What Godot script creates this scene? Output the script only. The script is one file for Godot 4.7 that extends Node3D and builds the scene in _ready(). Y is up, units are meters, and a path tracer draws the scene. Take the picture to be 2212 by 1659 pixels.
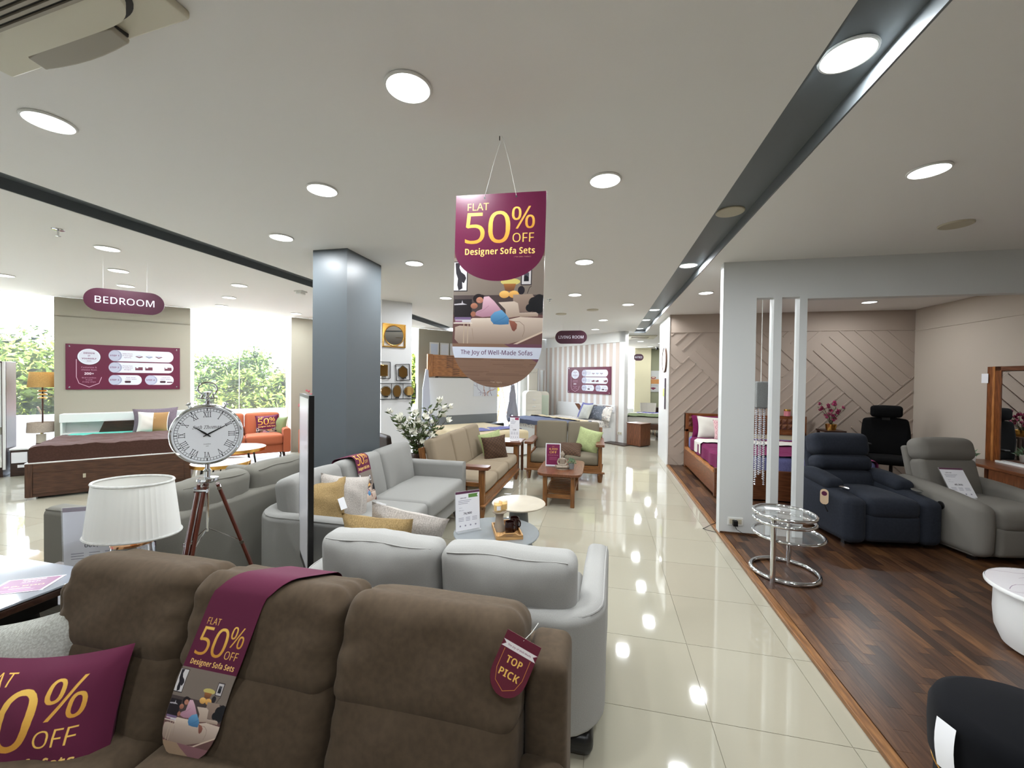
extends Node3D
# A furniture showroom. The aisle runs along -Z, the camera stands at x = z = 0.

const CEIL := 2.94
const BAND_TOP := 3.02
const WALL_TURN := 48.65      # window wall: local x along the wall, local z into the room
const STRIPE_TURN := -41.35   # striped wall
const WIN0 := Vector3(-8.92, 0, -4.93)
const STR0 := Vector3(0.58, 0, -10.96)

var M := {}
var T := {}
var taken := {}
var rng := RandomNumberGenerator.new()


# ---------------------------------------------------------------- geometry
class Geo:
	var v := PackedVector3Array()
	var uv := PackedVector2Array()
	var x := Transform3D()

	func tri(a: Vector3, b: Vector3, c: Vector3, ua := Vector2.ZERO, ub := Vector2.ZERO, uc := Vector2.ZERO) -> void:
		v.append(x * a); v.append(x * b); v.append(x * c)
		uv.append(ua); uv.append(ub); uv.append(uc)

	func quad(a: Vector3, b: Vector3, c: Vector3, d: Vector3) -> void:   # counter-clockwise from the front
		tri(a, b, c, Vector2(0, 1), Vector2(1, 1), Vector2(1, 0))
		tri(a, c, d, Vector2(0, 1), Vector2(1, 0), Vector2(0, 0))

	func panel(w: float, h: float, c := Vector3.ZERO) -> void:   # facing +z, picture upright
		quad(c + Vector3(-w / 2, -h / 2, 0), c + Vector3(w / 2, -h / 2, 0), c + Vector3(w / 2, h / 2, 0), c + Vector3(-w / 2, h / 2, 0))

	func grid(nu: int, nv: int, f: Callable, flip := false) -> void:   # f(u, v) for u, v in 0..1
		var p := []
		for j in nv + 1:
			for i in nu + 1:
				p.append(f.call(float(i) / nu, float(j) / nv))
		for j in nv:
			for i in nu:
				var a: Vector3 = p[j * (nu + 1) + i]
				var b: Vector3 = p[j * (nu + 1) + i + 1]
				var c: Vector3 = p[(j + 1) * (nu + 1) + i + 1]
				var d: Vector3 = p[(j + 1) * (nu + 1) + i]
				var u0 := Vector2(float(i) / nu, 1.0 - float(j) / nv)
				var u1 := Vector2(float(i + 1) / nu, 1.0 - float(j) / nv)
				var u2 := Vector2(float(i + 1) / nu, 1.0 - float(j + 1) / nv)
				var u3 := Vector2(float(i) / nu, 1.0 - float(j + 1) / nv)
				if flip:
					tri(a, c, b, u0, u2, u1); tri(a, d, c, u0, u3, u2)
				else:
					tri(a, b, c, u0, u1, u2); tri(a, c, d, u0, u2, u3)

	func box(s: Vector3, c := Vector3.ZERO, r := 0.0) -> void:   # r: chamfer
		if r > 0.0:
			soft(s, c, minf(r, 0.499 * minf(s.x, minf(s.y, s.z))), 1, 1)
			return
		var h := s / 2
		var p := func(i: int, j: int, k: int) -> Vector3: return c + Vector3(h.x * i, h.y * j, h.z * k)
		quad(p.call(-1, -1, 1), p.call(1, -1, 1), p.call(1, 1, 1), p.call(-1, 1, 1))
		quad(p.call(1, -1, -1), p.call(-1, -1, -1), p.call(-1, 1, -1), p.call(1, 1, -1))
		quad(p.call(1, -1, 1), p.call(1, -1, -1), p.call(1, 1, -1), p.call(1, 1, 1))
		quad(p.call(-1, -1, -1), p.call(-1, -1, 1), p.call(-1, 1, 1), p.call(-1, 1, -1))
		quad(p.call(-1, 1, 1), p.call(1, 1, 1), p.call(1, 1, -1), p.call(-1, 1, -1))
		quad(p.call(-1, -1, -1), p.call(1, -1, -1), p.call(1, -1, 1), p.call(-1, -1, 1))

	func steps(h: float, r: float, k: int, m: int) -> Array:
		var a := []
		for i in k + 1: a.append(-h + r * i / k)
		for i in range(1, m): a.append(-h + r + (2 * h - 2 * r) * i / m)
		for i in k + 1: a.append(h - r + r * i / k)
		return a

	# a rounded box; puff bulges each pair of faces; deform(point, half size) may bend it further
	func soft(s: Vector3, c := Vector3.ZERO, r := 0.05, k := 3, m := 4, puff := Vector3.ZERO, deform = null) -> void:
		var h := s / 2
		var inner := h - Vector3(r, r, r)
		for ax in 3:
			var b := (ax + 1) % 3
			var d := (ax + 2) % 3
			var sb := steps(h[b], r, k, m)
			var sd := steps(h[d], r, k, m)
			for side in [-1.0, 1.0]:
				var pts := []
				for j in sd.size():
					for i in sb.size():
						var p := Vector3.ZERO
						p[ax] = h[ax] * side; p[b] = sb[i]; p[d] = sd[j]
						var q := p.clamp(-inner, inner)
						p = q + (p - q).normalized() * r
						var n := Vector3(p.x / h.x, p.y / h.y, p.z / h.z)
						var o := p
						p.x += puff.x * n.x * maxf(0, 1 - n.y * n.y) * maxf(0, 1 - n.z * n.z)
						p.y += puff.y * n.y * maxf(0, 1 - n.x * n.x) * maxf(0, 1 - n.z * n.z)
						p.z += puff.z * n.z * maxf(0, 1 - n.y * n.y) * maxf(0, 1 - n.x * n.x)
						if deform != null: p = deform.call(p, n)
						pts.append(p + c)
				var w := sb.size()
				for j in sd.size() - 1:
					for i in w - 1:
						var a0: Vector3 = pts[j * w + i]
						var a1: Vector3 = pts[j * w + i + 1]
						var a2: Vector3 = pts[(j + 1) * w + i + 1]
						var a3: Vector3 = pts[(j + 1) * w + i]
						if side > 0: quad(a0, a1, a2, a3)
						else: quad(a0, a3, a2, a1)

	func lathe(prof: Array, seg := 24, c := Vector3.ZERO, sx := 1.0, sz := 1.0) -> void:   # [radius, height] from bottom to top
		for i in prof.size() - 1:
			for s in seg:
				var a0 := TAU * s / seg
				var a1 := TAU * (s + 1) / seg
				var p := func(k: int, a: float) -> Vector3: return c + Vector3(sin(a) * prof[k][0] * sx, prof[k][1], cos(a) * prof[k][0] * sz)
				var A: Vector3 = p.call(i, a0)
				var B: Vector3 = p.call(i, a1)
				var Cc: Vector3 = p.call(i + 1, a1)
				var D: Vector3 = p.call(i + 1, a0)
				var u0 := Vector2(float(s) / seg, 1.0 - float(i) / (prof.size() - 1))
				var u1 := Vector2(float(s + 1) / seg, 1.0 - float(i + 1) / (prof.size() - 1))
				if prof[i][0] > 1e-6: tri(A, B, Cc, u0, Vector2(u1.x, u0.y), u1)
				if prof[i + 1][0] > 1e-6: tri(A, Cc, D, u0, u1, Vector2(u0.x, u1.y))

	func frames(path: PackedVector3Array, closed: bool) -> Array:
		var out := []
		var n := path.size()
		var up := Vector3.UP
		for i in n:
			var a: Vector3 = path[(i - 1 + n) % n] if (i > 0 or closed) else path[i]
			var b: Vector3 = path[(i + 1) % n] if (i < n - 1 or closed) else path[i]
			var t := (b - a).normalized()
			if i == 0 and absf(t.y) > 0.9: up = Vector3.RIGHT
			var s := t.cross(up).normalized()
			up = s.cross(t).normalized()
			out.append([s, up])
		return out

	func tube(path: PackedVector3Array, r: float, seg := 8, closed := false, r_end := -1.0) -> void:
		var fr := frames(path, closed)
		var n := path.size()
		var rings := []
		for i in n:
			var rr: float = r if r_end < 0.0 else lerpf(r, r_end, float(i) / (n - 1))
			var ring := []
			for k in seg:
				var a := TAU * k / seg
				ring.append(path[i] + (fr[i][0] * cos(a) + fr[i][1] * sin(a)) * rr)
			rings.append(ring)
		for i in (n if closed else n - 1):
			var off := 0
			if closed and i == n - 1:   # meet the first ring where it fits best
				var best := 1e9
				for k in seg:
					var dd: float = (rings[i][0] - rings[0][k]).length()
					if dd < best: best = dd; off = k
			for k in seg:
				var A: Vector3 = rings[i][k]
				var B: Vector3 = rings[i][(k + 1) % seg]
				var C2: Vector3 = rings[(i + 1) % n][(k + 1 + off) % seg]
				var D: Vector3 = rings[(i + 1) % n][(k + off) % seg]
				quad(A, D, C2, B)
		if not closed:
			for k in seg:
				tri(path[0], rings[0][k], rings[0][(k + 1) % seg])
				tri(path[n - 1], rings[n - 1][(k + 1) % seg], rings[n - 1][k])

	func bar(a: Vector3, b: Vector3, r: float, seg := 8, r_end := -1.0) -> void:
		tube(PackedVector3Array([a, b]), r, seg, false, r_end)

	# sweeps a profile (x: to the right of the path, y: up) along a path that stays level
	func sweep(path: PackedVector3Array, prof: PackedVector2Array) -> void:
		var n := path.size()
		var m := prof.size()
		var rings := []
		for i in n:
			var t0 := (path[i] - path[i - 1]).normalized() if i > 0 else (path[1] - path[0]).normalized()
			var t1 := (path[i + 1] - path[i]).normalized() if i < n - 1 else t0
			var t := (t0 + t1).normalized()
			var s := t.cross(Vector3.UP).normalized() / maxf(0.5, t.dot(t1))
			var ring := []
			for q in prof: ring.append(path[i] + s * q.x + Vector3.UP * q.y)
			rings.append(ring)
		for i in n - 1:
			for k in m:
				quad(rings[i][k], rings[i + 1][k], rings[i + 1][(k + 1) % m], rings[i][(k + 1) % m])
		var cap := Geometry2D.triangulate_polygon(prof)
		for k in range(0, cap.size(), 3):
			tri(rings[0][cap[k]], rings[0][cap[k + 2]], rings[0][cap[k + 1]])
			tri(rings[n - 1][cap[k]], rings[n - 1][cap[k + 1]], rings[n - 1][cap[k + 2]])

	func extrude(poly: PackedVector2Array, d: float, z0 := 0.0) -> void:   # in xy, from z0 to z0 + d
		var p := poly.duplicate()
		if Geometry2D.is_polygon_clockwise(p): p.reverse()
		var lo := Vector2(1e9, 1e9)
		var hi := -lo
		for q in p: lo = lo.min(q); hi = hi.max(q)
		var span := hi - lo
		var cap := Geometry2D.triangulate_polygon(p)
		for k in range(0, cap.size(), 3):
			var q := [p[cap[k]], p[cap[k + 1]], p[cap[k + 2]]]
			if (q[1] - q[0]).cross(q[2] - q[0]) < 0: q.reverse()
			var w := []
			for a in q: w.append(Vector2((a.x - lo.x) / span.x, 1 - (a.y - lo.y) / span.y))
			tri(Vector3(q[0].x, q[0].y, z0 + d), Vector3(q[1].x, q[1].y, z0 + d), Vector3(q[2].x, q[2].y, z0 + d), w[0], w[1], w[2])
			tri(Vector3(q[0].x, q[0].y, z0), Vector3(q[2].x, q[2].y, z0), Vector3(q[1].x, q[1].y, z0), w[0], w[2], w[1])
		for i in p.size():
			var a := p[i]
			var b := p[(i + 1) % p.size()]
			quad(Vector3(a.x, a.y, z0), Vector3(b.x, b.y, z0), Vector3(b.x, b.y, z0 + d), Vector3(a.x, a.y, z0 + d))

	func flat(poly: PackedVector2Array, y0: float, y1: float) -> void:   # a slab over a polygon in (x, z)
		var old := x
		x = old * Transform3D(Basis(Vector3(1, 0, 0), Vector3(0, 0, 1), Vector3(0, -1, 0)), Vector3(0, y1, 0))
		extrude(poly, y1 - y0, 0.0)
		x = old

	func mesh(crease := 38.0) -> ArrayMesh:
		var n := v.size() / 3
		var fn := PackedVector3Array()
		fn.resize(n)
		var at := {}
		for f in n:
			fn[f] = (v[f * 3 + 1] - v[f * 3]).cross(v[f * 3 + 2] - v[f * 3])
			for k in 3:
				var key := Vector3i((v[f * 3 + k] * 20000.0).round())
				if at.has(key): at[key].append(f)
				else: at[key] = [f]
		var vo := PackedVector3Array()
		var no := PackedVector3Array()
		var uo := PackedVector2Array()
		vo.resize(n * 3); no.resize(n * 3); uo.resize(n * 3)
		var lim := cos(deg_to_rad(crease))
		var un := PackedVector3Array()
		un.resize(n)
		for f in n: un[f] = fn[f].normalized()
		for f in n:
			for k in 3:
				var key := Vector3i((v[f * 3 + k] * 20000.0).round())
				var s := Vector3.ZERO
				for g in at[key]:
					if un[g].dot(un[f]) >= lim: s += fn[g]
				var o: int = f * 3 + [0, 2, 1][k]
				vo[o] = v[f * 3 + k]
				no[o] = s.normalized() if s.length_squared() > 0 else un[f]
				uo[o] = uv[f * 3 + k]
		var arr := []
		arr.resize(Mesh.ARRAY_MAX)
		arr[Mesh.ARRAY_VERTEX] = vo
		arr[Mesh.ARRAY_NORMAL] = no
		arr[Mesh.ARRAY_TEX_UV] = uo
		var am := ArrayMesh.new()
		am.add_surface_from_arrays(Mesh.PRIMITIVE_TRIANGLES, arr)
		return am


# ---------------------------------------------------------------- flat print
class Canvas:
	var im: Image
	var w: int
	var h: int
	var sans: SystemFont
	var bold: SystemFont
	var serif: SystemFont

	func _init(ww: int, hh: int, c: Color) -> void:
		w = ww; h = hh
		im = Image.create_empty(w * 2, h * 2, false, Image.FORMAT_RGB8)
		im.fill(c)
		sans = SystemFont.new(); sans.font_names = PackedStringArray(["Droid Sans"])
		bold = SystemFont.new(); bold.font_names = PackedStringArray(["Droid Sans"]); bold.font_weight = 700
		serif = SystemFont.new(); serif.font_names = PackedStringArray(["Droid Serif"])

	func rect(x: float, y: float, ww: float, hh: float, c: Color) -> void:
		im.fill_rect(Rect2i(roundi(x * 2), roundi(y * 2), roundi(ww * 2), roundi(hh * 2)), c)

	func poly(p: Array, c: Color, c2 := Color(0, 0, 0, 0)) -> void:
		var lo := 1e9
		var hi := -1e9
		for q in p: lo = minf(lo, q.y * 2); hi = maxf(hi, q.y * 2)
		for yy in range(maxi(0, ceili(lo - 0.5)), mini(h * 2, floori(hi - 0.5) + 1)):
			var xs := []
			var yc := yy + 0.5
			for i in p.size():
				var a: Vector2 = p[i] * 2.0
				var b: Vector2 = p[(i + 1) % p.size()] * 2.0
				if (a.y <= yc) != (b.y <= yc):
					xs.append(a.x + (yc - a.y) / (b.y - a.y) * (b.x - a.x))
			xs.sort()
			var cc := c if c2.a == 0.0 else c.lerp(c2, (yc - lo) / maxf(1.0, hi - lo))
			for i in range(0, xs.size() - 1, 2):
				var x0 := ceili(xs[i] - 0.5)
				var x1 := floori(xs[i + 1] - 0.5)
				if x1 >= x0: im.fill_rect(Rect2i(x0, yy, x1 - x0 + 1, 1), cc)

	func oval(cx: float, cy: float, rx: float, ry: float, c: Color, c2 := Color(0, 0, 0, 0)) -> void:
		var p := []
		for i in 48: p.append(Vector2(cx + rx * cos(TAU * i / 48), cy + ry * sin(TAU * i / 48)))
		poly(p, c, c2)

	func pill(x: float, y: float, ww: float, hh: float, c: Color) -> void:
		rect(x + hh / 2, y, ww - hh, hh, c)
		oval(x + hh / 2, y + hh / 2, hh / 2, hh / 2, c)
		oval(x + ww - hh / 2, y + hh / 2, hh / 2, hh / 2, c)

	func curve(pts: Array, thick: float, c: Color) -> void:
		for i in pts.size() - 1:
			var a: Vector2 = pts[i]
			var b: Vector2 = pts[i + 1]
			var s := (b - a).normalized().orthogonal() * thick / 2
			poly([a + s, b + s, b - s, a - s], c)
			oval(b.x, b.y, thick / 2, thick / 2, c)

	# capital height cap, middle of the capitals at (cx, cy); align -1, 0, 1
	func text(s: String, cx: float, cy: float, cap: float, c: Color, o := {}) -> void:
		var tm := TextMesh.new()
		tm.font = {"bold": bold, "serif": serif}.get(o.get("font", ""), sans)
		tm.font_size = 64
		tm.pixel_size = 0.01
		tm.depth = 0.0
		tm.curve_step = 1.0
		tm.text = s
		var arr := tm.get_mesh_arrays()
		if arr.is_empty() or arr[Mesh.ARRAY_VERTEX] == null: return
		var vs: PackedVector3Array = arr[Mesh.ARRAY_VERTEX]
		var ix: PackedInt32Array = arr[Mesh.ARRAY_INDEX] if arr[Mesh.ARRAY_INDEX] != null else PackedInt32Array(range(vs.size()))
		var k := cap / (0.64 * 0.714)
		var lo := 1e9
		var hi := -1e9
		for p in vs: lo = minf(lo, p.x); hi = maxf(hi, p.x)
		var kx: float = k * o.get("wide", 1.0)
		if o.has("width"): kx = o.width / maxf(0.001, hi - lo)
		var ox := (lo + hi) / 2
		match o.get("align", 0):
			-1: ox = lo
			1: ox = hi
		var rot: float = deg_to_rad(o.get("rot", 0.0))
		var sh: float = o.get("shear", 0.0)
		var pp := []
		for p in vs:
			var q := Vector2((p.x - ox) * kx, -p.y * k)
			q.x -= q.y * sh
			pp.append(q.rotated(rot) + Vector2(cx, cy))
		var c2: Color = o.get("grad", Color(0, 0, 0, 0))
		for i in range(0, ix.size(), 3):
			var t := [pp[ix[i]], pp[ix[i + 1]], pp[ix[i + 2]]]
			if c2.a > 0.0:
				var yy: float = (t[0].y + t[1].y + t[2].y) / 3
				poly(t, c.lerp(c2, clampf((yy - cy) / cap + 0.5, 0, 1)))
			else:
				poly(t, c)

	func texture() -> ImageTexture:
		im.resize(w, h, Image.INTERPOLATE_BILINEAR)
		return ImageTexture.create_from_image(im)


# ---------------------------------------------------------------- nodes
func numbered(n: String) -> String:
	if not taken.has(n):
		taken[n] = 0
		return n
	taken[n] += 1
	return "%s_%03d" % [n, taken[n]]

func thing(called: String, label: String, category: String, at := Vector3.ZERO, turn := 0.0, group := "") -> Node3D:
	var o := Node3D.new()
	o.name = numbered(called)
	add_child(o)
	o.position = at
	o.rotation_degrees.y = turn
	o.set_meta("label", label)
	o.set_meta("category", category)
	if group: o.set_meta("group", group)
	return o

func part(parent: Node, called: String, g, mat: Material, at := Vector3.ZERO, turn := Vector3.ZERO, crease := 38.0) -> MeshInstance3D:
	var o := MeshInstance3D.new()
	o.name = called
	o.mesh = g.mesh(crease) if g is Geo else g
	o.material_override = mat
	parent.add_child(o, true)
	o.position = at
	o.rotation_degrees = turn
	return o

func solo(called: String, label: String, category: String, g, mat: Material, at := Vector3.ZERO, turn := Vector3.ZERO, group := "") -> MeshInstance3D:
	var o := part(self, numbered(called), g, mat, at, turn)
	o.set_meta("label", label)
	o.set_meta("category", category)
	if group: o.set_meta("group", group)
	return o

func struct(called: String, g, mat: Material, at := Vector3.ZERO, turn := Vector3.ZERO) -> MeshInstance3D:
	var o := part(self, called, g, mat, at, turn)
	o.set_meta("kind", "structure")
	return o

func copy(o: Node3D, at: Vector3, turn: float, label := "", group := "") -> Node3D:
	var base := String(o.name)
	if base.length() > 4 and base[base.length() - 4] == "_" and base.right(3).is_valid_int(): base = base.left(base.length() - 4)
	var c: Node3D = o.duplicate()
	c.name = numbered(base)
	add_child(c)
	c.position = at
	c.rotation_degrees.y = turn
	if label: c.set_meta("label", label)
	if group: c.set_meta("group", group)
	return c

func G() -> Geo: return Geo.new()

func gbox(s: Vector3, c := Vector3.ZERO, r := 0.0) -> Geo:
	var g := Geo.new()
	g.box(s, c, r)
	return g

func gsoft(s: Vector3, c: Vector3, r: float, puff := Vector3.ZERO, m := 5, k := 3, deform = null) -> Geo:
	var g := Geo.new()
	g.soft(s, c, r, k, m, puff, deform)
	return g

func V(x: float, y: float, z: float) -> Vector3: return Vector3(x, y, z)

func ring(r: float, y: float, n := 40, c := Vector3.ZERO) -> PackedVector3Array:
	var p := PackedVector3Array()
	for i in n: p.append(c + Vector3(cos(TAU * i / n) * r, y, sin(TAU * i / n) * r))
	return p

func xf(o: Vector3, euler_deg := Vector3.ZERO) -> Transform3D:
	return Transform3D(Basis.from_euler(euler_deg * PI / 180.0), o)


# ---------------------------------------------------------------- materials
func noise_tex(freq: float, lo: Color, hi: Color, oct := 3, kind := FastNoiseLite.TYPE_SIMPLEX_SMOOTH, size := 512, seed_ := 1) -> NoiseTexture2D:
	var n := FastNoiseLite.new()
	n.noise_type = kind
	n.frequency = freq
	n.fractal_octaves = oct
	n.seed = seed_
	var t := NoiseTexture2D.new()
	t.width = size; t.height = size
	t.seamless = true
	t.noise = n
	var r := Gradient.new()
	r.set_color(0, lo); r.set_color(1, hi)
	t.color_ramp = r
	return t

func mat(c: Color, rough := 0.7, metal := 0.0, spec := 0.5) -> StandardMaterial3D:
	var m := StandardMaterial3D.new()
	m.albedo_color = c
	m.roughness = rough
	m.metallic = metal
	m.metallic_specular = spec
	return m

func cloth(c: Color, scale := 5.0, sheen := 0.25, tex := "weave", bump := 0.12) -> StandardMaterial3D:
	var m := mat(c, 0.92, 0.0, 0.3)
	m.albedo_texture = T[tex]
	m.uv1_triplanar = true
	m.uv1_scale = Vector3.ONE * scale
	if bump >= 0.3:   # pile deep enough to show
		m.heightmap_enabled = true
		m.heightmap_texture = T.grain
		m.heightmap_scale = bump
	m.rim_enabled = sheen > 0
	m.rim = sheen
	m.rim_tint = 0.6
	return m

func wood(c: Color, rough := 0.4, axis := 0, strength := "wood") -> StandardMaterial3D:
	var m := mat(c, rough, 0.0, 0.5)
	m.albedo_texture = T[strength]
	m.uv1_triplanar = true
	var s := Vector3.ONE * 7.0
	s[axis] = 0.7
	m.uv1_scale = s
	return m

func print_mat(t: Texture2D, rough := 0.5) -> StandardMaterial3D:
	var m := mat(Color.WHITE, rough)
	m.albedo_texture = t
	m.texture_repeat = false
	return m

func make_materials() -> void:
	T.weave = noise_tex(0.12, Color(0.84, 0.84, 0.84), Color(1, 1, 1), 4)
	T.soft = noise_tex(0.02, Color(0.86, 0.86, 0.86), Color(1, 1, 1), 4, FastNoiseLite.TYPE_SIMPLEX_SMOOTH, 512, 5)
	T.grain = noise_tex(0.22, Color(0, 0, 0), Color(1, 1, 1), 2, FastNoiseLite.TYPE_SIMPLEX, 512, 3)
	T.wood = noise_tex(0.012, Color(0.62, 0.58, 0.55), Color(1, 1, 1), 5, FastNoiseLite.TYPE_SIMPLEX_SMOOTH, 512, 7)
	T.fur = noise_tex(0.035, Color(0.72, 0.7, 0.68), Color(1, 1, 1), 4, FastNoiseLite.TYPE_SIMPLEX, 512, 9)
	T.stone = noise_tex(0.008, Color(0.955, 0.955, 0.955), Color(1, 1, 1), 5, FastNoiseLite.TYPE_SIMPLEX_SMOOTH, 512, 11)
	M.ceiling = mat(Color(0.90, 0.895, 0.88), 0.9)
	M.band = mat(Color(0.40, 0.42, 0.43), 0.45)
	M.column = mat(Color(0.34, 0.365, 0.38), 0.42)
	M.white_wall = mat(Color(0.84, 0.84, 0.84), 0.6)
	M.white = mat(Color(0.88, 0.88, 0.87), 0.35)
	M.frame_wall = mat(Color(0.80, 0.81, 0.805), 0.5)
	M.beige_wall = mat(Color(0.635, 0.615, 0.555), 0.8)
	M.taupe_wall = mat(Color(0.64, 0.58, 0.53), 0.75)
	M.peach_wall = mat(Color(0.70, 0.655, 0.60), 0.75)
	M.cream_wall = mat(Color(0.84, 0.81, 0.68), 0.8)
	M.green_wall = mat(Color(0.66, 0.67, 0.56), 0.8)
	M.mid_grey = mat(Color(0.50, 0.51, 0.51), 0.6)
	M.grout = mat(Color(0.55, 0.52, 0.46), 0.8)
	for i in 4:
		var t := mat(Color(0.665, 0.645, 0.575).lerp(Color(0.65, 0.625, 0.555), i / 3.0), 0.045, 0.0, 0.75)
		M["tile%d" % i] = t
	var planks := [Color(0.36, 0.25, 0.18), Color(0.31, 0.215, 0.16), Color(0.42, 0.295, 0.205), Color(0.49, 0.345, 0.225), Color(0.27, 0.19, 0.145), Color(0.39, 0.275, 0.19)]
	for i in planks.size():
		M["plank%d" % i] = wood(planks[i], 0.32, 2)
		M["plank%d" % i].uv1_world_triplanar = true
	M.oak_trim = wood(Color(0.62, 0.43, 0.24), 0.4, 2)
	M.chrome = mat(Color(0.86, 0.87, 0.88), 0.07, 1.0)
	M.gold = mat(Color(0.86, 0.66, 0.34), 0.22, 1.0)
	M.rose_gold = mat(Color(0.90, 0.68, 0.50), 0.12, 1.0)
	M.black_metal = mat(Color(0.035, 0.033, 0.035), 0.35)
	M.black = mat(Color(0.02, 0.02, 0.022), 0.5)
	M.black_mesh = cloth(Color(0.03, 0.03, 0.034), 6.0, 0.0)
	M.mirror = mat(Color(0.93, 0.94, 0.94), 0.0, 1.0)
	M.bronze_mirror = mat(Color(0.72, 0.58, 0.36), 0.03, 1.0)
	M.glass = mat(Color(0.9, 0.95, 0.94, 0.06), 0.0)
	M.glass.transparency = BaseMaterial3D.TRANSPARENCY_ALPHA
	M.acrylic = mat(Color(0.95, 0.96, 0.97, 0.12), 0.02)
	M.acrylic.transparency = BaseMaterial3D.TRANSPARENCY_ALPHA
	M.solid_glass = mat(Color(0.97, 0.98, 0.98, 0.02), 0.0)
	M.solid_glass.refraction_enabled = true
	M.solid_glass.refraction_scale = 0.05
	M.paper = mat(Color(0.90, 0.90, 0.91), 0.6)
	M.maroon = mat(Color(0.36, 0.08, 0.24), 0.45)
	M.dark_maroon = mat(Color(0.25, 0.055, 0.16), 0.45)
	M.string = mat(Color(0.85, 0.85, 0.83), 0.5)
	M.plastic_white = mat(Color(0.86, 0.86, 0.84), 0.35)
	M.brown_cloth = cloth(Color(0.35, 0.295, 0.235), 3.0, 0.35, "soft", 0.05)
	M.grey_cloth = cloth(Color(0.68, 0.675, 0.66), 4.0, 0.2)
	M.grey_cloth_deep = cloth(Color(0.60, 0.595, 0.58), 4.0, 0.2)
	M.olive_cloth = cloth(Color(0.50, 0.49, 0.455), 4.0, 0.15)
	M.taupe_cloth = cloth(Color(0.61, 0.55, 0.465), 4.0, 0.2)
	M.stone_cloth = cloth(Color(0.485, 0.45, 0.385), 4.0, 0.15)
	M.orange_cloth = cloth(Color(0.74, 0.42, 0.30), 4.0, 0.25)
	M.navy_cloth = cloth(Color(0.165, 0.18, 0.215), 3.0, 0.35, "soft", 0.05)
	M.ash_cloth = cloth(Color(0.50, 0.485, 0.455), 5.0, 0.15)
	M.black_velvet = cloth(Color(0.022, 0.026, 0.045), 3.0, 0.4, "soft", 0.05)
	M.gold_fur = cloth(Color(0.80, 0.68, 0.47), 5.0, 0.5, "fur", 0.5)
	M.white_fur = cloth(Color(0.91, 0.88, 0.85), 5.0, 0.5, "fur", 0.5)
	M.white_plush = cloth(Color(0.86, 0.87, 0.84), 5.0, 0.4, "fur", 0.4)
	M.green_satin = cloth(Color(0.66, 0.70, 0.50), 3.0, 0.3, "soft", 0.03)
	M.choco_cloth = cloth(Color(0.27, 0.175, 0.105), 3.0, 0.2)
	M.quilt_brown = cloth(Color(0.31, 0.215, 0.185), 3.0, 0.3, "soft", 0.05)
	M.aqua = cloth(Color(0.38, 0.74, 0.66), 3.0, 0.1, "soft", 0.03)
	M.plum = cloth(Color(0.42, 0.10, 0.28), 3.0, 0.3, "soft", 0.04)
	M.lilac = cloth(Color(0.47, 0.47, 0.66), 3.0, 0.1, "soft", 0.03)
	M.silver_satin = cloth(Color(0.45, 0.40, 0.43), 3.0, 0.4, "soft", 0.03)
	M.white_cloth = cloth(Color(0.87, 0.85, 0.81), 4.0, 0.15)
	M.tan_cloth = cloth(Color(0.64, 0.50, 0.33), 4.0, 0.15)
	M.cream_cloth = cloth(Color(0.85, 0.78, 0.64), 4.0, 0.15)
	M.slate_cloth = cloth(Color(0.40, 0.42, 0.50), 4.0, 0.15)
	M.sage_cloth = cloth(Color(0.55, 0.60, 0.43), 4.0, 0.15)
	M.shade_white = cloth(Color(0.96, 0.96, 0.95), 4.0, 0.1, "soft", 0.02)
	M.shade_white.backlight_enabled = true
	M.shade_white.backlight = Color(0.85, 0.85, 0.83)
	M.shade_mustard = cloth(Color(0.86, 0.74, 0.48), 4.0, 0.1, "soft", 0.02)
	M.shade_mustard.backlight_enabled = true
	M.shade_mustard.backlight = Color(0.85, 0.72, 0.4)
	M.shade_beige = cloth(Color(0.76, 0.70, 0.64), 4.0, 0.1, "soft", 0.02)
	M.shade_beige.backlight_enabled = true
	M.shade_beige.backlight = Color(0.5, 0.45, 0.4)
	for ax in 3:
		var q: String = ["x", "y", "z"][ax]
		M["teak_" + q] = wood(Color(0.57, 0.38, 0.20), 0.32, ax)
		M["walnut_" + q] = wood(Color(0.37, 0.245, 0.17), 0.4, ax)
		M["dark_" + q] = wood(Color(0.26, 0.165, 0.12), 0.35, ax)
		M["red_" + q] = wood(Color(0.50, 0.31, 0.20), 0.32, ax)
		M["sheesham_" + q] = wood(Color(0.56, 0.33, 0.17), 0.3, ax)
		M["honey_" + q] = wood(Color(0.80, 0.54, 0.30), 0.35, ax)
		M["pine_" + q] = wood(Color(0.86, 0.68, 0.44), 0.5, ax)
		M["pale_" + q] = wood(Color(0.78, 0.63, 0.47), 0.45, ax)
	M.leg_dark = wood(Color(0.22, 0.145, 0.115), 0.35, 1)
	M.grey_stone = mat(Color(0.52, 0.54, 0.55), 0.06, 0.0, 0.65)
	M.grey_stone.albedo_texture = T.stone
	M.grey_stone.uv1_triplanar = true
	M.grey_base = mat(Color(0.40, 0.42, 0.43), 0.5)
	M.beige_stone = mat(Color(0.76, 0.72, 0.65), 0.08, 0.0, 0.6)
	M.beige_stone.albedo_texture = T.stone
	M.beige_stone.uv1_triplanar = true
	M.leaf = mat(Color(0.58, 0.68, 0.36), 0.5)
	M.leaf.backlight_enabled = true
	M.leaf.backlight = Color(0.75, 0.85, 0.4)
	M.leaf_dark = mat(Color(0.45, 0.56, 0.30), 0.5)
	M.leaf_dark.backlight_enabled = true
	M.leaf_dark.backlight = Color(0.6, 0.72, 0.36)
	M.bark = mat(Color(0.25, 0.19, 0.14), 0.9)
	M.petal_white = mat(Color(0.90, 0.89, 0.84), 0.6)
	M.petal_white.backlight_enabled = true
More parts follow.
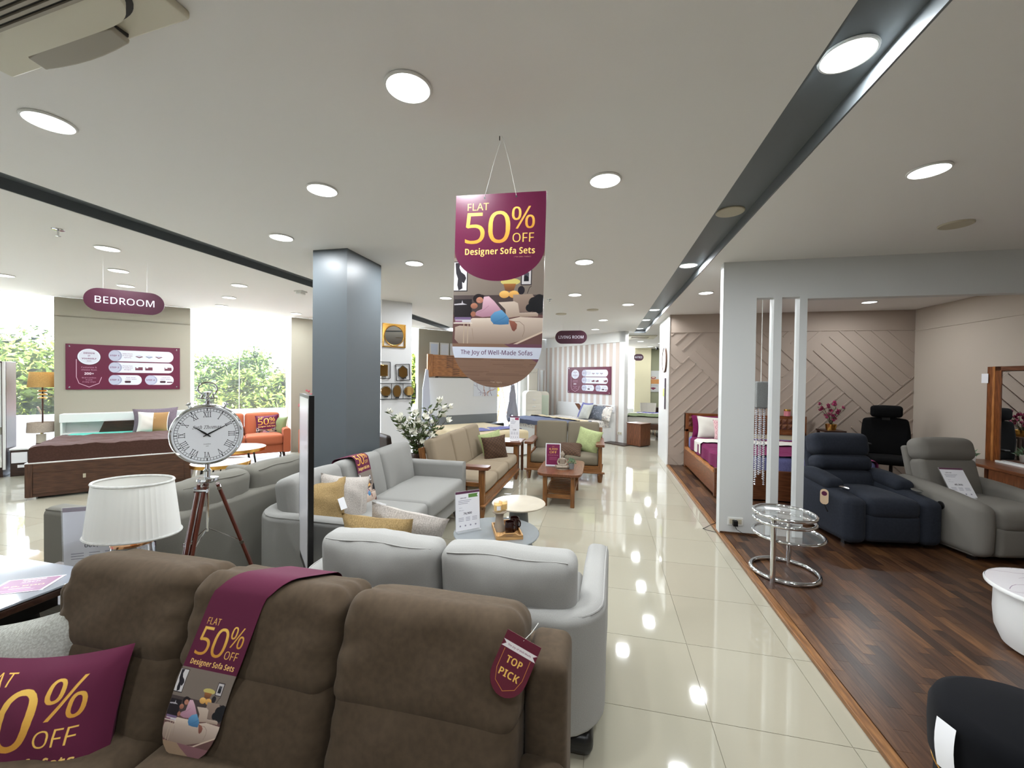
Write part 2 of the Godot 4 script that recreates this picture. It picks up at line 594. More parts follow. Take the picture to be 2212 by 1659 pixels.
	M.petal_white.backlight = Color(0.4, 0.4, 0.36)
	M.petal_pink = mat(Color(0.76, 0.45, 0.48), 0.6)
	M.petal_magenta = mat(Color(0.55, 0.12, 0.30), 0.6)
	M.petal_yellow = mat(Color(0.93, 0.74, 0.08), 0.6)
	M.indoor_leaf = mat(Color(0.27, 0.33, 0.16), 0.5)
	M.succulent = mat(Color(0.42, 0.55, 0.42), 0.6)


# ---------------------------------------------------------------- camera and light
func setup_view() -> void:
	var cam = Camera3D.new()
	cam.name = "camera"
	cam.position = Vector3(0, 1.67, 0)
	cam.rotation_degrees = Vector3(-0.8, 12.56, 0.7)
	cam.fov = 2.0 * rad_to_deg(atan(829.5 / 875.0))
	cam.near = 0.05
	cam.far = 400.0
	add_child(cam)
	cam.current = true
	var sky = ProceduralSkyMaterial.new()
	sky.sky_top_color = Color(0.86, 0.92, 1.0)
	sky.sky_horizon_color = Color(1.0, 1.0, 1.0)
	sky.ground_bottom_color = Color(0.55, 0.56, 0.5)
	sky.ground_horizon_color = Color(0.85, 0.87, 0.85)
	sky.sky_energy_multiplier = 3.4
	sky.ground_energy_multiplier = 2.0
	var env = Environment.new()
	env.background_mode = Environment.BG_SKY
	env.sky = Sky.new()
	env.sky.sky_material = sky
	env.tonemap_mode = Environment.TONE_MAPPER_LINEAR
	env.tonemap_exposure = 1.24
	env.sdfgi_enabled = true
	env.ssao_enabled = true
	env.ssil_enabled = true
	var we = WorldEnvironment.new()
	we.name = "environment"
	we.environment = env
	add_child(we)
	var sun = DirectionalLight3D.new()
	sun.name = "sun"
	sun.light_energy = 9.0
	sun.light_color = Color(1.0, 0.96, 0.88)
	sun.light_angular_distance = 0.6
	sun.shadow_enabled = true
	sun.sky_mode = DirectionalLight3D.SKY_MODE_LIGHT_ONLY
	add_child(sun)
	sun.look_at_from_position(Vector3.ZERO, Vector3(-0.55, -0.8, -0.35))


# ---------------------------------------------------------------- setting
func inside() -> PackedVector2Array:   # floor plan of the store, (x, z)
	return PackedVector2Array([Vector2(-12.88, -0.43), Vector2(-1.76, -13.06), Vector2(0.58, -10.98), Vector2(0.66, -11.07), Vector2(0.1, -17.3), Vector2(5.4, -17.3), Vector2(5.4, 3.5), Vector2(-12.88, 3.5)])

func strip(x0: float, x1: float, z0 := -20.0, z1 := 5.0) -> Array:
	return Geometry2D.intersect_polygons(inside(), PackedVector2Array([Vector2(x0, z0), Vector2(x1, z0), Vector2(x1, z1), Vector2(x0, z1)]))

func in_view(p: Vector3, slack := 0.06) -> bool:   # is a floor point within the photograph's frame
	var q = Basis.from_euler(Vector3(-0.8, 12.56, 0.7) * PI / 180.0).inverse() * (p - Vector3(0, 1.67, 0))
	if q.z > -0.3: return false
	return absf(q.x / -q.z) < 1106.0 / 875.0 + slack and absf(q.y / -q.z) < 829.5 / 875.0 + slack

func build_shell() -> void:
	# floor: bed of grout, tiles on it
	var g = G()
	g.flat(inside(), -0.2, -0.004)
	var floor_ = struct("floor", g, M.grout)
	var spots = []
	for i in range(-22, 3):
		for j in range(-5, 31):
			var c = Vector2(0.545 + 0.6 * (i - 0.5), -2.13 - 0.6 * (j - 0.5))
			if c.x > 1.25 + 0.3: continue
			spots.append(c)
	spots.sort_custom(func(a: Vector2, b: Vector2) -> bool: return a.length() < b.length())
	var tile = BoxMesh.new()
	tile.size = Vector3(0.597, 0.006, 0.597)
	var rest = G()
	var n = 0
	rng.seed = 11
	for c in spots:
		var cell = PackedVector2Array([c + Vector2(-0.2985, -0.2985), c + Vector2(0.2985, -0.2985), c + Vector2(0.2985, 0.2985), c + Vector2(-0.2985, 0.2985)])
		var whole = true
		for q in cell:
			if not Geometry2D.is_point_in_polygon(q, inside()) or q.x > 1.25: whole = false
		var seen = whole and n < 290 and c.length() < 9.6
		if seen:
			var any = false
			for q in cell: any = any or in_view(Vector3(q.x, 0, q.y))
			seen = any
		if seen:
			var o = MeshInstance3D.new()
			o.name = "tile"
			o.mesh = tile
			o.material_override = M["tile%d" % rng.randi_range(0, 3)]
			o.position = Vector3(c.x, -0.003, c.y)
			floor_.add_child(o, true)
			n += 1
		else:
			for p in Geometry2D.intersect_polygons(cell, inside()):
				for p2 in Geometry2D.intersect_polygons(p, PackedVector2Array([Vector2(-20, -20), Vector2(1.25, -20), Vector2(1.25, 5), Vector2(-20, 5)])):
					if p2.size() > 2: rest.flat(p2, -0.006, 0.0)
	var far = part(floor_, "tiles_further_off", rest, M.tile1)
	far.set_meta("kind", "stuff")
	# right of the aisle, behind the panelled block, the tiles go on
	g = G()
	g.flat(PackedVector2Array([Vector2(1.25, -17.3), Vector2(5.26, -17.3), Vector2(5.26, -9.5), Vector2(1.25, -9.5)]), -0.004, 0.0)
	var back_floor = part(floor_, "tiles_beyond_the_block", g, M.tile2)
	back_floor.set_meta("kind", "stuff")

	# raised timber floor on the right
	g = G()
	g.flat(PackedVector2Array([Vector2(1.29, -8.36), Vector2(5.27, -8.36), Vector2(5.27, 3.5), Vector2(1.29, 3.5)]), -0.01, 0.020)
	var deck = struct("floor_timber", g, M.plank4)
	g = G()
	g.box(V(0.055, 0.03, 11.9), V(1.272, 0.015, -2.4), 0.006)
	struct("trim_1", g, M.oak_trim)
	var pieces = []
	rng.seed = 5
	var w = 0.0665
	for r in 60:
		var x = 1.302 + w * (r + 0.5)
		if x > 5.25: break
		var z = -8.34 - rng.randf() * 0.4
		while z < 1.0:
			var l = rng.randf_range(0.32, 0.52)
			var z0 = maxf(z, -8.35)
			var z1 = z + l
			if z1 - z0 > 0.05: pieces.append([x, (z0 + z1) / 2, z1 - z0, rng.randi_range(0, 5)])
			z += l
	pieces.sort_custom(func(a: Array, b: Array) -> bool: return Vector2(a[0], a[1]).length() < Vector2(b[0], b[1]).length())
	var others = [G(), G(), G(), G(), G(), G()]
	n = 0
	var unit = BoxMesh.new()
	unit.size = Vector3(w - 0.0008, 0.010, 1.0)
	for p in pieces:
		if n < 295 and in_view(Vector3(p[0], 0.03, p[1]), 0.02):
			var o = MeshInstance3D.new()
			o.name = "plank"
			o.mesh = unit
			o.material_override = M["plank%d" % p[3]]
			o.position = Vector3(p[0], 0.025, p[1])
			o.scale.z = p[2] - 0.0012
			deck.add_child(o, true)
			n += 1
		else:
			others[p[3]].box(Vector3(w - 0.0008, 0.010, p[2] - 0.0012), Vector3(p[0], 0.025, p[1]))
	for i in 6:
		var o = part(deck, "planks_further_off", others[i], M["plank%d" % i])
		o.set_meta("kind", "stuff")

	# ceiling with two recessed grey channels
	g = G()
	for s in [[-14.0, -4.09], [-3.75, 0.81], [1.115, 6.0]]:
		for p in strip(s[0], s[1]): g.flat(p, CEIL, CEIL + 0.16)
	for p in strip(0.81, 1.115, -20.0, -11.5): g.flat(p, CEIL, CEIL + 0.16)
	g.flat(Geometry2D.offset_polygon(inside(), 0.0)[0], CEIL + 0.16, CEIL + 0.3)
	struct("ceiling", g, M.ceiling)
	g = G()   # channel linings
	for p in strip(-4.089, -3.751): g.flat(p, BAND_TOP, CEIL + 0.16)
	for p in strip(-4.089, -4.079): g.flat(p, CEIL + 0.001, BAND_TOP)
	for p in strip(-3.761, -3.751): g.flat(p, CEIL + 0.001, BAND_TOP)
	struct("trim_2", g, M.band)
	g = G()
	for p in strip(0.811, 1.114, -11.5): g.flat(p, BAND_TOP, CEIL + 0.16)
	for p in strip(0.811, 0.821, -11.5): g.flat(p, CEIL + 0.001, BAND_TOP)
	for p in strip(1.104, 1.114, -11.5): g.flat(p, CEIL + 0.001, BAND_TOP)
	for p in strip(0.821, 1.104, -11.5, -11.49): g.flat(p, CEIL + 0.001, BAND_TOP)
	struct("trim_3", g, M.band)

	# grey column
	struct("wall_grey_column", gbox(V(0.39, CEIL, 0.63), V(-2.68, CEIL / 2, -3.89)), M.column)
	# white pillar that carries the small mirrors
	g = G()
	g.x = xf(V(-3.557, 0, -6.051), V(0, WALL_TURN, 0))
	g.box(V(0.52, CEIL, 0.4), V(0.26, CEIL / 2, -0.2))
	struct("wall_white_pillar", g, M.white_wall)

	# slotted screen wall and lintel
	g = G()
	var z = -4.75
	var t = 0.11
	for s in [[1.255, 1.58, 0.03, CEIL], [1.745, 1.82, 0.32, 2.55], [1.985, 2.055, 0.03, CEIL], [1.58, 1.985, 0.03, 0.32], [1.58, 1.985, 2.55, CEIL], [2.055, 5.27, 2.53, CEIL]]:
		g.box(V(s[1] - s[0], s[3] - s[2], t), V((s[0] + s[1]) / 2, (s[2] + s[3]) / 2, z - t / 2))
	struct("wall_screen", g, M.frame_wall)
	struct("baseboard_screen", gbox(V(0.79, 0.018, 0.008), V(1.66, 0.039, z + 0.004)), M.plank2)

	# panelled wall behind the plum bed
	g = G()
	g.box(V(4.0, CEIL, 1.25), V(3.265, CEIL / 2, -8.975))
	var panelled = struct("wall_panelled", g, M.taupe_wall)
	lattice(panelled)
	struct("wall_block_end", gbox(V(0.02, CEIL, 1.27), V(1.255, CEIL / 2, -8.97)), M.white)
	# right wall
	g = G()
	g.box(V(0.14, CEIL + 0.1, 21.0), V(5.33, CEIL / 2, -6.9))
	struct("wall_right", g, M.peach_wall)
	struct("trim_4", gbox(V(0.012, 0.014, 3.6), V(5.254, 2.575, -6.55)), M.peach_wall)
	# behind the camera
	struct("wall_rear", gbox(V(18.4, CEIL + 0.1, 0.14), V(-3.7, CEIL / 2, 3.57)), M.white_wall)
	struct("wall_left", gbox(V(0.14, CEIL + 0.1, 4.0), V(-12.95, CEIL / 2, 1.55)), M.white_wall)
	# far end
	g = G()
	g.box(V(0.62, CEIL, 0.3), V(1.58, CEIL / 2, -17.15))
	struct("wall_far_pillar", g, M.cream_wall)
	struct("wall_far", gbox(V(3.7, CEIL, 0.14), V(3.56, CEIL / 2, -17.37)), M.green_wall)
	g = G()
	g.flat(PackedVector2Array([Vector2(0.62, -11.1), Vector2(0.5, -11.1), Vector2(-0.05, -17.4), Vector2(0.1, -17.4)]), 0.0, CEIL)
	struct("wall_far_left", g, M.white_wall)
	struct("wall_far_sill", gbox(V(1.3, 0.5, 0.14), V(0.68, 0.25, -17.37)), M.white_wall)
	# striped wall
	g = G()
	g.x = xf(STR0, V(0, STRIPE_TURN, 0))
	g.box(V(3.12, CEIL, 0.12), V(-1.56, CEIL / 2, -0.06))
	var striped = struct("wall_striped", g, M.white)
	var stripe_mat = mat(Color(0.79, 0.735, 0.70), 0.7)
	var k = 0
	var xx = -0.2
	while xx > -3.1:
		var sg = G()
		sg.x = g.x
		sg.box(V(0.115, 2.66, 0.004), V(xx - 0.0575, 1.33, 0.002))
		part(striped, "stripe", sg, stripe_mat)
		xx -= 0.222
		k += 1
	g = G()
	g.x = xf(STR0, V(0, STRIPE_TURN, 0))
	g.box(V(3.12, 0.28, 0.03), V(-1.56, CEIL - 0.14, 0.015))
	g.box(V(0.17, CEIL, 0.03), V(-0.085, CEIL / 2, 0.015))
	struct("trim_5", g, M.white)

	window_wall()

func lattice(wall: Node3D) -> void:   # mitred battens on the panelled wall: parallel slats that turn at right angles
	var zf = -8.35
	var batten = func(a: Vector2, b: Vector2) -> void:
		var lo = Vector2(1.29, 0.03)
		var hi = Vector2(5.25, 2.59)
		# clip the segment to the panel
		var d = b - a
		var t0 = 0.0
		var t1 = 1.0
		for ax in 2:
			if absf(d[ax]) < 1e-6: continue
			var ta = (lo[ax] - a[ax]) / d[ax]
			var tb = (hi[ax] - a[ax]) / d[ax]
			t0 = maxf(t0, minf(ta, tb)); t1 = minf(t1, maxf(ta, tb))
		if t1 - t0 < 0.02: return
		var p = a + d * t0
		var q = a + d * t1
		var len = p.distance_to(q)
		if len < 0.06: return
		var g = G()
		g.box(V(len, 0.022, 0.011))
		part(wall, "batten", g, M.taupe_wall, V((p.x + q.x) / 2, (p.y + q.y) / 2, zf + 0.0055), V(0, 0, rad_to_deg((q - p).angle())))
	var top = G()
	top.box(V(3.96, 0.02, 0.014), V(3.27, 2.6, zf + 0.007))
	part(wall, "batten", top, M.taupe_wall)
	var step = 0.175
	var dg = Vector2(1, 1).normalized()
	var dn = Vector2(1, -1).normalized()
	# squares of slats turned against each other, set on the diagonal
	var side = step * 8
	for i in range(-3, 5):
		for j in range(-3, 5):
			var c = Vector2(1.62, 1.13) + dg * side * i + dn * side * j
			if c.x < 0.2 or c.x > 6.4 or c.y < -1.2 or c.y > 3.8: continue
			var along: Vector2 = dg if (i + j) % 2 == 0 else dn
			var across: Vector2 = dn if (i + j) % 2 == 0 else dg
			for k in range(0, 8):
				var m = c + across * (k * step - side / 2)
				batten.call(m - along * side / 2, m + along * side / 2)

func window_wall() -> void:
	var at = WIN0
	var tw = V(0, WALL_TURN, 0)
	var seg = func(called: String, a: float, b: float, y0: float, y1: float, m: Material, d := 0.55) -> Node3D:
		var g = G()
		g.box(V(b - a, y1 - y0, d), V((a + b) / 2, (y0 + y1) / 2, -d / 2))
		return struct(called, g, m, at, tw)
	seg.call("wall_window_end", -6.2, -4.4, 0.0, CEIL, M.beige_wall)
	seg.call("wall_window_pillar_1", 0.0, 1.78, 0.0, CEIL, M.beige_wall)
	seg.call("wall_window_pillar_2", 3.5, 5.55, 0.0, CEIL, M.beige_wall)
	seg.call("wall_window_pillar_3", 6.43, 8.62, 0.0, CEIL, M.beige_wall, 0.2)
	seg.call("wall_window_pillar_4", 9.76, 10.9, 0.0, CEIL, M.white, 0.2)
	seg.call("trim_6", 0.0, 1.78, 2.62, 2.632, M.beige_wall, 0.0).position = at + Basis.from_euler(tw * PI / 180) * V(0, 0, 0.008)
	var n = 1
	for w in [[-4.4, -3.0, false], [-3.0, -1.45, false], [-1.45, 0.0, true], [1.78, 3.5, true], [5.55, 6.43, false], [8.62, 9.76, false]]:
		var zw = -0.48 if w[0] < 8.0 else -0.15
		var o = struct("window_%d" % n, gbox(V(w[1] - w[0], CEIL, 0.012), V((w[0] + w[1]) / 2, CEIL / 2, zw)), M.glass, at, tw)
		var fr = G()
		for sx in [w[0] + 0.02, w[1] - 0.02]: fr.box(V(0.04, CEIL, 0.05), V(sx, CEIL / 2, zw))
		for sy in [0.03, CEIL - 0.02]: fr.box(V(w[1] - w[0], 0.05, 0.05), V((w[0] + w[1]) / 2, sy, zw))
		part(o, "window_frame", fr, M.white)
		if w[2]:
			var mu = G()
			var mx: float = (w[0] + w[1]) / 2 - 0.06
			mu.box(V(0.012, CEIL, 0.03), V(mx, CEIL / 2, zw))
			part(o, "glazing_bar", mu, M.white)
		n += 1
	var fw = struct("window_%d" % n, gbox(V(1.25, CEIL, 0.012), V(0.68, CEIL / 2, -17.3)), M.glass)
	part(fw, "window_frame", gbox(V(0.05, CEIL, 0.05), V(1.27, CEIL / 2, -17.3)), M.white)

func lamp(at: Vector3, energy: float, label: String) -> void:
	var t = thing("ceiling_light", label, "ceiling light", at, 0, "round LED ceiling lights")
	var g = G()
	g.lathe([[0.100, 0.0], [0.103, -0.004], [0.100, -0.010], [0.093, -0.011], [0.093, -0.004], [0.100, 0.0]], 32)
	part(t, "trim_ring", g, M.plastic_white)
	g = G()
	g.lathe([[0.093, -0.009], [0.0, -0.0095]], 32)
	part(t, "diffuser", g, M.glow)
	var l = AreaLight3D.new()
	l.name = "light"
	l.area_size = Vector2(0.165, 0.165)
	l.light_energy = energy
	l.light_color = Color(0.965, 0.985, 1.0)
	l.area_range = 30.0
	l.area_attenuation = 2.0
	l.shadow_enabled = true
	t.add_child(l)
	l.position.y = -0.014
	l.rotation_degrees.x = -90

func build_lamps() -> void:
	M.glow = mat(Color(0.95, 0.95, 0.93), 0.5)
	M.glow.emission_enabled = true
	M.glow.emission = Color(0.98, 1.0, 1.0)
	M.glow.emission_energy_multiplier = 3.0
	var e = 1.7
	for p in [
			[-0.847, -1.644, "glowing round LED ceiling light between the air conditioner and the banner"],
			[-2.748, -1.503, "glowing round LED ceiling light just off the air conditioner corner, by the dark ceiling channel"],
			[-1.879, -2.423, "glowing round LED ceiling light between the banner and the grey column"],
			[-0.002, -2.655, "glowing round LED ceiling light beside the banner, toward the aisle"],
			[-2.891, -3.18, "glowing round LED ceiling light right before the grey column"],
			[-4.918, -3.131, "glowing round LED ceiling light just before the BEDROOM sign"],
			[-5.833, -3.828, "glowing round LED ceiling light above the BEDROOM sign"],
			[-6.732, -4.509, "glowing round LED ceiling light behind the BEDROOM sign"],
			[-7.66, -3.738, "glowing round LED ceiling light above the mirror wardrobe"],
			[-5.028, -4.765, "glowing round LED ceiling light, first of three between the dark channel and orange sofa window"],
			[-5.975, -5.473, "glowing round LED ceiling light, middle of the three before the orange sofa window"],
			[-6.832, -6.107, "glowing round LED ceiling light over the orange sofa window, last of three"],
			[-2.06, -4.175, "glowing round LED ceiling light next to the grey column, toward the banner"],
			[-2.449, -6.073, "glowing round LED ceiling light between the mirror pillar and the banner"],
			[-0.21, -4.452, "glowing round LED ceiling light over the teak coffee table side of the aisle"],
			[-0.42, -6.15, "glowing round LED ceiling light above the teak two seater"],
			[-0.001, -8.867, "glowing round LED ceiling light beside the LIVING ROOM sign"],
			[-0.192, -10.473, "glowing round LED ceiling light before the striped wall"],
			[0.405, -7.08, "glowing round LED ceiling light between the teak two seater and the grey channel"],
			[1.439, -6.32, "glowing round LED ceiling light above the carved bed, behind the slotted screen"],
			[1.878, -2.905, "glowing round LED ceiling light over the chrome table"],
			[4.075, -7.444, "glowing round LED ceiling light above the office chair"],
			[-6.109, -7.118, "glowing round LED ceiling light by the beige pillar near the grey column"],
			[1.209, -13.897, "glowing round LED ceiling light past the striped wall, over the sage green bed"],
			[1.747, -16.022, "glowing round LED ceiling light before the green wall"],
			[1.943, -14.648, "glowing round LED ceiling light above the dark purple-grey chair"],
		]:
		lamp(V(p[0], CEIL, p[1]), e, p[2])
	for p in [[-1.9, 0.6], [0.2, 0.4], [2.4, 0.2], [-4.6, 0.8], [-5.6, -1.6]]:
		lamp(V(p[0], CEIL, p[1]), e, "glowing round LED ceiling light in the part of the store nearest the entrance wall")
	for p in [[0.965, -1.94], [0.962, -5.086], [0.95, -8.174], [0.93, -9.525], [0.93, -11.1]]:
		lamp(V(p[0], BAND_TOP, p[1]), e, "glowing round LED light set in the grey ceiling channel over the aisle")
	# round blank covers of unused fittings
	for p in [[0.971, -3.535, BAND_TOP, "round cream blank cover plate in the grey ceiling channel"], [2.726, -3.926, CEIL, "round blank cover plate on the ceiling before the slotted screen"], [-0.193, -7.547, CEIL, "small round blank cover plate on the ceiling near the living room sign"], [-0.805, -7.94, CEIL, "small round ceiling cover plate above the wooden two seater"]]:
		var g = G()
		g.lathe([[0.0, 0.0], [0.105, 0.0], [0.105, -0.008], [0.10, -0.012], [0.0, -0.012]], 28)
		solo("ceiling_cover_plate", p[3], "cover plate", g, M.plastic_cream, V(p[0], p[2], p[1]))


# ---------------------------------------------------------------- outdoors
func leaf_crown(c: Vector3, r: Vector3, n: int, size: float) -> ArrayMesh:
	var vo = PackedVector3Array()
	var no = PackedVector3Array()
	var blobs = []
	for i in 16:
		var d = Vector3(rng.randfn(), rng.randfn() * 0.8, rng.randfn()).normalized() * rng.randf_range(0.25, 0.85)
		blobs.append([d * r, rng.randf_range(0.28, 0.5)])
	for i in n:
		var b: Array = blobs[rng.randi() % blobs.size()]
		var d = Vector3(rng.randfn(), rng.randfn(), rng.randfn()).normalized()
		var p: Vector3 = c + b[0] + d * r * b[1] * pow(rng.randf(), 0.35)
		var t = Vector3(rng.randfn(), rng.randfn() * 0.5 - 0.3, rng.randfn()).normalized()
		var nn = (d + Vector3(0, 0.7, 0) + Vector3(rng.randfn(), rng.randfn(), rng.randfn()) * 0.5).normalized()
		var s = t.cross(nn).normalized()
		var l = size * rng.randf_range(0.6, 1.3)
		var q = [p - t * l, p + s * l * 0.36, p + t * l, p - s * l * 0.36]
		for k in [0, 1, 2, 0, 2, 3]:
			vo.append(q[k]); no.append(nn)
	var arr = []
	arr.resize(Mesh.ARRAY_MAX)
	arr[Mesh.ARRAY_VERTEX] = vo
	arr[Mesh.ARRAY_NORMAL] = no
	var m = ArrayMesh.new()
	m.add_surface_from_arrays(Mesh.PRIMITIVE_TRIANGLES, arr)
	return m

func outdoors() -> void:
	var b = Basis.from_euler(V(0, WALL_TURN, 0) * PI / 180)
	# parapet of the balcony outside the windows
	struct("wall_parapet", gbox(V(17.5, 0.88, 0.12), V(2.6, 0.44, -1.35), 0.01), M.white_wall, WIN0, V(0, WALL_TURN, 0))
	struct("floor_balcony", gbox(V(17.5, 0.15, 1.3), V(2.6, -0.085, -0.7)), M.white_wall, WIN0, V(0, WALL_TURN, 0))
	struct("floor_street", gbox(V(160, 0.2, 80), V(0, -4.6, -42)), M.grout, WIN0, V(0, WALL_TURN, 0))
	rng.seed = 21
	var spots = [[-6.6, -6.8, 1.0, 2.0, "leaf"], [-1.1, -6.8, 0.9, 2.0, "leaf"], [4.0, -6.4, 0.8, 1.9, "leaf"], [9.6, -7.0, 1.0, 2.0, "leaf"], [-5.0, -14.0, 1.5, 2.5, "leaf_dark"], [2.6, -14.5, 1.2, 2.5, "leaf_dark"], [9.6, -15.0, 1.5, 2.5, "leaf_dark"]]
	var names = ["near street tree outside beyond the mirror wardrobe", "near street tree outside the window behind the mustard lamp", "near street tree outside the window behind the orange sofa", "near street tree outside the glass door", "further tree outside beyond the mirror wardrobe", "further tree outside, behind the near one by the orange sofa", "further tree outside the narrow window near the white pillar"]
	for i in spots.size():
		var s: Array = spots[i]
		var p: Vector3 = WIN0 + b * V(s[0], 0, s[1])
		var t = thing("street_tree", names[i], "tree", V(p.x, -4.5, p.z), 0, "trees outside the windows")
		var g = G()
		g.tube(PackedVector3Array([V(0, 0, 0), V(0.1, 2.0, 0.05), V(-0.05, 3.6, 0), V(0.05, s[2] + 4.3, 0.1)]), 0.16, 8, false, 0.05)
		for k in 5:
			var a = TAU * k / 5.0 + i
			g.tube(PackedVector3Array([V(0, 3.4 + 0.2 * k, 0), V(cos(a) * 0.8, 4.4 + 0.2 * k, sin(a) * 0.8), V(cos(a) * 1.4, 5.3 + 0.2 * k, sin(a) * 1.4)]), 0.06, 6, false, 0.02)
		part(t, "trunk", g, M.bark)
		part(t, "crown", leaf_crown(V(0, s[2] + 4.55, 0), V(s[3], s[3] * 0.85, s[3]), 9000, 0.13), M[s[4]])
	for q in [[-1.6, -20.0, 4.3, "double-headed street lamp outside the window beside the beige wall"], [3.2, -21.0, 3.9, "double-headed street lamp outside the window above the tripod clock"]]:
		var p: Vector3 = WIN0 + b * V(q[0], 0, q[1])
		var t = thing("street_lamp", q[3], "street lamp", V(p.x, -4.5, p.z), WALL_TURN)
		var h: float = q[2] + 4.5
		var g = G()
		g.bar(V(0, 0, 0), V(0, h, 0), 0.07, 8, 0.05)
		part(t, "pole", g, M.band)
		g = G()
		g.bar(V(-0.8, h - 0.35, 0), V(0.8, h - 0.35, 0), 0.035)
		part(t, "cross_arm", g, M.band)
		for sx in [-1, 1]:
			g = G()
			g.soft(V(0.3, 0.16, 0.2), V(sx * 0.85, h - 0.35, 0), 0.07)
			part(t, "lamp_head", g, M.band)
	# buildings across the street, seen through the narrow windows further along
	for q in [[9.5, -26.0, 7.0, 9.0, 6.0, "pale pink building with blue bands outside the narrow window", Color(0.72, 0.55, 0.62)], [21.0, -24.0, 8.0, 7.5, 6.0, "light grey building outside beyond the glass door", Color(0.70, 0.72, 0.76)]]:
		var p: Vector3 = WIN0 + b * V(q[0], 0, q[1])
		var t = thing("building", q[5], "building", V(p.x, -4.5, p.z), WALL_TURN)
		part(t, "wall", gbox(V(q[2], q[3], q[4]), V(0, q[3] / 2, 0)), mat(q[6], 0.9))
		for r in 4:
			for c in 4:
				var g = G()
				g.box(V(q[2] * 0.15, 1.1, 0.08), V(q[2] * (-0.36 + 0.24 * c), 1.6 + r * 1.9, q[4] / 2 + 0.02))
				part(t, "window", g, M.column)


# ---------------------------------------------------------------- printed matter
const GOLD := Color(0.93, 0.76, 0.36)
const GOLD2 := Color(0.80, 0.56, 0.20)
const MAROON := Color(0.36, 0.075, 0.215)

func offer_text(cv: Canvas, x: float, y: float, w: float, h := 0.0) -> void:   # FLAT 50% OFF, filling a box of width w
	var k = w / 155.0
	cv.text("FLAT", x + 28 * k, y + 11 * k, 15 * k, GOLD, {"wide": 1.12})
	cv.text("5", x + 22 * k, y + 56 * k, 66 * k, GOLD, {"grad": GOLD2, "width": 44 * k})
	cv.text("0", x + 76 * k, y + 56 * k, 66 * k, GOLD, {"grad": GOLD2, "width": 48 * k})
	cv.text("%", x + 128 * k, y + 38 * k, 46 * k, GOLD, {"grad": GOLD2, "width": 50 * k})
	cv.text("OFF", x + 129 * k, y + 79 * k, 19 * k, GOLD, {"width": 46 * k})
	cv.text("Designer Sofa Sets", x + 78 * k, y + 106 * k, 13 * k, Color(0.95, 0.80, 0.45), {"font": "bold", "width": 154 * k})

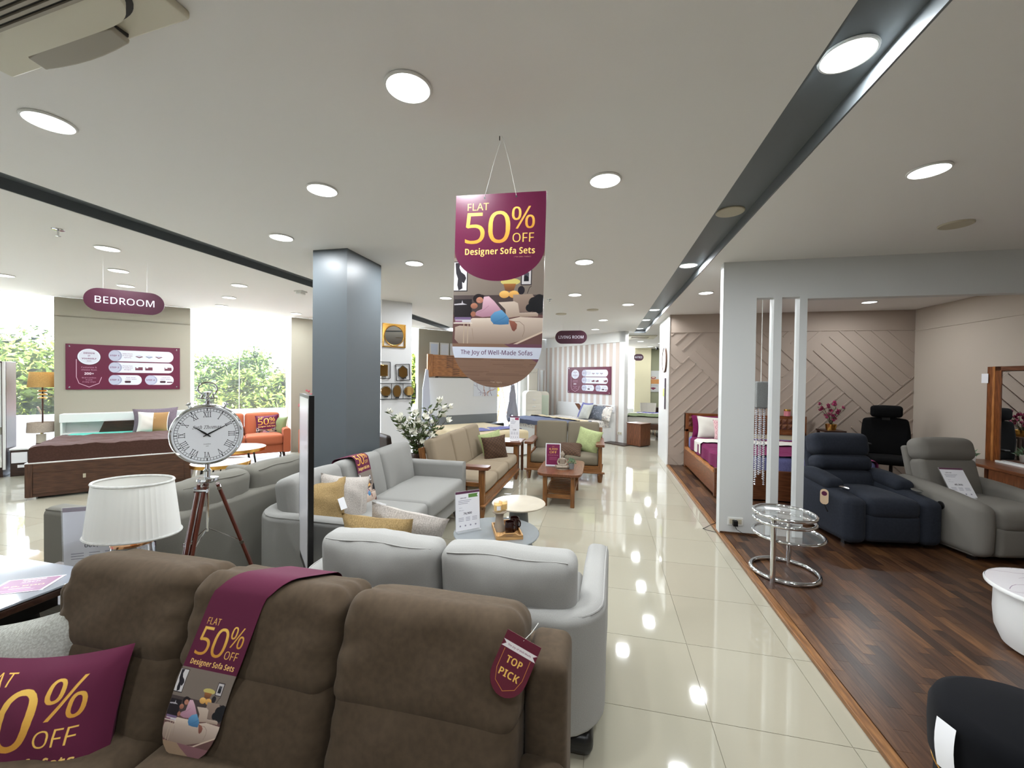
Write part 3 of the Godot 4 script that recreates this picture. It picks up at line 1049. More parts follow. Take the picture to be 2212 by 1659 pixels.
func advert_photo(cv: Canvas, x: float, y: float, w: float, h: float) -> void:   # a woman asleep on a beige sofa in a dim living room
	var S = func(c: Array) -> Array:   # outline in the printed picture's own units, 745 by 690
		var o = []
		for k in range(0, c.size(), 2): o.append(Vector2(x + c[k] / 745.0 * w, y + c[k + 1] / 690.0 * h))
		return o
	var O = func(cx: float, cy: float, rx: float, ry: float, c: Color, c2 := Color(0, 0, 0, 0)) -> void:
		cv.oval(x + cx / 745.0 * w, y + cy / 690.0 * h, rx / 745.0 * w, ry / 690.0 * h, c, c2)
	var R = func(px: float, py: float, pw: float, ph: float, c: Color) -> void:
		cv.rect(x + px / 745.0 * w, y + py / 690.0 * h, pw / 745.0 * w, ph / 690.0 * h, c)
	R.call(0, 0, 745, 690, Color(0.49, 0.44, 0.40))
	R.call(0, 290, 745, 200, Color(0.28, 0.235, 0.23))
	R.call(0, 440, 745, 250, Color(0.40, 0.28, 0.27))
	# paintings
	R.call(0, 28, 118, 232, Color(0.16, 0.13, 0.14)); R.call(0, 34, 110, 218, Color(0.84, 0.83, 0.83))
	cv.poly(S.call([10, 40, 52, 36, 44, 76, 60, 110, 92, 132, 104, 158, 86, 196, 70, 186, 74, 236, 42, 252, 30, 210, 34, 160, 18, 120]), Color(0.12, 0.10, 0.13))
	R.call(560, 92, 88, 126, Color(0.22, 0.19, 0.20)); R.call(568, 100, 72, 110, Color(0.78, 0.76, 0.76)); R.call(584, 122, 40, 66, Color(0.28, 0.28, 0.31))
	cv.poly(S.call([584, 152, 600, 142, 624, 158, 624, 188, 584, 188]), Color(0.10, 0.10, 0.13))
	# lamp group, vase and plant
	O.call(475, 190, 80, 26, Color(0.78, 0.72, 0.42))
	cv.poly(S.call([418, 205, 522, 205, 505, 255, 480, 262, 435, 258]), Color(0.62, 0.40, 0.22), Color(0.42, 0.27, 0.18))
	O.call(428, 285, 42, 28, Color(0.96, 0.78, 0.46), Color(0.80, 0.58, 0.30)); O.call(506, 285, 42, 28, Color(0.94, 0.74, 0.42), Color(0.78, 0.55, 0.28))
	O.call(566, 255, 28, 32, Color(0.14, 0.12, 0.15)); cv.curve(S.call([615, 280, 632, 235, 646, 225]), 0.006 * w, Color(0.18, 0.14, 0.15))
	cv.poly(S.call([500, 288, 655, 284, 668, 300, 656, 420, 505, 420]), Color(0.62, 0.54, 0.48), Color(0.50, 0.42, 0.38))
	for q in [[668, 350, 40, 42], [712, 330, 42, 44], [640, 388, 34, 30], [705, 390, 46, 40]]: O.call(q[0], q[1], q[2], q[3], Color(0.08, 0.08, 0.10))
	R.call(8, 320, 150, 150, Color(0.11, 0.08, 0.10)); cv.poly(S.call([8, 356, 70, 350, 76, 326, 84, 350, 120, 362, 8, 366]), Color(0.72, 0.70, 0.72))
	# sofa
	cv.poly(S.call([380, 345, 510, 338, 542, 352, 562, 450, 450, 466, 440, 400]), Color(0.80, 0.73, 0.67), Color(0.66, 0.58, 0.52))
	cv.poly(S.call([556, 424, 690, 420, 708, 432, 706, 452, 560, 456]), Color(0.76, 0.68, 0.62), Color(0.62, 0.54, 0.48))
	cv.poly(S.call([20, 536, 60, 524, 150, 530, 345, 512, 450, 480, 560, 456, 745, 464, 745, 566, 640, 620, 360, 690, 190, 690, 60, 668, 18, 628]), Color(0.83, 0.76, 0.70), Color(0.55, 0.47, 0.42))
	cv.poly(S.call([140, 476, 170, 466, 330, 464, 348, 484, 346, 508, 320, 524, 150, 532]), Color(0.86, 0.80, 0.74), Color(0.74, 0.66, 0.60))
	cv.curve(S.call([430, 488, 560, 492, 596, 520, 600, 560, 586, 606]), 0.005 * w, Color(0.55, 0.47, 0.42))
	cv.curve(S.call([166, 545, 176, 610, 196, 680]), 0.005 * w, Color(0.60, 0.52, 0.46))
	cv.poly(S.call([330, 690, 470, 680, 745, 562, 745, 576, 480, 690]), Color(0.82, 0.74, 0.66))
	# woman
	O.call(214, 316, 46, 36, Color(0.10, 0.07, 0.08)); cv.poly(S.call([196, 290, 250, 286, 276, 304, 262, 330, 214, 345, 172, 330]), Color(0.12, 0.07, 0.08))
	O.call(224, 328, 30, 24, Color(0.76, 0.53, 0.43), Color(0.62, 0.40, 0.33))
	cv.curve(S.call([206, 334, 216, 340, 228, 338]), 0.004 * w, Color(0.80, 0.62, 0.56))
	cv.poly(S.call([258, 302, 300, 298, 346, 336, 392, 386, 420, 420, 380, 444, 330, 452, 250, 458, 196, 446, 180, 436, 204, 412, 246, 396, 250, 350]), Color(0.86, 0.71, 0.76), Color(0.66, 0.48, 0.55))
	cv.curve(S.call([196, 430, 262, 402, 300, 372]), 0.006 * w, Color(0.66, 0.49, 0.56))
	O.call(178, 372, 30, 22, Color(0.74, 0.50, 0.40), Color(0.56, 0.36, 0.29)); O.call(172, 434, 22, 20, Color(0.62, 0.40, 0.32))
	cv.poly(S.call([318, 452, 350, 420, 410, 402, 446, 436, 474, 470, 470, 512, 400, 516, 348, 512, 322, 484]), Color(0.42, 0.64, 0.80), Color(0.24, 0.43, 0.60))
	cv.curve(S.call([352, 500, 420, 470, 452, 448]), 0.005 * w, Color(0.25, 0.44, 0.60))
	cv.poly(S.call([470, 480, 516, 490, 540, 512, 536, 546, 516, 566, 500, 556, 486, 524]), Color(0.60, 0.38, 0.31), Color(0.46, 0.27, 0.23))
	# side table with books
	R.call(6, 500, 160, 10, Color(0.86, 0.81, 0.76)); R.call(14, 458, 140, 20, Color(0.46, 0.38, 0.52)); R.call(20, 478, 136, 20, Color(0.80, 0.78, 0.80)); R.call(20, 486, 60, 10, Color(0.52, 0.30, 0.42))
	for q in [92, 126]: R.call(q, 508, 8, 182, Color(0.72, 0.64, 0.56))

func make_prints() -> void:
	# hanging banner
	var cv = Canvas.new(512, 1060, Color(0.40, 0.30, 0.26))
	advert_photo(cv, 0, 345, 512, 495)
	cv.rect(0, 820, 512, 240, Color(0.52, 0.40, 0.33))
	rng.seed = 3
	for i in 60:
		var yy = rng.randf_range(830, 1055)
		cv.rect(rng.randf_range(-100, 460), yy, rng.randf_range(60, 260), rng.randf_range(1, 4), Color(0.52, 0.40, 0.33).lerp(Color(0.40, 0.30, 0.25), rng.randf()))
	cv.poly([Vector2(300, 820), Vector2(512, 820), Vector2(512, 930)], Color(0.42, 0.27, 0.33))
	cv.rect(0, 838, 512, 62, Color(0.82, 0.84, 0.90))
	cv.text("The Joy of Well-Made Sofas", 256, 868, 24, Color(0.30, 0.10, 0.25), {"width": 410})
	cv.text("*T&C Apply", 262, 1030, 9, Color(0.75, 0.66, 0.58))
	cv.rect(0, 0, 512, 300, MAROON)
	var arc = [Vector2(0, 296)]
	for i in 33: arc.append(Vector2(256 - 256 * cos(PI * i / 32.0), 296 + 180 * sin(PI * i / 32.0)))
	cv.poly(arc, MAROON)
	offer_text(cv, 58, 40, 400)
	cv.text("( *On Select Product )", 390, 346, 7, Color(0.78, 0.62, 0.45))
	T.banner = cv.texture()
	# long runner laid over sofa backs
	cv = Canvas.new(256, 1024, MAROON)
	advert_photo(cv, 0, 755, 256, 215)
	cv.rect(0, 968, 256, 56, Color(0.62, 0.52, 0.42))
	cv.poly([Vector2(90, 968), Vector2(256, 968), Vector2(256, 1024), Vector2(200, 1024)], Color(0.52, 0.36, 0.38))
	offer_text(cv, 24, 590, 210)
	T.runner = cv.texture()
	# cushion print
	cv = Canvas.new(512, 512, MAROON)
	advert_photo(cv, 0, 300, 512, 240)
	arc = [Vector2(0, 250)]
	for i in 33: arc.append(Vector2(256 - 256 * cos(PI * i / 32.0), 250 + 130 * sin(PI * i / 32.0)))
	cv.rect(0, 0, 512, 252, MAROON)
	cv.poly(arc, MAROON)
	offer_text(cv, 56, 24, 400)
	T.cushion = cv.texture()
	# four-step board
	cv = Canvas.new(800, 330, Color(0.38, 0.085, 0.21))
	var pale = Color(0.87, 0.88, 0.92)
	var grey = Color(0.72, 0.73, 0.80)
	var ink = Color(0.45, 0.25, 0.38)
	var thin = Color(0.85, 0.72, 0.78)
	for p in [Vector2(25, 18), Vector2(775, 18), Vector2(25, 312), Vector2(775, 312)]: cv.oval(p.x, p.y, 5, 5, Color(0.80, 0.80, 0.82))
	cv.curve([Vector2(68, 110), Vector2(68, 240), Vector2(85, 285), Vector2(150, 312), Vector2(215, 285), Vector2(232, 240)], 4, thin)
	cv.oval(150, 92, 78, 60, Color(0.22, 0.05, 0.13))
	cv.oval(150, 90, 75, 58, pale)
	cv.oval(150, 90, 66, 50, Color(0.82, 0.83, 0.87))
	cv.text("DESIGN", 150, 64, 11, ink, {"font": "bold", "wide": 1.3})
	cv.text("IT", 150, 84, 10, ink, {"font": "bold", "wide": 1.3})
	cv.text("YOURSELF", 150, 104, 11, ink, {"font": "bold", "wide": 1.3})
	cv.text("BEDS", 150, 121, 7, ink, {"wide": 1.3})
	cv.text("Customise &", 150, 168, 10, thin, {"wide": 1.3})
	cv.text("choose from", 150, 186, 10, thin, {"wide": 1.3})
	cv.text("200+", 150, 214, 17, Color(0.95, 0.93, 0.95), {"font": "bold", "wide": 1.25})
	cv.text("Bed Combos", 150, 244, 9, thin, {"wide": 1.3})
	cv.text("in just", 150, 259, 9, thin, {"wide": 1.3})
	cv.text("4 easy steps", 150, 274, 9, thin, {"wide": 1.3})
	for b in [[280, 34, 470, 84, "STEP 1", 0], [280, 126, 470, 78, "STEP 2", 1], [280, 222, 232, 74, "STEP 3", 2], [536, 222, 216, 74, "STEP 4", 3]]:
		cv.pill(b[0], b[1], b[2], b[3], pale)
		cv.oval(b[0] + 45, b[1] + b[3] / 2, 46, b[3] / 2, Color(0.62, 0.63, 0.72))
		cv.oval(b[0] + 40, b[1] + b[3] / 2, 40, b[3] / 2 - 3, grey)
		cv.text(b[4], b[0] + 40, b[1] + b[3] / 2, 10, ink, {"font": "bold", "width": 62})
		var mx: float = b[0] + 90
		if b[5] < 2:
			cv.text("Select from" if b[5] == 0 else "Choose from", mx + 40, b[1] + 26, 7, ink, {"width": 70})
			cv.text("4 storage" if b[5] == 0 else "10 headboard", mx + 40, b[1] + 40, 7, ink, {"width": 70})
			cv.text("options" if b[5] == 0 else "designs", mx + 40, b[1] + 54, 7, ink, {"width": 50})
			for k in 4:
				var ix = mx + 95 + k * 72
				if b[5] == 0:
					if k < 3:
						cv.poly([Vector2(ix, b[1] + 44), Vector2(ix + 28, b[1] + 36), Vector2(ix + 58, b[1] + 46), Vector2(ix + 28, b[1] + 56)], Color(0.45, 0.25, 0.30) if k != 1 else Color(0.50, 0.53, 0.62))
						cv.poly([Vector2(ix + 4, b[1] + 40), Vector2(ix + 28, b[1] + 32), Vector2(ix + 54, b[1] + 41), Vector2(ix + 28, b[1] + 48)], Color(0.78, 0.79, 0.84))
				elif k != 2:
					cv.rect(ix, b[1] + 34, 54, 24, Color(0.42, 0.22, 0.28))
					cv.rect(ix + 6, b[1] + 30, 16, 12, pale)
		else:
			cv.text("Pick your" if b[5] == 2 else "Choose your", mx + 65, b[1] + 17, 7, ink, {"width": 66})
			cv.text("colour option" if b[5] == 2 else "bed base", mx + 65, b[1] + 30, 7, ink, {"width": 80})
			cv.pill(mx + 20, b[1] + 43, 44, 16, Color(0.24, 0.10, 0.15))
			if b[5] == 3: cv.rect(mx + 74, b[1] + 50, 44, 8, Color(0.35, 0.18, 0.24))
	T.board = cv.texture()
	# hanging signs
	for s in [["bedroom", "BEDROOM", 470.0], ["living", "LIVING ROOM", 500.0], ["mattress", "MATTRESS", 470.0]]:
		cv = Canvas.new(640, 214, Color(0.235, 0.05, 0.14))
		cv.text(s[1], 320, 107, 62 if s[0] != "living" else 48, Color(0.88, 0.89, 0.93), {"width": s[2]})
		T[s[0]] = cv.texture()
	# white price cards
	for c in [["price_a", "\u20b974,900"], ["price_b", "\u20b949,900"], ["price_c", "\u20b927,500"], ["price_d", "47,900"]]:
		cv = Canvas.new(280, 420, Color(0.90, 0.90, 0.92))
		var dim = Color(0.55, 0.54, 0.60)
		cv.rect(0, 0, 280, 26, Color(0.36, 0.20, 0.30))
		cv.text("SOFA SET", 90, 72, 12, Color(0.30, 0.26, 0.32), {"font": "bold"})
		for k in 3: cv.rect(32, 96 + k * 17, 150 - 20 * k, 5, dim)
		cv.text("M.R.P.", 60, 176, 9, dim)
		cv.text("Offer price", 66, 204, 9, dim)
		cv.text(c[1].substr(1) if c[1].length() > 6 else c[1], 138, 242, 23, Color(0.22, 0.20, 0.25), {"font": "bold"})
		for k in 3: cv.rect(32, 284 + k * 16, 60, 5, dim); cv.rect(116, 284 + k * 16, 50, 5, dim); cv.rect(190, 284 + k * 16, 58, 5, dim)
		for k in 4: cv.oval(50 + k * 60, 372, 9, 9, dim)
		if c[0] == "price_a": cv.poly([Vector2(150, 34), Vector2(262, 34), Vector2(250, 54), Vector2(262, 74), Vector2(150, 74)], Color(0.36, 0.52, 0.26))
		if c[0] == "price_c": cv.rect(150, 30, 110, 40, Color(0.60, 0.20, 0.34))
		T[c[0]] = cv.texture()
	# maroon offer cards
	cv = Canvas.new(280, 420, Color(0.88, 0.88, 0.91))
	cv.rect(16, 16, 248, 388, Color(0.45, 0.10, 0.28))
	cv.text("FLAT", 140, 62, 14, GOLD)
	cv.text("4,999", 140, 106, 34, GOLD, {"width": 160})
	cv.text("OFF", 140, 168, 44, GOLD, {"width": 130})
	cv.text("On Wooden Sofa Sets", 140, 222, 9, Color(0.92, 0.80, 0.72), {"width": 190})
	for k in 3: cv.rect(70, 262 + k * 22, 140, 5, Color(0.70, 0.42, 0.52))
	T.offer = cv.texture()
	cv = Canvas.new(280, 420, Color(0.88, 0.88, 0.92))
	cv.rect(16, 16, 248, 388, Color(0.50, 0.18, 0.40))
	cv.rect(84, 40, 112, 22, Color(0.92, 0.90, 0.95))
	cv.text("ARCH", 140, 110, 24, Color(0.95, 0.92, 0.95), {"font": "bold"})
	cv.text("3 Seater Sofa", 140, 152, 10, Color(0.90, 0.82, 0.90))
	cv.text("56,900", 140, 226, 30, Color(0.98, 0.85, 0.55), {"width": 190})
	cv.rect(90, 286, 100, 14, Color(0.92, 0.90, 0.95))
	for k in 2: cv.rect(60, 330 + k * 24, 160, 5, Color(0.80, 0.62, 0.75))
	T.arch = cv.texture()
	# clock face
	cv = Canvas.new(640, 640, Color(0.86, 0.87, 0.88))
	var blk = Color(0.10, 0.10, 0.11)
	for q in [[296, 300], [268, 271]]:
		for i in 120:
			var a = TAU * i / 120.0
			var b2 = TAU * (i + 1) / 120.0
			cv.poly([Vector2(320 + q[0] * cos(a), 320 + q[0] * sin(a)), Vector2(320 + q[1] * cos(a), 320 + q[1] * sin(a)), Vector2(320 + q[1] * cos(b2), 320 + q[1] * sin(b2)), Vector2(320 + q[0] * cos(b2), 320 + q[0] * sin(b2))], blk)
	for i in 60:
		var d = Vector2.UP.rotated(TAU * i / 60.0)
		cv.curve([Vector2(320, 320) + d * 270, Vector2(320, 320) + d * 297], 4 if i % 5 else 10, blk)
	var num = ["XII", "I", "II", "III", "IIII", "V", "VI", "VII", "VIII", "IX", "X", "XI"]
	for i in 12:
		var d = Vector2.UP.rotated(TAU * i / 12.0)
		cv.text(num[i], 320 + d.x * 228, 320 + d.y * 228, 60, blk, {"font": "serif", "rot": 30.0 * i, "wide": 0.66})
	cv.text("Seth Thomas", 320, 236, 36, Color(0.16, 0.16, 0.17), {"font": "serif", "shear": 0.4, "width": 262})
	cv.text("London", 320, 428, 13, Color(0.3, 0.3, 0.3), {"font": "serif", "shear": 0.3})
	cv.text("1820", 320, 452, 9, Color(0.3, 0.3, 0.3), {"font": "serif"})
	T.clock = cv.texture()
	# TOP PICK tag
	cv = Canvas.new(220, 320, Color(0.38, 0.04, 0.16))
	cv.curve([Vector2(28, 92), Vector2(28, 200), Vector2(48, 258), Vector2(110, 292), Vector2(172, 258), Vector2(192, 200), Vector2(192, 92)], 3, GOLD2)
	cv.poly([Vector2(0, 50), Vector2(24, 66), Vector2(0, 86), Vector2(220, 86), Vector2(196, 66), Vector2(220, 50)], Color(0.90, 0.88, 0.88))
	cv.text("The Joy of Well-Made", 110, 68, 9, Color(0.45, 0.15, 0.28), {"width": 150})
	cv.text("TOP", 110, 136, 38, GOLD, {"font": "bold", "width": 100})
	cv.text("PICK", 110, 206, 38, GOLD, {"font": "bold", "width": 124})
	T.tag = cv.texture()
	# veined stone picture
	cv = Canvas.new(360, 240, Color(0.87, 0.88, 0.90))
	rng.seed = 8
	for i in 14:
		var p = Vector2(rng.randf_range(0, 360), rng.randf_range(0, 240))
		var pts = [p]
		var d = Vector2.RIGHT.rotated(rng.randf() * TAU)
		for k in 9:
			d = d.rotated(rng.randf_range(-0.7, 0.7))
			p += d * 26
			pts.append(p)
		cv.curve(pts, rng.randf_range(1.5, 8), [Color(0.45, 0.38, 0.48), Color(0.72, 0.48, 0.32), Color(0.60, 0.56, 0.64)][i % 3])
	T.veins = cv.texture()
	cv = Canvas.new(512, 512, Color(0.88, 0.87, 0.88))
	rng.seed = 15
	for i in 24:
		var p = Vector2(rng.randf_range(0, 512), rng.randf_range(0, 512))
		var pts = [p]
		var d = Vector2(1, 0.6).rotated(rng.randf_range(-0.5, 0.5)) * (1 if i % 2 else -1)
		for k in 12:
			d = d.rotated(rng.randf_range(-0.35, 0.35))
			p += d * 24
			pts.append(p)
		cv.curve(pts, rng.randf_range(0.8, 2.6), Color(0.58, 0.50, 0.58).lerp(Color(0.75, 0.70, 0.74), rng.randf()))
	T.marble = cv.texture()
	# mattress poster
	cv = Canvas.new(240, 400, Color(0.88, 0.89, 0.88))
	cv.rect(0, 160, 240, 90, Color(0.87, 0.62, 0.38))
	cv.oval(120, 130, 40, 26, Color(0.70, 0.35, 0.30))
	cv.oval(120, 122, 26, 16, Color(0.88, 0.80, 0.74))
	cv.poly([Vector2(70, 330), Vector2(120, 318), Vector2(170, 330), Vector2(120, 372)], Color(0.55, 0.22, 0.34))
	for k in 3: cv.rect(50, 266 + k * 14, 140, 4, Color(0.65, 0.62, 0.62))
	T.poster = cv.texture()
	# damask, floral and checked cloth
	cv = Canvas.new(256, 256, Color(0.80, 0.66, 0.66))
	for i in 4:
		for j in 4:
			var c = Vector2(32 + 64 * i, 32 + 64 * j + (32 if i % 2 else 0))
			cv.oval(c.x, c.y, 24, 28, Color(0.72, 0.53, 0.55)); cv.oval(c.x, c.y, 16, 20, Color(0.82, 0.69, 0.69)); cv.oval(c.x, c.y, 7, 12, Color(0.70, 0.50, 0.53))
	T.damask = cv.texture()
	cv = Canvas.new(256, 256, Color(0.84, 0.82, 0.79))
	rng.seed = 4
	for i in 60:
		var c = Vector2(rng.randf() * 256, rng.randf() * 256)
		cv.oval(c.x, c.y, rng.randf_range(4, 11), rng.randf_range(3, 8), [Color(0.55, 0.55, 0.58), Color(0.70, 0.60, 0.58), Color(0.48, 0.50, 0.50)][i % 3])
	T.floral = cv.texture()
	cv = Canvas.new(256, 256, Color(0.40, 0.42, 0.46))
	for i in 90:
		var c = Vector2(rng.randf() * 256, rng.randf() * 256)
		cv.oval(c.x, c.y, rng.randf_range(3, 9), rng.randf_range(3, 9), Color(0.40, 0.42, 0.46).lerp(Color(0.70, 0.71, 0.74), rng.randf()))
	T.fern = cv.texture()
	cv = Canvas.new(256, 256, Color(0.30, 0.20, 0.12))
	for i in range(-8, 9):
		cv.curve([Vector2(i * 36, 0), Vector2(i * 36 + 256, 256)], 5, Color(0.20, 0.125, 0.07))
		cv.curve([Vector2(i * 36 + 256, 0), Vector2(i * 36, 256)], 5, Color(0.20, 0.125, 0.07))
	T.diamond = cv.texture()
	M.quilted = print_mat(T.diamond, 0.85)
	M.p_price_back = print_mat(T.price_d, 0.6)
	M.p_price_back.texture_repeat = true
	M.p_price_back.uv1_scale.x = -1.0
	for n in ["banner", "board", "bedroom", "living", "mattress", "price_a", "price_b", "price_c", "price_d", "offer", "arch", "clock", "tag", "veins", "poster"]:
		M["p_" + n] = print_mat(T[n], 0.4)
	M.p_banner.roughness = 0.25
	for n in ["runner", "cushion", "damask", "floral", "fern"]:
		M["p_" + n] = print_mat(T[n], 0.9)
	M.p_damask.texture_repeat = true
	for n in ["floral", "fern"]: M["p_" + n].texture_repeat = true
	M.p_marble = print_mat(T.marble, 0.08)
	M.p_tile_floral = print_mat(T.floral, 0.9)
	M.p_tile_floral.uv1_triplanar = true
	M.p_tile_floral.texture_repeat = true
	M.p_tile_floral.uv1_scale = Vector3.ONE * 2.0

# an upright card in a clear stand; origin at its foot, facing +z
func card_stand(called: String, label: String, m: Material, at: Vector3, turn: float, w := 0.2, h := 0.3, lean := 8.0, back: Material = null) -> Node3D:
	if back == null: back = M.paper
	var t = thing(called, label, "price card", at, turn)
	part(t, "base", gbox(V(w, 0.012, 0.08), V(0, 0.006, 0.0), 0.003), M.acrylic)
	part(t, "clear_holder", gbox(V(w + 0.006, h + 0.01, 0.005), V(0, h / 2 + 0.012, -0.004)), M.acrylic, Vector3.ZERO, V(-lean, 0, 0))
	var g = G()
	g.panel(w, h, V(0, h / 2 + 0.014, 0.0))
	part(t, "card", g, m, Vector3.ZERO, V(-lean, 0, 0))
	g = G()
	g.panel(w, h)
	part(t, "card_back", g, back, V(0, 0, 0), V(-lean, 0, 0)).transform = xf(Vector3.ZERO, V(-lean, 0, 0)) * xf(V(0, h / 2 + 0.014, -0.001), V(0, 180, 0))
	return t

# a square throw pillow standing in the xy plane, facing +z, centre at the origin
func pillow_geo(w: float, h: float, t: float, side: float, pinch := 0.09) -> Geo:
	var g = G()
	var f = func(u: float, v: float) -> Vector3:
		var a = u * 2 - 1
		var b = v * 2 - 1
		var e = pow(maxf(0.0, (1 - pow(absf(a), 2.4)) * (1 - pow(absf(b), 2.4))), 0.55)
		var wave = 0.012 * sin(7 * a + 3 * b) * sin(5 * b - 2 * a) * e
		return V(a * w / 2 * (1 - pinch * (1 - b * b)), b * h / 2 * (1 - pinch * (1 - a * a)), side * (t / 2 * e + wave * t * 4))
	g.grid(18, 18, f, side < 0)
	return g

func pillow(called: String, label: String, at: Vector3, rot: Vector3, w: float, h: float, t: float, front: Material, back: Material, group := "") -> Node3D:
	var o = thing(called, label, "cushion", at, 0, group)
	o.rotation_degrees = rot
	part(o, "front", pillow_geo(w, h, t, 1.0), front, Vector3.ZERO, Vector3.ZERO, 80)
	part(o, "back", pillow_geo(w, h, t, -1.0), back, Vector3.ZERO, Vector3.ZERO, 80)
	return o


# ---------------------------------------------------------------- seating
func rrect(w: float, y0: float, y1: float, rt: float, rb := 0.02, n := 4) -> PackedVector2Array:   # counter-clockwise
	var p = PackedVector2Array()
	for c in [[w / 2 - rb, y0 + rb, rb, -90.0], [w / 2 - rt, y1 - rt, rt, 0.0], [-w / 2 + rt, y1 - rt, rt, 90.0], [-w / 2 + rb, y0 + rb, rb, 180.0]]:
		for i in n + 1:
			var a = deg_to_rad(c[3] + 90.0 * i / n)
			p.append(Vector2(c[0] + c[2] * cos(a), c[1] + c[2] * sin(a)))
	return p

func u_path(w: float, d: float, t: float, rc: float, flare := 0.0) -> PackedVector3Array:   # from the right arm's front end round the back to the left arm
	var p = PackedVector3Array()
	var x = w / 2 - t / 2
	var zb = -d / 2 + t / 2
	p.append(V(x + flare, 0, d / 2))
	p.append(V(x + flare * 0.5, 0, d / 4))
	for i in 7:
		var a = deg_to_rad(90.0 * i / 6)
		p.append(V(x - rc + rc * cos(a), 0, zb + rc - rc * sin(a)))
	for i in 7:
		var a = deg_to_rad(90.0 + 90.0 * i / 6)
		p.append(V(-x + rc + rc * cos(a), 0, zb + rc - rc * sin(a)))
	p.append(V(-x - flare * 0.5, 0, d / 4))
	p.append(V(-x - flare, 0, d / 2))
	return p

func tapered_leg(h: float, r0: float, r1: float, lean := Vector3.ZERO) -> Geo:
	var g = G()
	g.bar(lean, V(0, h, 0), r1, 10, r0)
	return g

# a fabric sofa with a wrap-round shell; front +z, base centre at the origin
func shell_sofa(o: Node3D, w: float, d: float, cloth_m: Material, p: Dictionary) -> void:
	var t: float = p.get("t", 0.13)
	var top: float = p.get("top", 0.64)
	var y0: float = p.get("y0", 0.10)
	var g = G()
	g.sweep(u_path(w, d, t, p.get("rc", 0.14), p.get("flare", 0.0)), rrect(t, y0, top, 0.045, 0.03))
	part(o, "outer_shell", g, cloth_m, Vector3.ZERO, Vector3.ZERO, 50)
	g = G()   # piping along the shell's edge
	var pth = u_path(w, d, t, p.get("rc", 0.14), p.get("flare", 0.0))
	var pp = PackedVector3Array()
	for i in pth.size():
		var q = pth[i]
		q.y = top - 0.012
		var out = Vector3(q.x, 0, q.z).normalized()
		if absf(q.x) > w / 2 - 0.3 and q.z > -d / 2 + 0.25: out = Vector3(signf(q.x), 0, 0)
		pp.append(q + out * (t / 2 - 0.012))
	g.tube(pp, 0.005, 5)
	part(o, "piping", g, cloth_m)
	var iw = w - 2 * t
	part(o, "seat_base", gsoft(V(iw, 0.17, d - t - 0.03), V(0, y0 + 0.085, t / 2 - 0.02), 0.02), cloth_m)
	part(o, "deck", gbox(V(iw, 0.02, 0.2), V(0, y0 + 0.18, -d / 2 + t + 0.08)), M.black)  # black board puts the shade of the gap behind the cushions into colour
	var ns: int = p.get("seats", 2)
	var seat_d: float = d - t - 0.22
	for i in ns:
		var sw = iw / ns
		part(o, "seat_cushion", gsoft(V(sw - 0.006, 0.19, seat_d + 0.06), V(-iw / 2 + sw * (i + 0.5), y0 + 0.26, d / 2 - seat_d / 2 - 0.01), 0.045, V(0, 0.025, 0.012), 6), cloth_m, Vector3.ZERO, Vector3.ZERO, 60)
	var nb: int = p.get("backs", ns)
	var bh: float = p.get("back_h", 0.42)
	var bt: float = p.get("back_t", 0.17)
	var btop: float = p.get("back_top", 0.86)
	for i in nb:
		var bw = iw / nb
		var ph = 1.3 * i
		var bend = func(q: Vector3, n: Vector3) -> Vector3:
			q.z += 0.010 * sin(5.0 * n.x + ph) * n.y + 0.004 * sin(17.0 * n.x + 5.0 * n.y + ph) * (1.0 - n.x * n.x)
			return q
		part(o, "back_cushion", gsoft(V(bw - 0.01, bh, bt), Vector3.ZERO, 0.055, V(0, 0.015, p.get("puff", 0.035)), 9, 3, bend), cloth_m, V(-iw / 2 + bw * (i + 0.5), btop - bh / 2, -d / 2 + t + p.get("back_z", 0.04)), V(p.get("back_lean", -14.0), 0, 0), 60)
		var sg = G()   # seam along the top edge of the cushion
		var sp = PackedVector3Array()
		for k in 13:
			var a = (k / 12.0 * 2 - 1)
			sp.append(V(a * (bw / 2 - 0.045), bh / 2 - 0.014 + 0.006 * (1 - a * a), -bt / 2 + 0.014 + 0.010 * sin(5.0 * a + ph) - 0.003 * (1 - a * a)))
		sg.tube(sp, 0.0035, 5)
		part(o, "cushion_seam", sg, cloth_m, V(-iw / 2 + bw * (i + 0.5), btop - bh / 2, -d / 2 + t + p.get("back_z", 0.04)), V(p.get("back_lean", -14.0), 0, 0))
	if p.has("plinth"):
		part(o, "plinth", gsoft(V(w - 0.10, y0, d - 0.10), V(0, y0 / 2, 0), 0.04), M.black_metal)
	else:
		for sx in [-1, 1]:
			for sz in [-1, 1]:
				part(o, "leg", tapered_leg(y0 + 0.01, 0.028, 0.016, V(sx * 0.03, 0, sz * 0.03)), M.leg_dark, V(sx * (w / 2 - 0.12), 0, sz * (d / 2 - 0.1)))

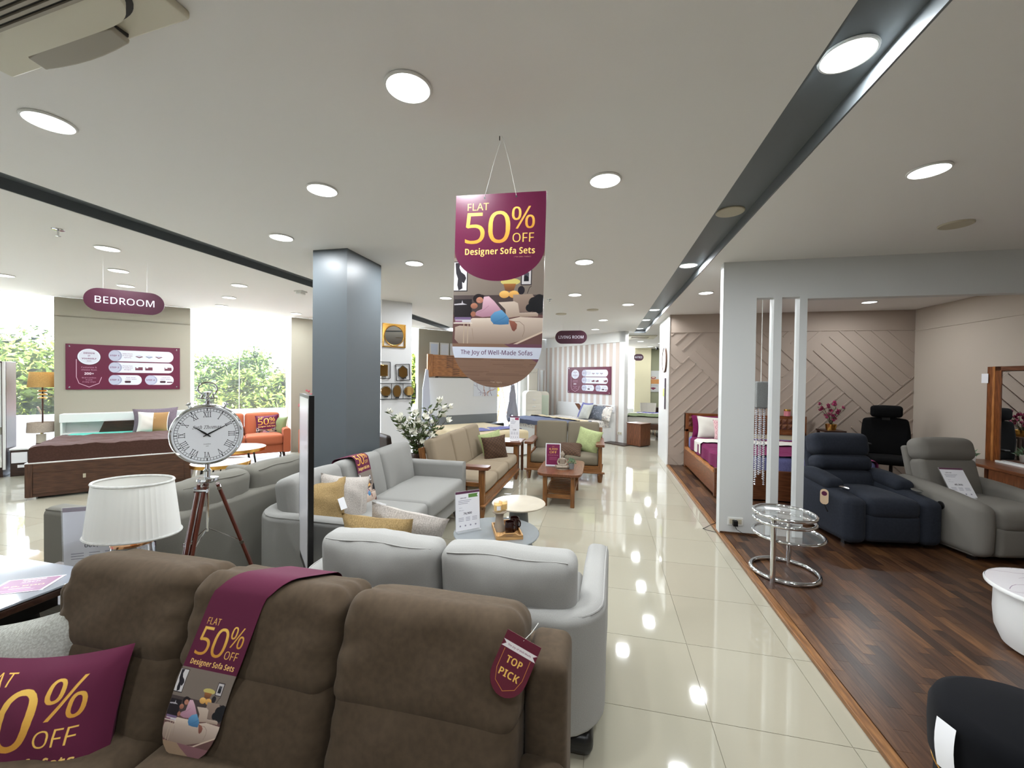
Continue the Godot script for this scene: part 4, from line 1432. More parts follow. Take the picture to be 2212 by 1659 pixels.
func brown_sofa() -> void:
	var o = thing("recliner_sofa", "brown suede three seater recliner sofa with padded headrests and a printed runner", "sofa", V(-1.06, 0, -1.17))
	var m: Material = M.brown_cloth
	var hw = 0.98
	part(o, "base", gsoft(V(2 * hw - 0.24, 0.30, 0.78), V(0, 0.20, 0.32), 0.03), m)
	for i in 3:
		var cx = (-0.275 + 0.565 * (i - 1) - 0.005) + 0.28 - 0.0
		cx = -0.56 + 0.5675 * i - 0.005
		var ph = 1.7 * i
		var pucker = func(q: Vector3, n: Vector3) -> Vector3:
			var e = smoothstep(0.55, 0.98, absf(n.x))
			q.z += e * 0.005 * sin(70.0 * q.y + ph)
			q.y += e * 0.004 * sin(80.0 * q.z + ph)
			q.z += 0.006 * sin(6.0 * n.x + ph) * sin(4.0 * n.y)
			return q
		part(o, "headrest_cushion", gsoft(V(0.566, 0.31, 0.25), Vector3.ZERO, 0.065, V(0.0, 0.003, 0.004), 12, 5, pucker), m, V(cx, 0.822, 0.0), V(-17, 0, 0), 75)
		part(o, "lumbar_cushion", gsoft(V(0.562, 0.36, 0.22), Vector3.ZERO, 0.06, V(0.0, 0.01, 0.025), 10, 4, pucker), m, V(cx, 0.575, 0.07), V(-14, 0, 0), 75)
		part(o, "seat_cushion", gsoft(V(0.562, 0.20, 0.60), V(cx, 0.43, 0.42), 0.06, V(0, 0.03, 0.02), 8), m, Vector3.ZERO, Vector3.ZERO, 75)
		part(o, "footrest", gsoft(V(0.562, 0.26, 0.10), V(cx, 0.24, 0.74), 0.04, V(0, 0, 0.02), 6), m, Vector3.ZERO, Vector3.ZERO, 75)
	for s in [-1, 1]:
		part(o, "back_wing", gsoft(V(0.125, 0.79, 0.20), V(s * (hw - 0.065), 0.46, -0.06), 0.03, V(0, 0.008, 0.006), 6), m, Vector3.ZERO, Vector3.ZERO, 60)
		part(o, "arm", gsoft(V(0.16, 0.52, 0.80), V(s * (hw - 0.075), 0.34, 0.40), 0.06, V(0.01, 0.02, 0), 6), m, Vector3.ZERO, Vector3.ZERO, 60)
	part(o, "back_panel", gsoft(V(2 * hw - 0.12, 0.74, 0.10), V(0, 0.45, -0.15), 0.04), m)
	for sx in [-1, 1]:
		for sz in [-0.1, 0.68]: part(o, "foot", gbox(V(0.06, 0.06, 0.06), V(sx * (hw - 0.12), 0.03, sz), 0.006), M.black_metal)
	# printed runner draped over the middle headrest
	var line = over_cushion(V(0.0075, 0.822, 0.0), -17.0, 0.165, 0.134, 0.07)
	line.append(V(-0.075, 0.60, 0.215))
	line.append(V(-0.10, 0.53, 0.225))
	for k in line.size(): line[k].x = lerpf(0.05, -0.12, clampf((k - 6.0) / (line.size() - 7.0), 0.0, 1.0)) - 0.02
	runner("sofa_runner", "long maroon FLAT 50% OFF runner draped over the brown sofa's middle headrest", V(-1.06, 0, -1.17), line, 0.0, 0.20)

# centre line of a cloth lying over a cushion that leans by lean degrees: up its back, over the top, down its front
func over_cushion(c: Vector3, lean: float, hh: float, hd: float, r: float) -> Array:
	var b = Basis.from_euler(V(lean, 0, 0) * PI / 180)
	var p = [V(0, 0.0, -hd), V(0, hh - r, -hd)]
	for i in 5: p.append(V(0, hh - r + r * sin(PI / 2 * (i + 1) / 6.0), -hd + r - r * cos(PI / 2 * (i + 1) / 6.0)))
	p.append(V(0, hh, 0))
	for i in 6: p.append(V(0, hh - r + r * cos(PI / 2 * i / 5.0), hd - r + r * sin(PI / 2 * i / 5.0)))
	p.append(V(0, 0.0, hd + 0.006))
	p.append(V(0, -hh * 0.5, hd + 0.008))
	p.append(V(0, -hh * 0.9, hd + 0.008))
	var out = []
	for q in p: out.append(c + b * q)
	return out

# a strip of printed cloth along a centre line; its far end rounded
func runner(called: String, label: String, at: Vector3, line: Array, v0: float, w: float, across := Vector3.RIGHT) -> void:
	var c = Curve3D.new()
	for i in line.size():
		var a: Vector3 = line[maxi(0, i - 1)]
		var b: Vector3 = line[mini(line.size() - 1, i + 1)]
		var tan = (b - a) / 6.0
		c.add_point(line[i], -tan, tan)
	var len = c.get_baked_length()
	var n = 44
	var top = []
	var nrm = []
	for i in n + 1:
		var s = len * i / n
		top.append(c.sample_baked(s, true))
	var g = G()
	var half = func(i: int) -> float:
		var e = len * (n - i) / n
		return w / 2 * (1.0 if e > w * 0.55 else sqrt(maxf(0.03, 1.0 - pow(1.0 - e / (w * 0.55), 2))))
	for layer in 2:
		for i in n:
			var d0: Vector3 = (top[mini(n, i + 1)] - top[maxi(0, i - 1)]).normalized()
			var d1: Vector3 = (top[mini(n, i + 2)] - top[i]).normalized()
			for k in 6:
				var p = []
				var uvs = []
				for q in [[i + 1, k, d1], [i + 1, k + 1, d1], [i, k + 1, d0], [i, k, d0]]:
					var a: float = q[1] / 3.0 - 1.0
					var hw: float = half.call(q[0])
					var nn: Vector3 = across.cross(q[2]).normalized() * -1.0
					p.append(top[q[0]] + across * a * hw + nn * (0.002 if layer == 0 else 0.0005))
					uvs.append(Vector2(0.5 + a * hw / w, v0 + (1.0 - v0) * q[0] / n))
				if layer == 0:
					g.tri(p[0], p[1], p[2], uvs[0], uvs[1], uvs[2]); g.tri(p[0], p[2], p[3], uvs[0], uvs[2], uvs[3])
				else:
					g.tri(p[0], p[2], p[1], uvs[0], uvs[2], uvs[1]); g.tri(p[0], p[3], p[2], uvs[0], uvs[3], uvs[2])
	solo(called, label, "runner", g, M.p_runner, at)

# carved timber sofa with loose cushions; front +z
func timber_sofa(o: Node3D, w: float, d: float, seats: int, fabric: Material) -> void:
	for s in [-1, 1]:
		var x = s * (w / 2 - 0.065)
		var arm = G()
		var outline = PackedVector2Array()
		for q in [[-0.06, -d / 2 + 0.06], [0.05, -d / 2 + 0.06], [0.06, 0.1], [0.075, d / 2 - 0.05], [0.06, d / 2], [-0.06, d / 2], [-0.075, d / 2 - 0.05], [-0.06, 0.1]]: outline.append(Vector2(q[0], q[1]))
		arm.x = xf(V(x, 0.0, 0.0))
		arm.flat(outline, 0.585, 0.622)
		part(o, "armrest", arm, M.red_z)
		var post = G()
		post.box(V(0.06, 0.48, 0.07), V(x, 0.345, d / 2 - 0.09), 0.006)
		part(o, "arm_post", post, M.teak_y)
		post = G()
		post.box(V(0.06, 0.72, 0.06), Vector3.ZERO, 0.006)
		part(o, "back_post", post, M.teak_y, V(x, 0.45, -d / 2 + 0.10), V(-12, 0, 0))
		part(o, "side_rail", gbox(V(0.045, 0.05, d - 0.2), V(x, 0.40, -0.01), 0.005), M.teak_z)
		part(o, "side_rail", gbox(V(0.05, 0.09, d - 0.14), V(x, 0.20, -0.01), 0.005), M.teak_z)
		for k in 3: part(o, "side_slat", gbox(V(0.018, 0.17, 0.07), V(x, 0.315, -0.16 + 0.15 * k)), M.red_y)
		for sz in [-1, 1]:
			var leg = G()
			leg.x = xf(V(x, 0, sz * (d / 2 - 0.09)))
			leg.lathe([[0.0, 0.0], [0.030, 0.0], [0.042, 0.09], [0.050, 0.155], [0.0, 0.16]], 4)
			part(o, "leg", leg, M.teak_y)
	part(o, "front_rail", gbox(V(w - 0.16, 0.10, 0.04), V(0, 0.215, d / 2 - 0.07), 0.006), M.teak_x)
	part(o, "moulding", gbox(V(w + 0.02, 0.025, 0.06), V(0, 0.158, d / 2 - 0.06), 0.008), M.teak_x)
	part(o, "back_rail", gbox(V(w - 0.16, 0.08, 0.035), V(0, 0.76, -d / 2 + 0.035), 0.006), M.teak_x)
	part(o, "seat_board", gbox(V(w - 0.2, 0.025, d - 0.2), V(0, 0.255, 0)), M.teak_x)
	var iw = w - 0.17
	for i in seats:
		var sw = iw / seats
		var cx = -iw / 2 + sw * (i + 0.5)
		part(o, "seat_cushion", gsoft(V(sw - 0.006, 0.16, d - 0.22), V(cx, 0.345, 0.05), 0.05, V(0, 0.02, 0.015), 6), fabric, Vector3.ZERO, Vector3.ZERO, 60)
		part(o, "back_cushion", gsoft(V(sw - 0.008, 0.52, 0.14), Vector3.ZERO, 0.045, V(0, 0.01, 0.02), 6), fabric, V(cx, 0.645, -d / 2 + 0.155), V(-14, 0, 0), 60)

func recliner(o: Node3D, m: Material, kind: int) -> void:   # front +z
	var w = 0.90
	part(o, "base", gsoft(V(w - 0.06, 0.30, 0.74), V(0, 0.19, 0.0), 0.03), m)
	for s in [-1, 1]:
		if kind == 0:
			var slope = func(q: Vector3, n: Vector3) -> Vector3:
				q.y += (-0.05 * n.z - 0.01) * maxf(0.0, n.y)
				return q
			part(o, "arm", gsoft(V(0.20, 0.50, 0.86), V(s * (w / 2 - 0.10), 0.29, 0.02), 0.07, V(0.012, 0.01, 0.012), 7, 4, slope), m, Vector3.ZERO, Vector3.ZERO, 70)
			part(o, "arm_pad", gsoft(V(0.19, 0.11, 0.50), Vector3.ZERO, 0.05, V(0, 0.03, 0.0), 6), m, V(s * (w / 2 - 0.10), 0.575, -0.10), V(6, 0, 0), 70)
			var cup = G()
			cup.lathe([[0.0, 0.0], [0.045, 0.0], [0.048, 0.008], [0.040, 0.006], [0.0, 0.004]], 20)
			part(o, "cup_holder", cup, M.chrome, V(s * (w / 2 - 0.10), 0.545, 0.26), V(12, 0, 0))
		else:
			var slope2 = func(q: Vector3, n: Vector3) -> Vector3:
				q.y += (-0.06 * n.z - 0.03 * n.z * n.z) * maxf(0.0, n.y)
				return q
			part(o, "arm", gsoft(V(0.17, 0.56, 0.88), V(s * (w / 2 - 0.085), 0.33, 0.0), 0.075, V(0.008, 0.0, 0.02), 8, 4, slope2), m, Vector3.ZERO, Vector3.ZERO, 70)
	var iw = w - (0.40 if kind == 0 else 0.34)
	part(o, "seat_cushion", gsoft(V(iw, 0.20, 0.66), V(0, 0.39, 0.12), 0.07, V(0, 0.035, 0.02), 7), m, Vector3.ZERO, Vector3.ZERO, 70)
	part(o, "footrest", gsoft(V(iw, 0.28, 0.12), V(0, 0.20, 0.385), 0.045, V(0, 0, 0.02), 6), m, Vector3.ZERO, Vector3.ZERO, 70)
	var b = Node3D.new()
	b.name = "backrest"
	o.add_child(b)
	b.position = V(0, 0.40, -0.24)
	b.rotation_degrees.x = -14
	if kind == 0:
		for k in 3:
			part(b, ["lumbar_roll", "shoulder_roll", "head_roll"][k], gsoft(V([0.58, 0.60, 0.60][k], [0.25, 0.17, 0.25][k], 0.22), V(0, [0.10, 0.315, 0.525][k], 0.0), 0.065, V(0.01, 0.012, 0.035), 8, 4), m, Vector3.ZERO, Vector3.ZERO, 70)
		part(b, "back_shell", gsoft(V(0.62, 0.66, 0.10), V(0, 0.30, -0.10), 0.04), m)
	else:
		part(b, "back_cushion", gsoft(V(0.60, 0.46, 0.17), V(0, 0.20, 0.0), 0.05, V(0.0, 0.01, 0.025), 8), m, Vector3.ZERO, Vector3.ZERO, 70)
		part(b, "head_roll", gsoft(V(0.60, 0.24, 0.20), V(0, 0.53, 0.015), 0.075, V(0.01, 0.015, 0.03), 8, 4), m, Vector3.ZERO, Vector3.ZERO, 70)
		part(b, "back_shell", gsoft(V(0.63, 0.60, 0.07), V(0, 0.28, -0.09), 0.03), m)
	for sx in [-1, 1]:
		for sz in [-1, 1]: part(o, "foot", gbox(V(0.05, 0.045, 0.05), V(sx * 0.36, 0.0225, sz * 0.3)), M.black_metal)

func line_grey(at: Vector3) -> void:   # the grey three seater's runner; the sofa is turned by 90 degrees
	var l = over_cushion(V(0, 0.675, -0.455 + 0.13 + 0.09), -12.0, 0.252, 0.125, 0.055)
	l.append(l[l.size() - 1] + V(0, -0.06, 0.012))
	var out = []
	for q in l: out.append(V(q.z, q.y, 0.10))
	runner("sofa_runner", "maroon FLAT 50% OFF runner draped over a back cushion of the grey three seater", at, out, 0.30, 0.21, V(0, 0, -1))

func build_seats() -> void:
	brown_sofa()
	var o = thing("loveseat", "light grey fabric two seater sofa with its back to the brown recliner sofa", "sofa", V(-0.765, 0, -2.165), 180)
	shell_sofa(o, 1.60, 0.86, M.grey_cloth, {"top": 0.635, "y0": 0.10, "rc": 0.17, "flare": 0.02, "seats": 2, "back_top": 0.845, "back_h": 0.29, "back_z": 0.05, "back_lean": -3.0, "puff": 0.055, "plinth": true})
	o = thing("fabric_sofa", "grey fabric three seater sofa beside the grey column, with a printed runner", "sofa", V(-2.015, 0, -3.465), 90)
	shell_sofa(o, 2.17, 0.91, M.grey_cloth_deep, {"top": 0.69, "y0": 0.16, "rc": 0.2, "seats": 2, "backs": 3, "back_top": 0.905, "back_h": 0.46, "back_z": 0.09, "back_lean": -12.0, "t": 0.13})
	line_grey(V(-2.015, 0, -3.465))
	o = thing("fabric_sofa", "olive grey fabric sofa standing with its back to the tripod clock", "sofa", V(-3.11, 0, -2.66), -90)
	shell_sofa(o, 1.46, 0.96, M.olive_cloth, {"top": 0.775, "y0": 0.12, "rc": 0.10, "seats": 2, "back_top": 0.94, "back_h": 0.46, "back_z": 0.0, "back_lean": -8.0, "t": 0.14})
	o = thing("timber_sofa", "teak three seater sofa with taupe cushions beside the aisle", "sofa", V(-1.74, 0, -5.58), 90)
	timber_sofa(o, 2.06, 0.90, 3, M.taupe_cloth)
	o = thing("timber_sofa", "teak two seater sofa with grey-brown cushions facing down the aisle", "sofa", V(-0.60, 0, -7.06), 0)
	timber_sofa(o, 1.30, 0.90, 2, M.stone_cloth)
	o = thing("recliner_chair", "dark blue-grey padded recliner armchair with stacked back rolls", "armchair", V(2.76, 0.03, -5.12), 8.6)
	recliner(o, M.navy_cloth, 0)
	o = thing("recliner_chair", "ash grey recliner armchair with a round button on its arm and a price card", "armchair", V(3.70, 0.03, -5.0), 12.0)
	recliner(o, M.ash_cloth, 1)
	var btn = G()
	btn.lathe([[0.0, 0.012], [0.036, 0.010], [0.042, 0.0], [0.0, 0.0]], 22)
	part(o, "power_button", btn, M.black, V(-0.452, 0.44, 0.10), V(0, 0, 90))
	# throw cushions
	pillow("throw_cushion", "mustard plush cushion leaning in the corner of the grey three seater", V(-2.13, 0.635, -2.74), V(-14, 48, 3), 0.43, 0.43, 0.19, M.gold_fur, M.gold_fur)
	pillow("throw_cushion", "white plush cushion with a paper tag on the grey three seater", V(-2.04, 0.645, -2.92), V(-16, 66, -14), 0.44, 0.44, 0.18, M.white_fur, M.white_fur)
	pillow("throw_cushion", "mustard plush cushion peeking over the light grey two seater's back cushion", V(-1.25, 0.69, -2.11), V(14, 8, -3), 0.42, 0.40, 0.18, M.gold_fur, M.gold_fur)
	pillow("throw_cushion", "white plush cushion with a paper tag behind the light grey two seater's back cushion", V(-1.14, 0.70, -2.22), V(18, 12, -14), 0.46, 0.42, 0.18, M.white_fur, M.white_fur)
	pillow("throw_cushion", "brown quilted cushion standing on the teak three seater", V(-1.62, 0.57, -6.1), V(-12, 40, 4), 0.42, 0.40, 0.15, M.quilted, M.choco_cloth)
	pillow("throw_cushion", "green cushion behind the brown cushion on the teak three seater", V(-1.72, 0.60, -6.28), V(-14, 45, 10), 0.42, 0.42, 0.14, M.green_satin, M.green_satin)
	pillow("throw_cushion", "light green cushion leaning against the arm of the teak two seater", V(-0.22, 0.62, -7.02), V(-16, -12, -12), 0.42, 0.42, 0.15, M.green_satin, M.green_satin)
	pillow("throw_cushion", "brown quilted cushion lying on the teak two seater", V(-0.52, 0.49, -6.86), V(-68, -4, 0), 0.42, 0.40, 0.14, M.quilted, M.choco_cloth)
	pillow("throw_cushion", "maroon FLAT 50% OFF printed cushion on the brown recliner sofa", V(-1.67, 0.55, -0.88), V(-18, 12, 5), 0.50, 0.48, 0.16, M.p_cushion, M.maroon_cloth)
	pillow("throw_cushion", "white plush cushion behind the maroon printed cushion on the brown sofa", V(-1.90, 0.615, -0.99), V(-18, 14, 14), 0.42, 0.42, 0.15, M.white_plush, M.white_plush)
	# tags
	tag_card("cushion_tag", "small white paper tag on the white cushion of the grey three seater", V(-1.96, 0.68, -2.78), V(-20, 60, 10), 0.05, 0.09)
	tag_card("cushion_tag", "small white paper tag on the white cushion behind the two seater's back cushion", V(-1.27, 0.885, -2.15), V(-6, 12, -14), 0.06, 0.085)
	var tg = thing("hang_tag", "maroon TOP PICK hang tag on the brown recliner sofa's headrest", "tag", V(-0.222, 0.903, -1.044), 0)
	tg.rotation_degrees = V(-16, 8, -24)
	var poly = PackedVector2Array([Vector2(-0.05, 0.075), Vector2(0.05, 0.075)])
	for i in 13: poly.append(Vector2(0.05 * cos(PI * i / 12.0), -0.02 - 0.055 * sin(PI * i / 12.0)))
	var g = G()
	g.extrude(poly, 0.0015)
	part(tg, "card", g, M.p_tag)
	g = G()
	g.tube(PackedVector3Array([V(0, 0.068, 0.001), V(0.012, 0.095, -0.004), V(0.02, 0.12, -0.02)]), 0.0012, 5)
	part(tg, "string", g, M.string)

func tag_card(called: String, label: String, at: Vector3, rot: Vector3, w: float, h: float) -> void:
	var g = G()
	g.box(V(w, h, 0.002))
	var o = solo(called, label, "tag", g, M.paper, at)
	o.rotation_degrees = rot


# ---------------------------------------------------------------- tables and pieces near the sofas
func table_lamp_white() -> void:
	var o = thing("table_lamp", "table lamp with an oval white pleated shade and clear glass base behind the brown sofa", "lamp", V(-2.09, 0.60, -1.43), 12)
	var g = G()
	var n = 96
	for i in n:
		var a0 = TAU * i / n
		var a1 = TAU * (i + 1) / n
		var p = func(a: float, k: int, rows: Array) -> Vector3:
			var r: Array = rows[k]
			var pl: float = 1.0 + 0.012 * sin(a * 46.0) * r[2]
			return V(sin(a) * r[0] * pl, r[1], cos(a) * r[0] * 0.72 * pl)
		var rows = [[0.190, 0.338, 0.0], [0.188, 0.346, 1.0], [0.161, 0.57, 1.0], [0.160, 0.58, 0.0]]
		for k in 3: g.quad(p.call(a0, k, rows), p.call(a1, k, rows), p.call(a1, k + 1, rows), p.call(a0, k + 1, rows))
		var inner = [[0.157, 0.579, 0.0], [0.186, 0.339, 0.0]]
		g.quad(p.call(a0, 0, inner), p.call(a1, 0, inner), p.call(a1, 1, inner), p.call(a0, 1, inner))
	part(o, "lamp_shade", g, M.shade_pleat)
	for q in [[0.160, 0.577], [0.1905, 0.341]]:
		g = G()
		var pr = PackedVector3Array()
		for i in 48: pr.append(V(sin(TAU * i / 48) * q[0], q[1], cos(TAU * i / 48) * q[0] * 0.72))
		g.tube(pr, 0.006, 6, true)
		part(o, "shade_binding", g, M.shade_white)
	g = G()
	g.lathe([[0.0, 0.02], [0.075, 0.02], [0.078, 0.03], [0.078, 0.285], [0.075, 0.295], [0.0, 0.295]], 32)
	part(o, "glass_body", g, M.solid_glass)
	g = G()
	g.lathe([[0.0, 0.296], [0.080, 0.296], [0.081, 0.306], [0.0, 0.312]], 32)
	part(o, "cap", g, M.rose_gold)
	g = G()
	g.lathe([[0.0, 0.0], [0.088, 0.0], [0.088, 0.016], [0.0, 0.019]], 32)
	part(o, "foot", g, M.rose_gold)
	g = G()
	g.bar(V(0, 0.312, 0), V(0, 0.40, 0), 0.012)
	part(o, "socket", g, M.rose_gold)
	g = G()
	g.lathe([[0.0, 0.40], [0.02, 0.405], [0.03, 0.45], [0.022, 0.49], [0.0, 0.505]], 16)
	part(o, "bulb", g, M.white)
	# the table it stands on
	var t = thing("side_table", "dark brown side table behind the brown sofa, under the white lamp", "table", V(-2.52, 0, -1.52))
	part(t, "top", gbox(V(0.96, 0.04, 0.32), V(0, 0.578, 0), 0.006), M.dark_x)
	part(t, "apron", gbox(V(0.88, 0.09, 0.24), V(0, 0.51, 0)), M.dark_x)
	for sx in [-1, 1]:
		for sz in [-1, 1]: part(t, "leg", gbox(V(0.05, 0.56, 0.05), V(sx * 0.41, 0.28, sz * 0.10), 0.004), M.dark_y)
	card_stand("price_card", "large white price card in a clear stand, seen from behind near the white lamp", M.p_price_d, V(-2.60, 0.60, -1.60), 212, 0.25, 0.36, 2.0, M.p_price_back)
	# glossy table at the far left
	t = thing("dining_table", "dark dining table with a pale glossy glass top beside the brown sofa's end", "table", V(-2.95, 0, -0.93), 0)
	part(t, "glass_top", gbox(V(1.36, 0.010, 0.98), V(0, 0.745, 0), 0.003), M.table_glass)
	part(t, "top", gbox(V(1.36, 0.03, 0.98), V(0, 0.722, 0), 0.006), M.dark_x)
	var xg = G()
	xg.box(V(0.012, 0.004, 0.98), V(0.35, 0.7395, 0))
	xg.box(V(1.36, 0.004, 0.008), V(0.0, 0.7395, 0.2))
	part(t, "inlay_line", xg, M.band)
	part(t, "apron", gbox(V(1.16, 0.08, 0.78), V(0, 0.667, 0)), M.black_metal)
	for sx in [-1, 1]:
		for sz in [-1, 1]:
			part(t, "leg", tapered_leg(0.64, 0.05, 0.035, V(sx * 0.10, 0, sz * 0.05)), M.black_metal, V(sx * 0.48, 0, sz * 0.32))
	var lf = G()
	lf.box(V(0.20, 0.0015, 0.14))
	var leaf = solo("leaflet", "small maroon and white leaflet lying on the glossy dining table", "leaflet", lf, M.p_arch, V(-2.42, 0.7508, -1.24), V(0, 30, 0))

func tripod_clock() -> void:
	var o = thing("tripod_clock", "round chrome clock with roman numerals on a wooden tripod", "clock", V(-2.13, 0, -1.82), 44)
	var c = V(0, 1.34, 0.0)
	var g = G()
	g.x = xf(c, V(90, 0, 0))
	g.lathe([[0.0, -0.03], [0.150, -0.03], [0.163, -0.02], [0.168, 0.0], [0.166, 0.018], [0.160, 0.026], [0.154, 0.022], [0.154, 0.012], [0.0, 0.012]], 56)
	part(o, "case", g, M.chrome)
	g = G()
	var disc = PackedVector2Array()
	for i in 64: disc.append(Vector2(cos(TAU * i / 64), sin(TAU * i / 64)) * 0.1545)
	g.extrude(disc, 0.002, 0.0125)
	part(o, "dial", g, M.p_clock, c)
	for h in [[-52.0, 0.075, "hour_hand", 0.010], [60.0, 0.118, "minute_hand", 0.008]]:
		g = G()
		g.extrude(PackedVector2Array([Vector2(-0.002, -0.02), Vector2(0.002, -0.02), Vector2(h[3] / 2, 0.012), Vector2(0.0006, h[1]), Vector2(-0.0006, h[1]), Vector2(-h[3] / 2, 0.012)]), 0.0015)
		part(o, h[2], g, M.black, c + V(0, 0, 0.017), V(0, 0, -h[0]))
	g = G()
	var gp = PackedVector3Array()
	for i in 24:   # crown handle, an open ring
		var a = deg_to_rad(-60 + 300.0 * i / 23)
		gp.append(V(sin(deg_to_rad(30) + a + PI) * 0.043, 0.267 + 0.0 - cos(deg_to_rad(30) + a + PI) * 0.036, 0))
	gp = PackedVector3Array()
	for i in 25:
		var a = deg_to_rad(-150 + 300.0 * i / 24)
		gp.append(V(sin(a) * 0.043, 0.252 + cos(a) * 0.036, 0))
	gp.insert(0, V(-0.028, 0.200, 0)); gp.append(V(0.028, 0.200, 0))
	g.tube(gp, 0.0045, 8)
	part(o, "crown_ring", g, M.chrome, c)
	g = G()
	g.lathe([[0.010, 0.165], [0.012, 0.185], [0.008, 0.19], [0.014, 0.2], [0.008, 0.21], [0.016, 0.225], [0.018, 0.234], [0.0, 0.236]], 18)
	part(o, "crown", g, M.chrome, c)
	g = G()
	g.bar(V(-0.045, 0.2, 0), V(0.045, 0.2, 0), 0.004)
	part(o, "crown_bar", g, M.chrome, c)
	for s in [-1, 1]:
		g = G()
		g.lathe([[0.009, 0.0], [0.007, 0.012], [0.015, 0.022], [0.0, 0.028]], 14)
		part(o, "pusher", g, M.chrome, c + V(s * 0.075, 0.150, 0), V(0, 0, -s * 26))
	g = G()
	g.lathe([[0.014, 1.10], [0.014, 1.135], [0.020, 1.14], [0.012, 1.15], [0.012, 1.185]], 18)
	part(o, "neck", g, M.chrome)
	g = G()
	g.lathe([[0.0, 1.075], [0.035, 1.075], [0.050, 1.085], [0.050, 1.098], [0.02, 1.104], [0.0, 1.104]], 24)
	part(o, "hub", g, M.chrome)
	var ends = [V(-0.25, 0, 0.10), V(0.36, 0, 0.0), V(0.02, 0, -0.36)]
	ends = [V(-0.16, 0, 0.30), V(0.38, 0, -0.05), V(-0.22, 0, -0.27)]
	for e in ends:
		var d: Vector3 = e.normalized()
		var top: Vector3 = d * 0.045 + V(0, 1.06, 0)
		var side = d.cross(Vector3.UP)
		var leg = Node3D.new()
		leg.name = "leg"
		o.add_child(leg, true)
		var mid = top.lerp(e, 0.58)
		for s in [-1, 1]:
			g = G()
			g.bar(top + side * 0.016 * s, mid + side * 0.016 * s, 0.0095)
			part(leg, "upper_rail", g, M.tripod_wood)
		g = G()
		g.bar(top.lerp(e, 0.42), e, 0.011, 8, 0.009)
		part(leg, "lower_rail", g, M.tripod_wood)
		for q in [0.02, 0.33, 0.58]:
			g = G()
			var cc: Vector3 = top.lerp(e, q)
			g.bar(cc - side * 0.032, cc + side * 0.032, 0.011)
			part(leg, "clamp", g, M.chrome)
		g = G()
		g.bar(cc_at(top, e, 0.33), V(0, 0.82, 0), 0.0025)
		part(leg, "spreader", g, M.chrome)
		g = G()
		g.bar(e + V(0, 0.001, 0), e + V(0, 0.035, 0), 0.012)
		part(leg, "foot_cap", g, M.chrome)
	g = G()
	g.bar(V(0, 1.08, 0), V(0, 0.80, 0), 0.007)
	part(o, "centre_rod", g, M.chrome)

func cc_at(a: Vector3, b: Vector3, t: float) -> Vector3: return a.lerp(b, t)

func display_panel() -> void:
	var a = V(-1.715, 0, -2.125)
	var b = V(-2.03, 0, -2.425)
	var mid = (a + b) / 2
	var w = a.distance_to(b)
	var turn = rad_to_deg(atan2(-(a.z - b.z), a.x - b.x))
	var o = thing("display_panel", "tall thin black-edged display panel with a pale face beside the grey three seater", "display panel", mid, turn)
	var g = G()
	for s in [[V(0.02, 1.55, 0.03), V(-w / 2, 0.775, 0)], [V(0.02, 1.55, 0.03), V(w / 2, 0.775, 0)], [V(w, 0.02, 0.03), V(0, 1.54, 0)], [V(w, 0.05, 0.03), V(0, 0.46, 0)]]: g.box(s[0], s[1])
	part(o, "frame", g, M.black_metal)
	part(o, "pale_face", gbox(V(w - 0.03, 1.05, 0.012), V(0, 1.005, 0.010)), M.panel_white)
	part(o, "backing", gbox(V(w - 0.03, 1.05, 0.008), V(0, 1.005, -0.008)), M.black)
	for s in [-1, 1]: part(o, "foot", gbox(V(0.03, 0.02, 0.22), V(s * w / 2, 0.01, 0)), M.black_metal)

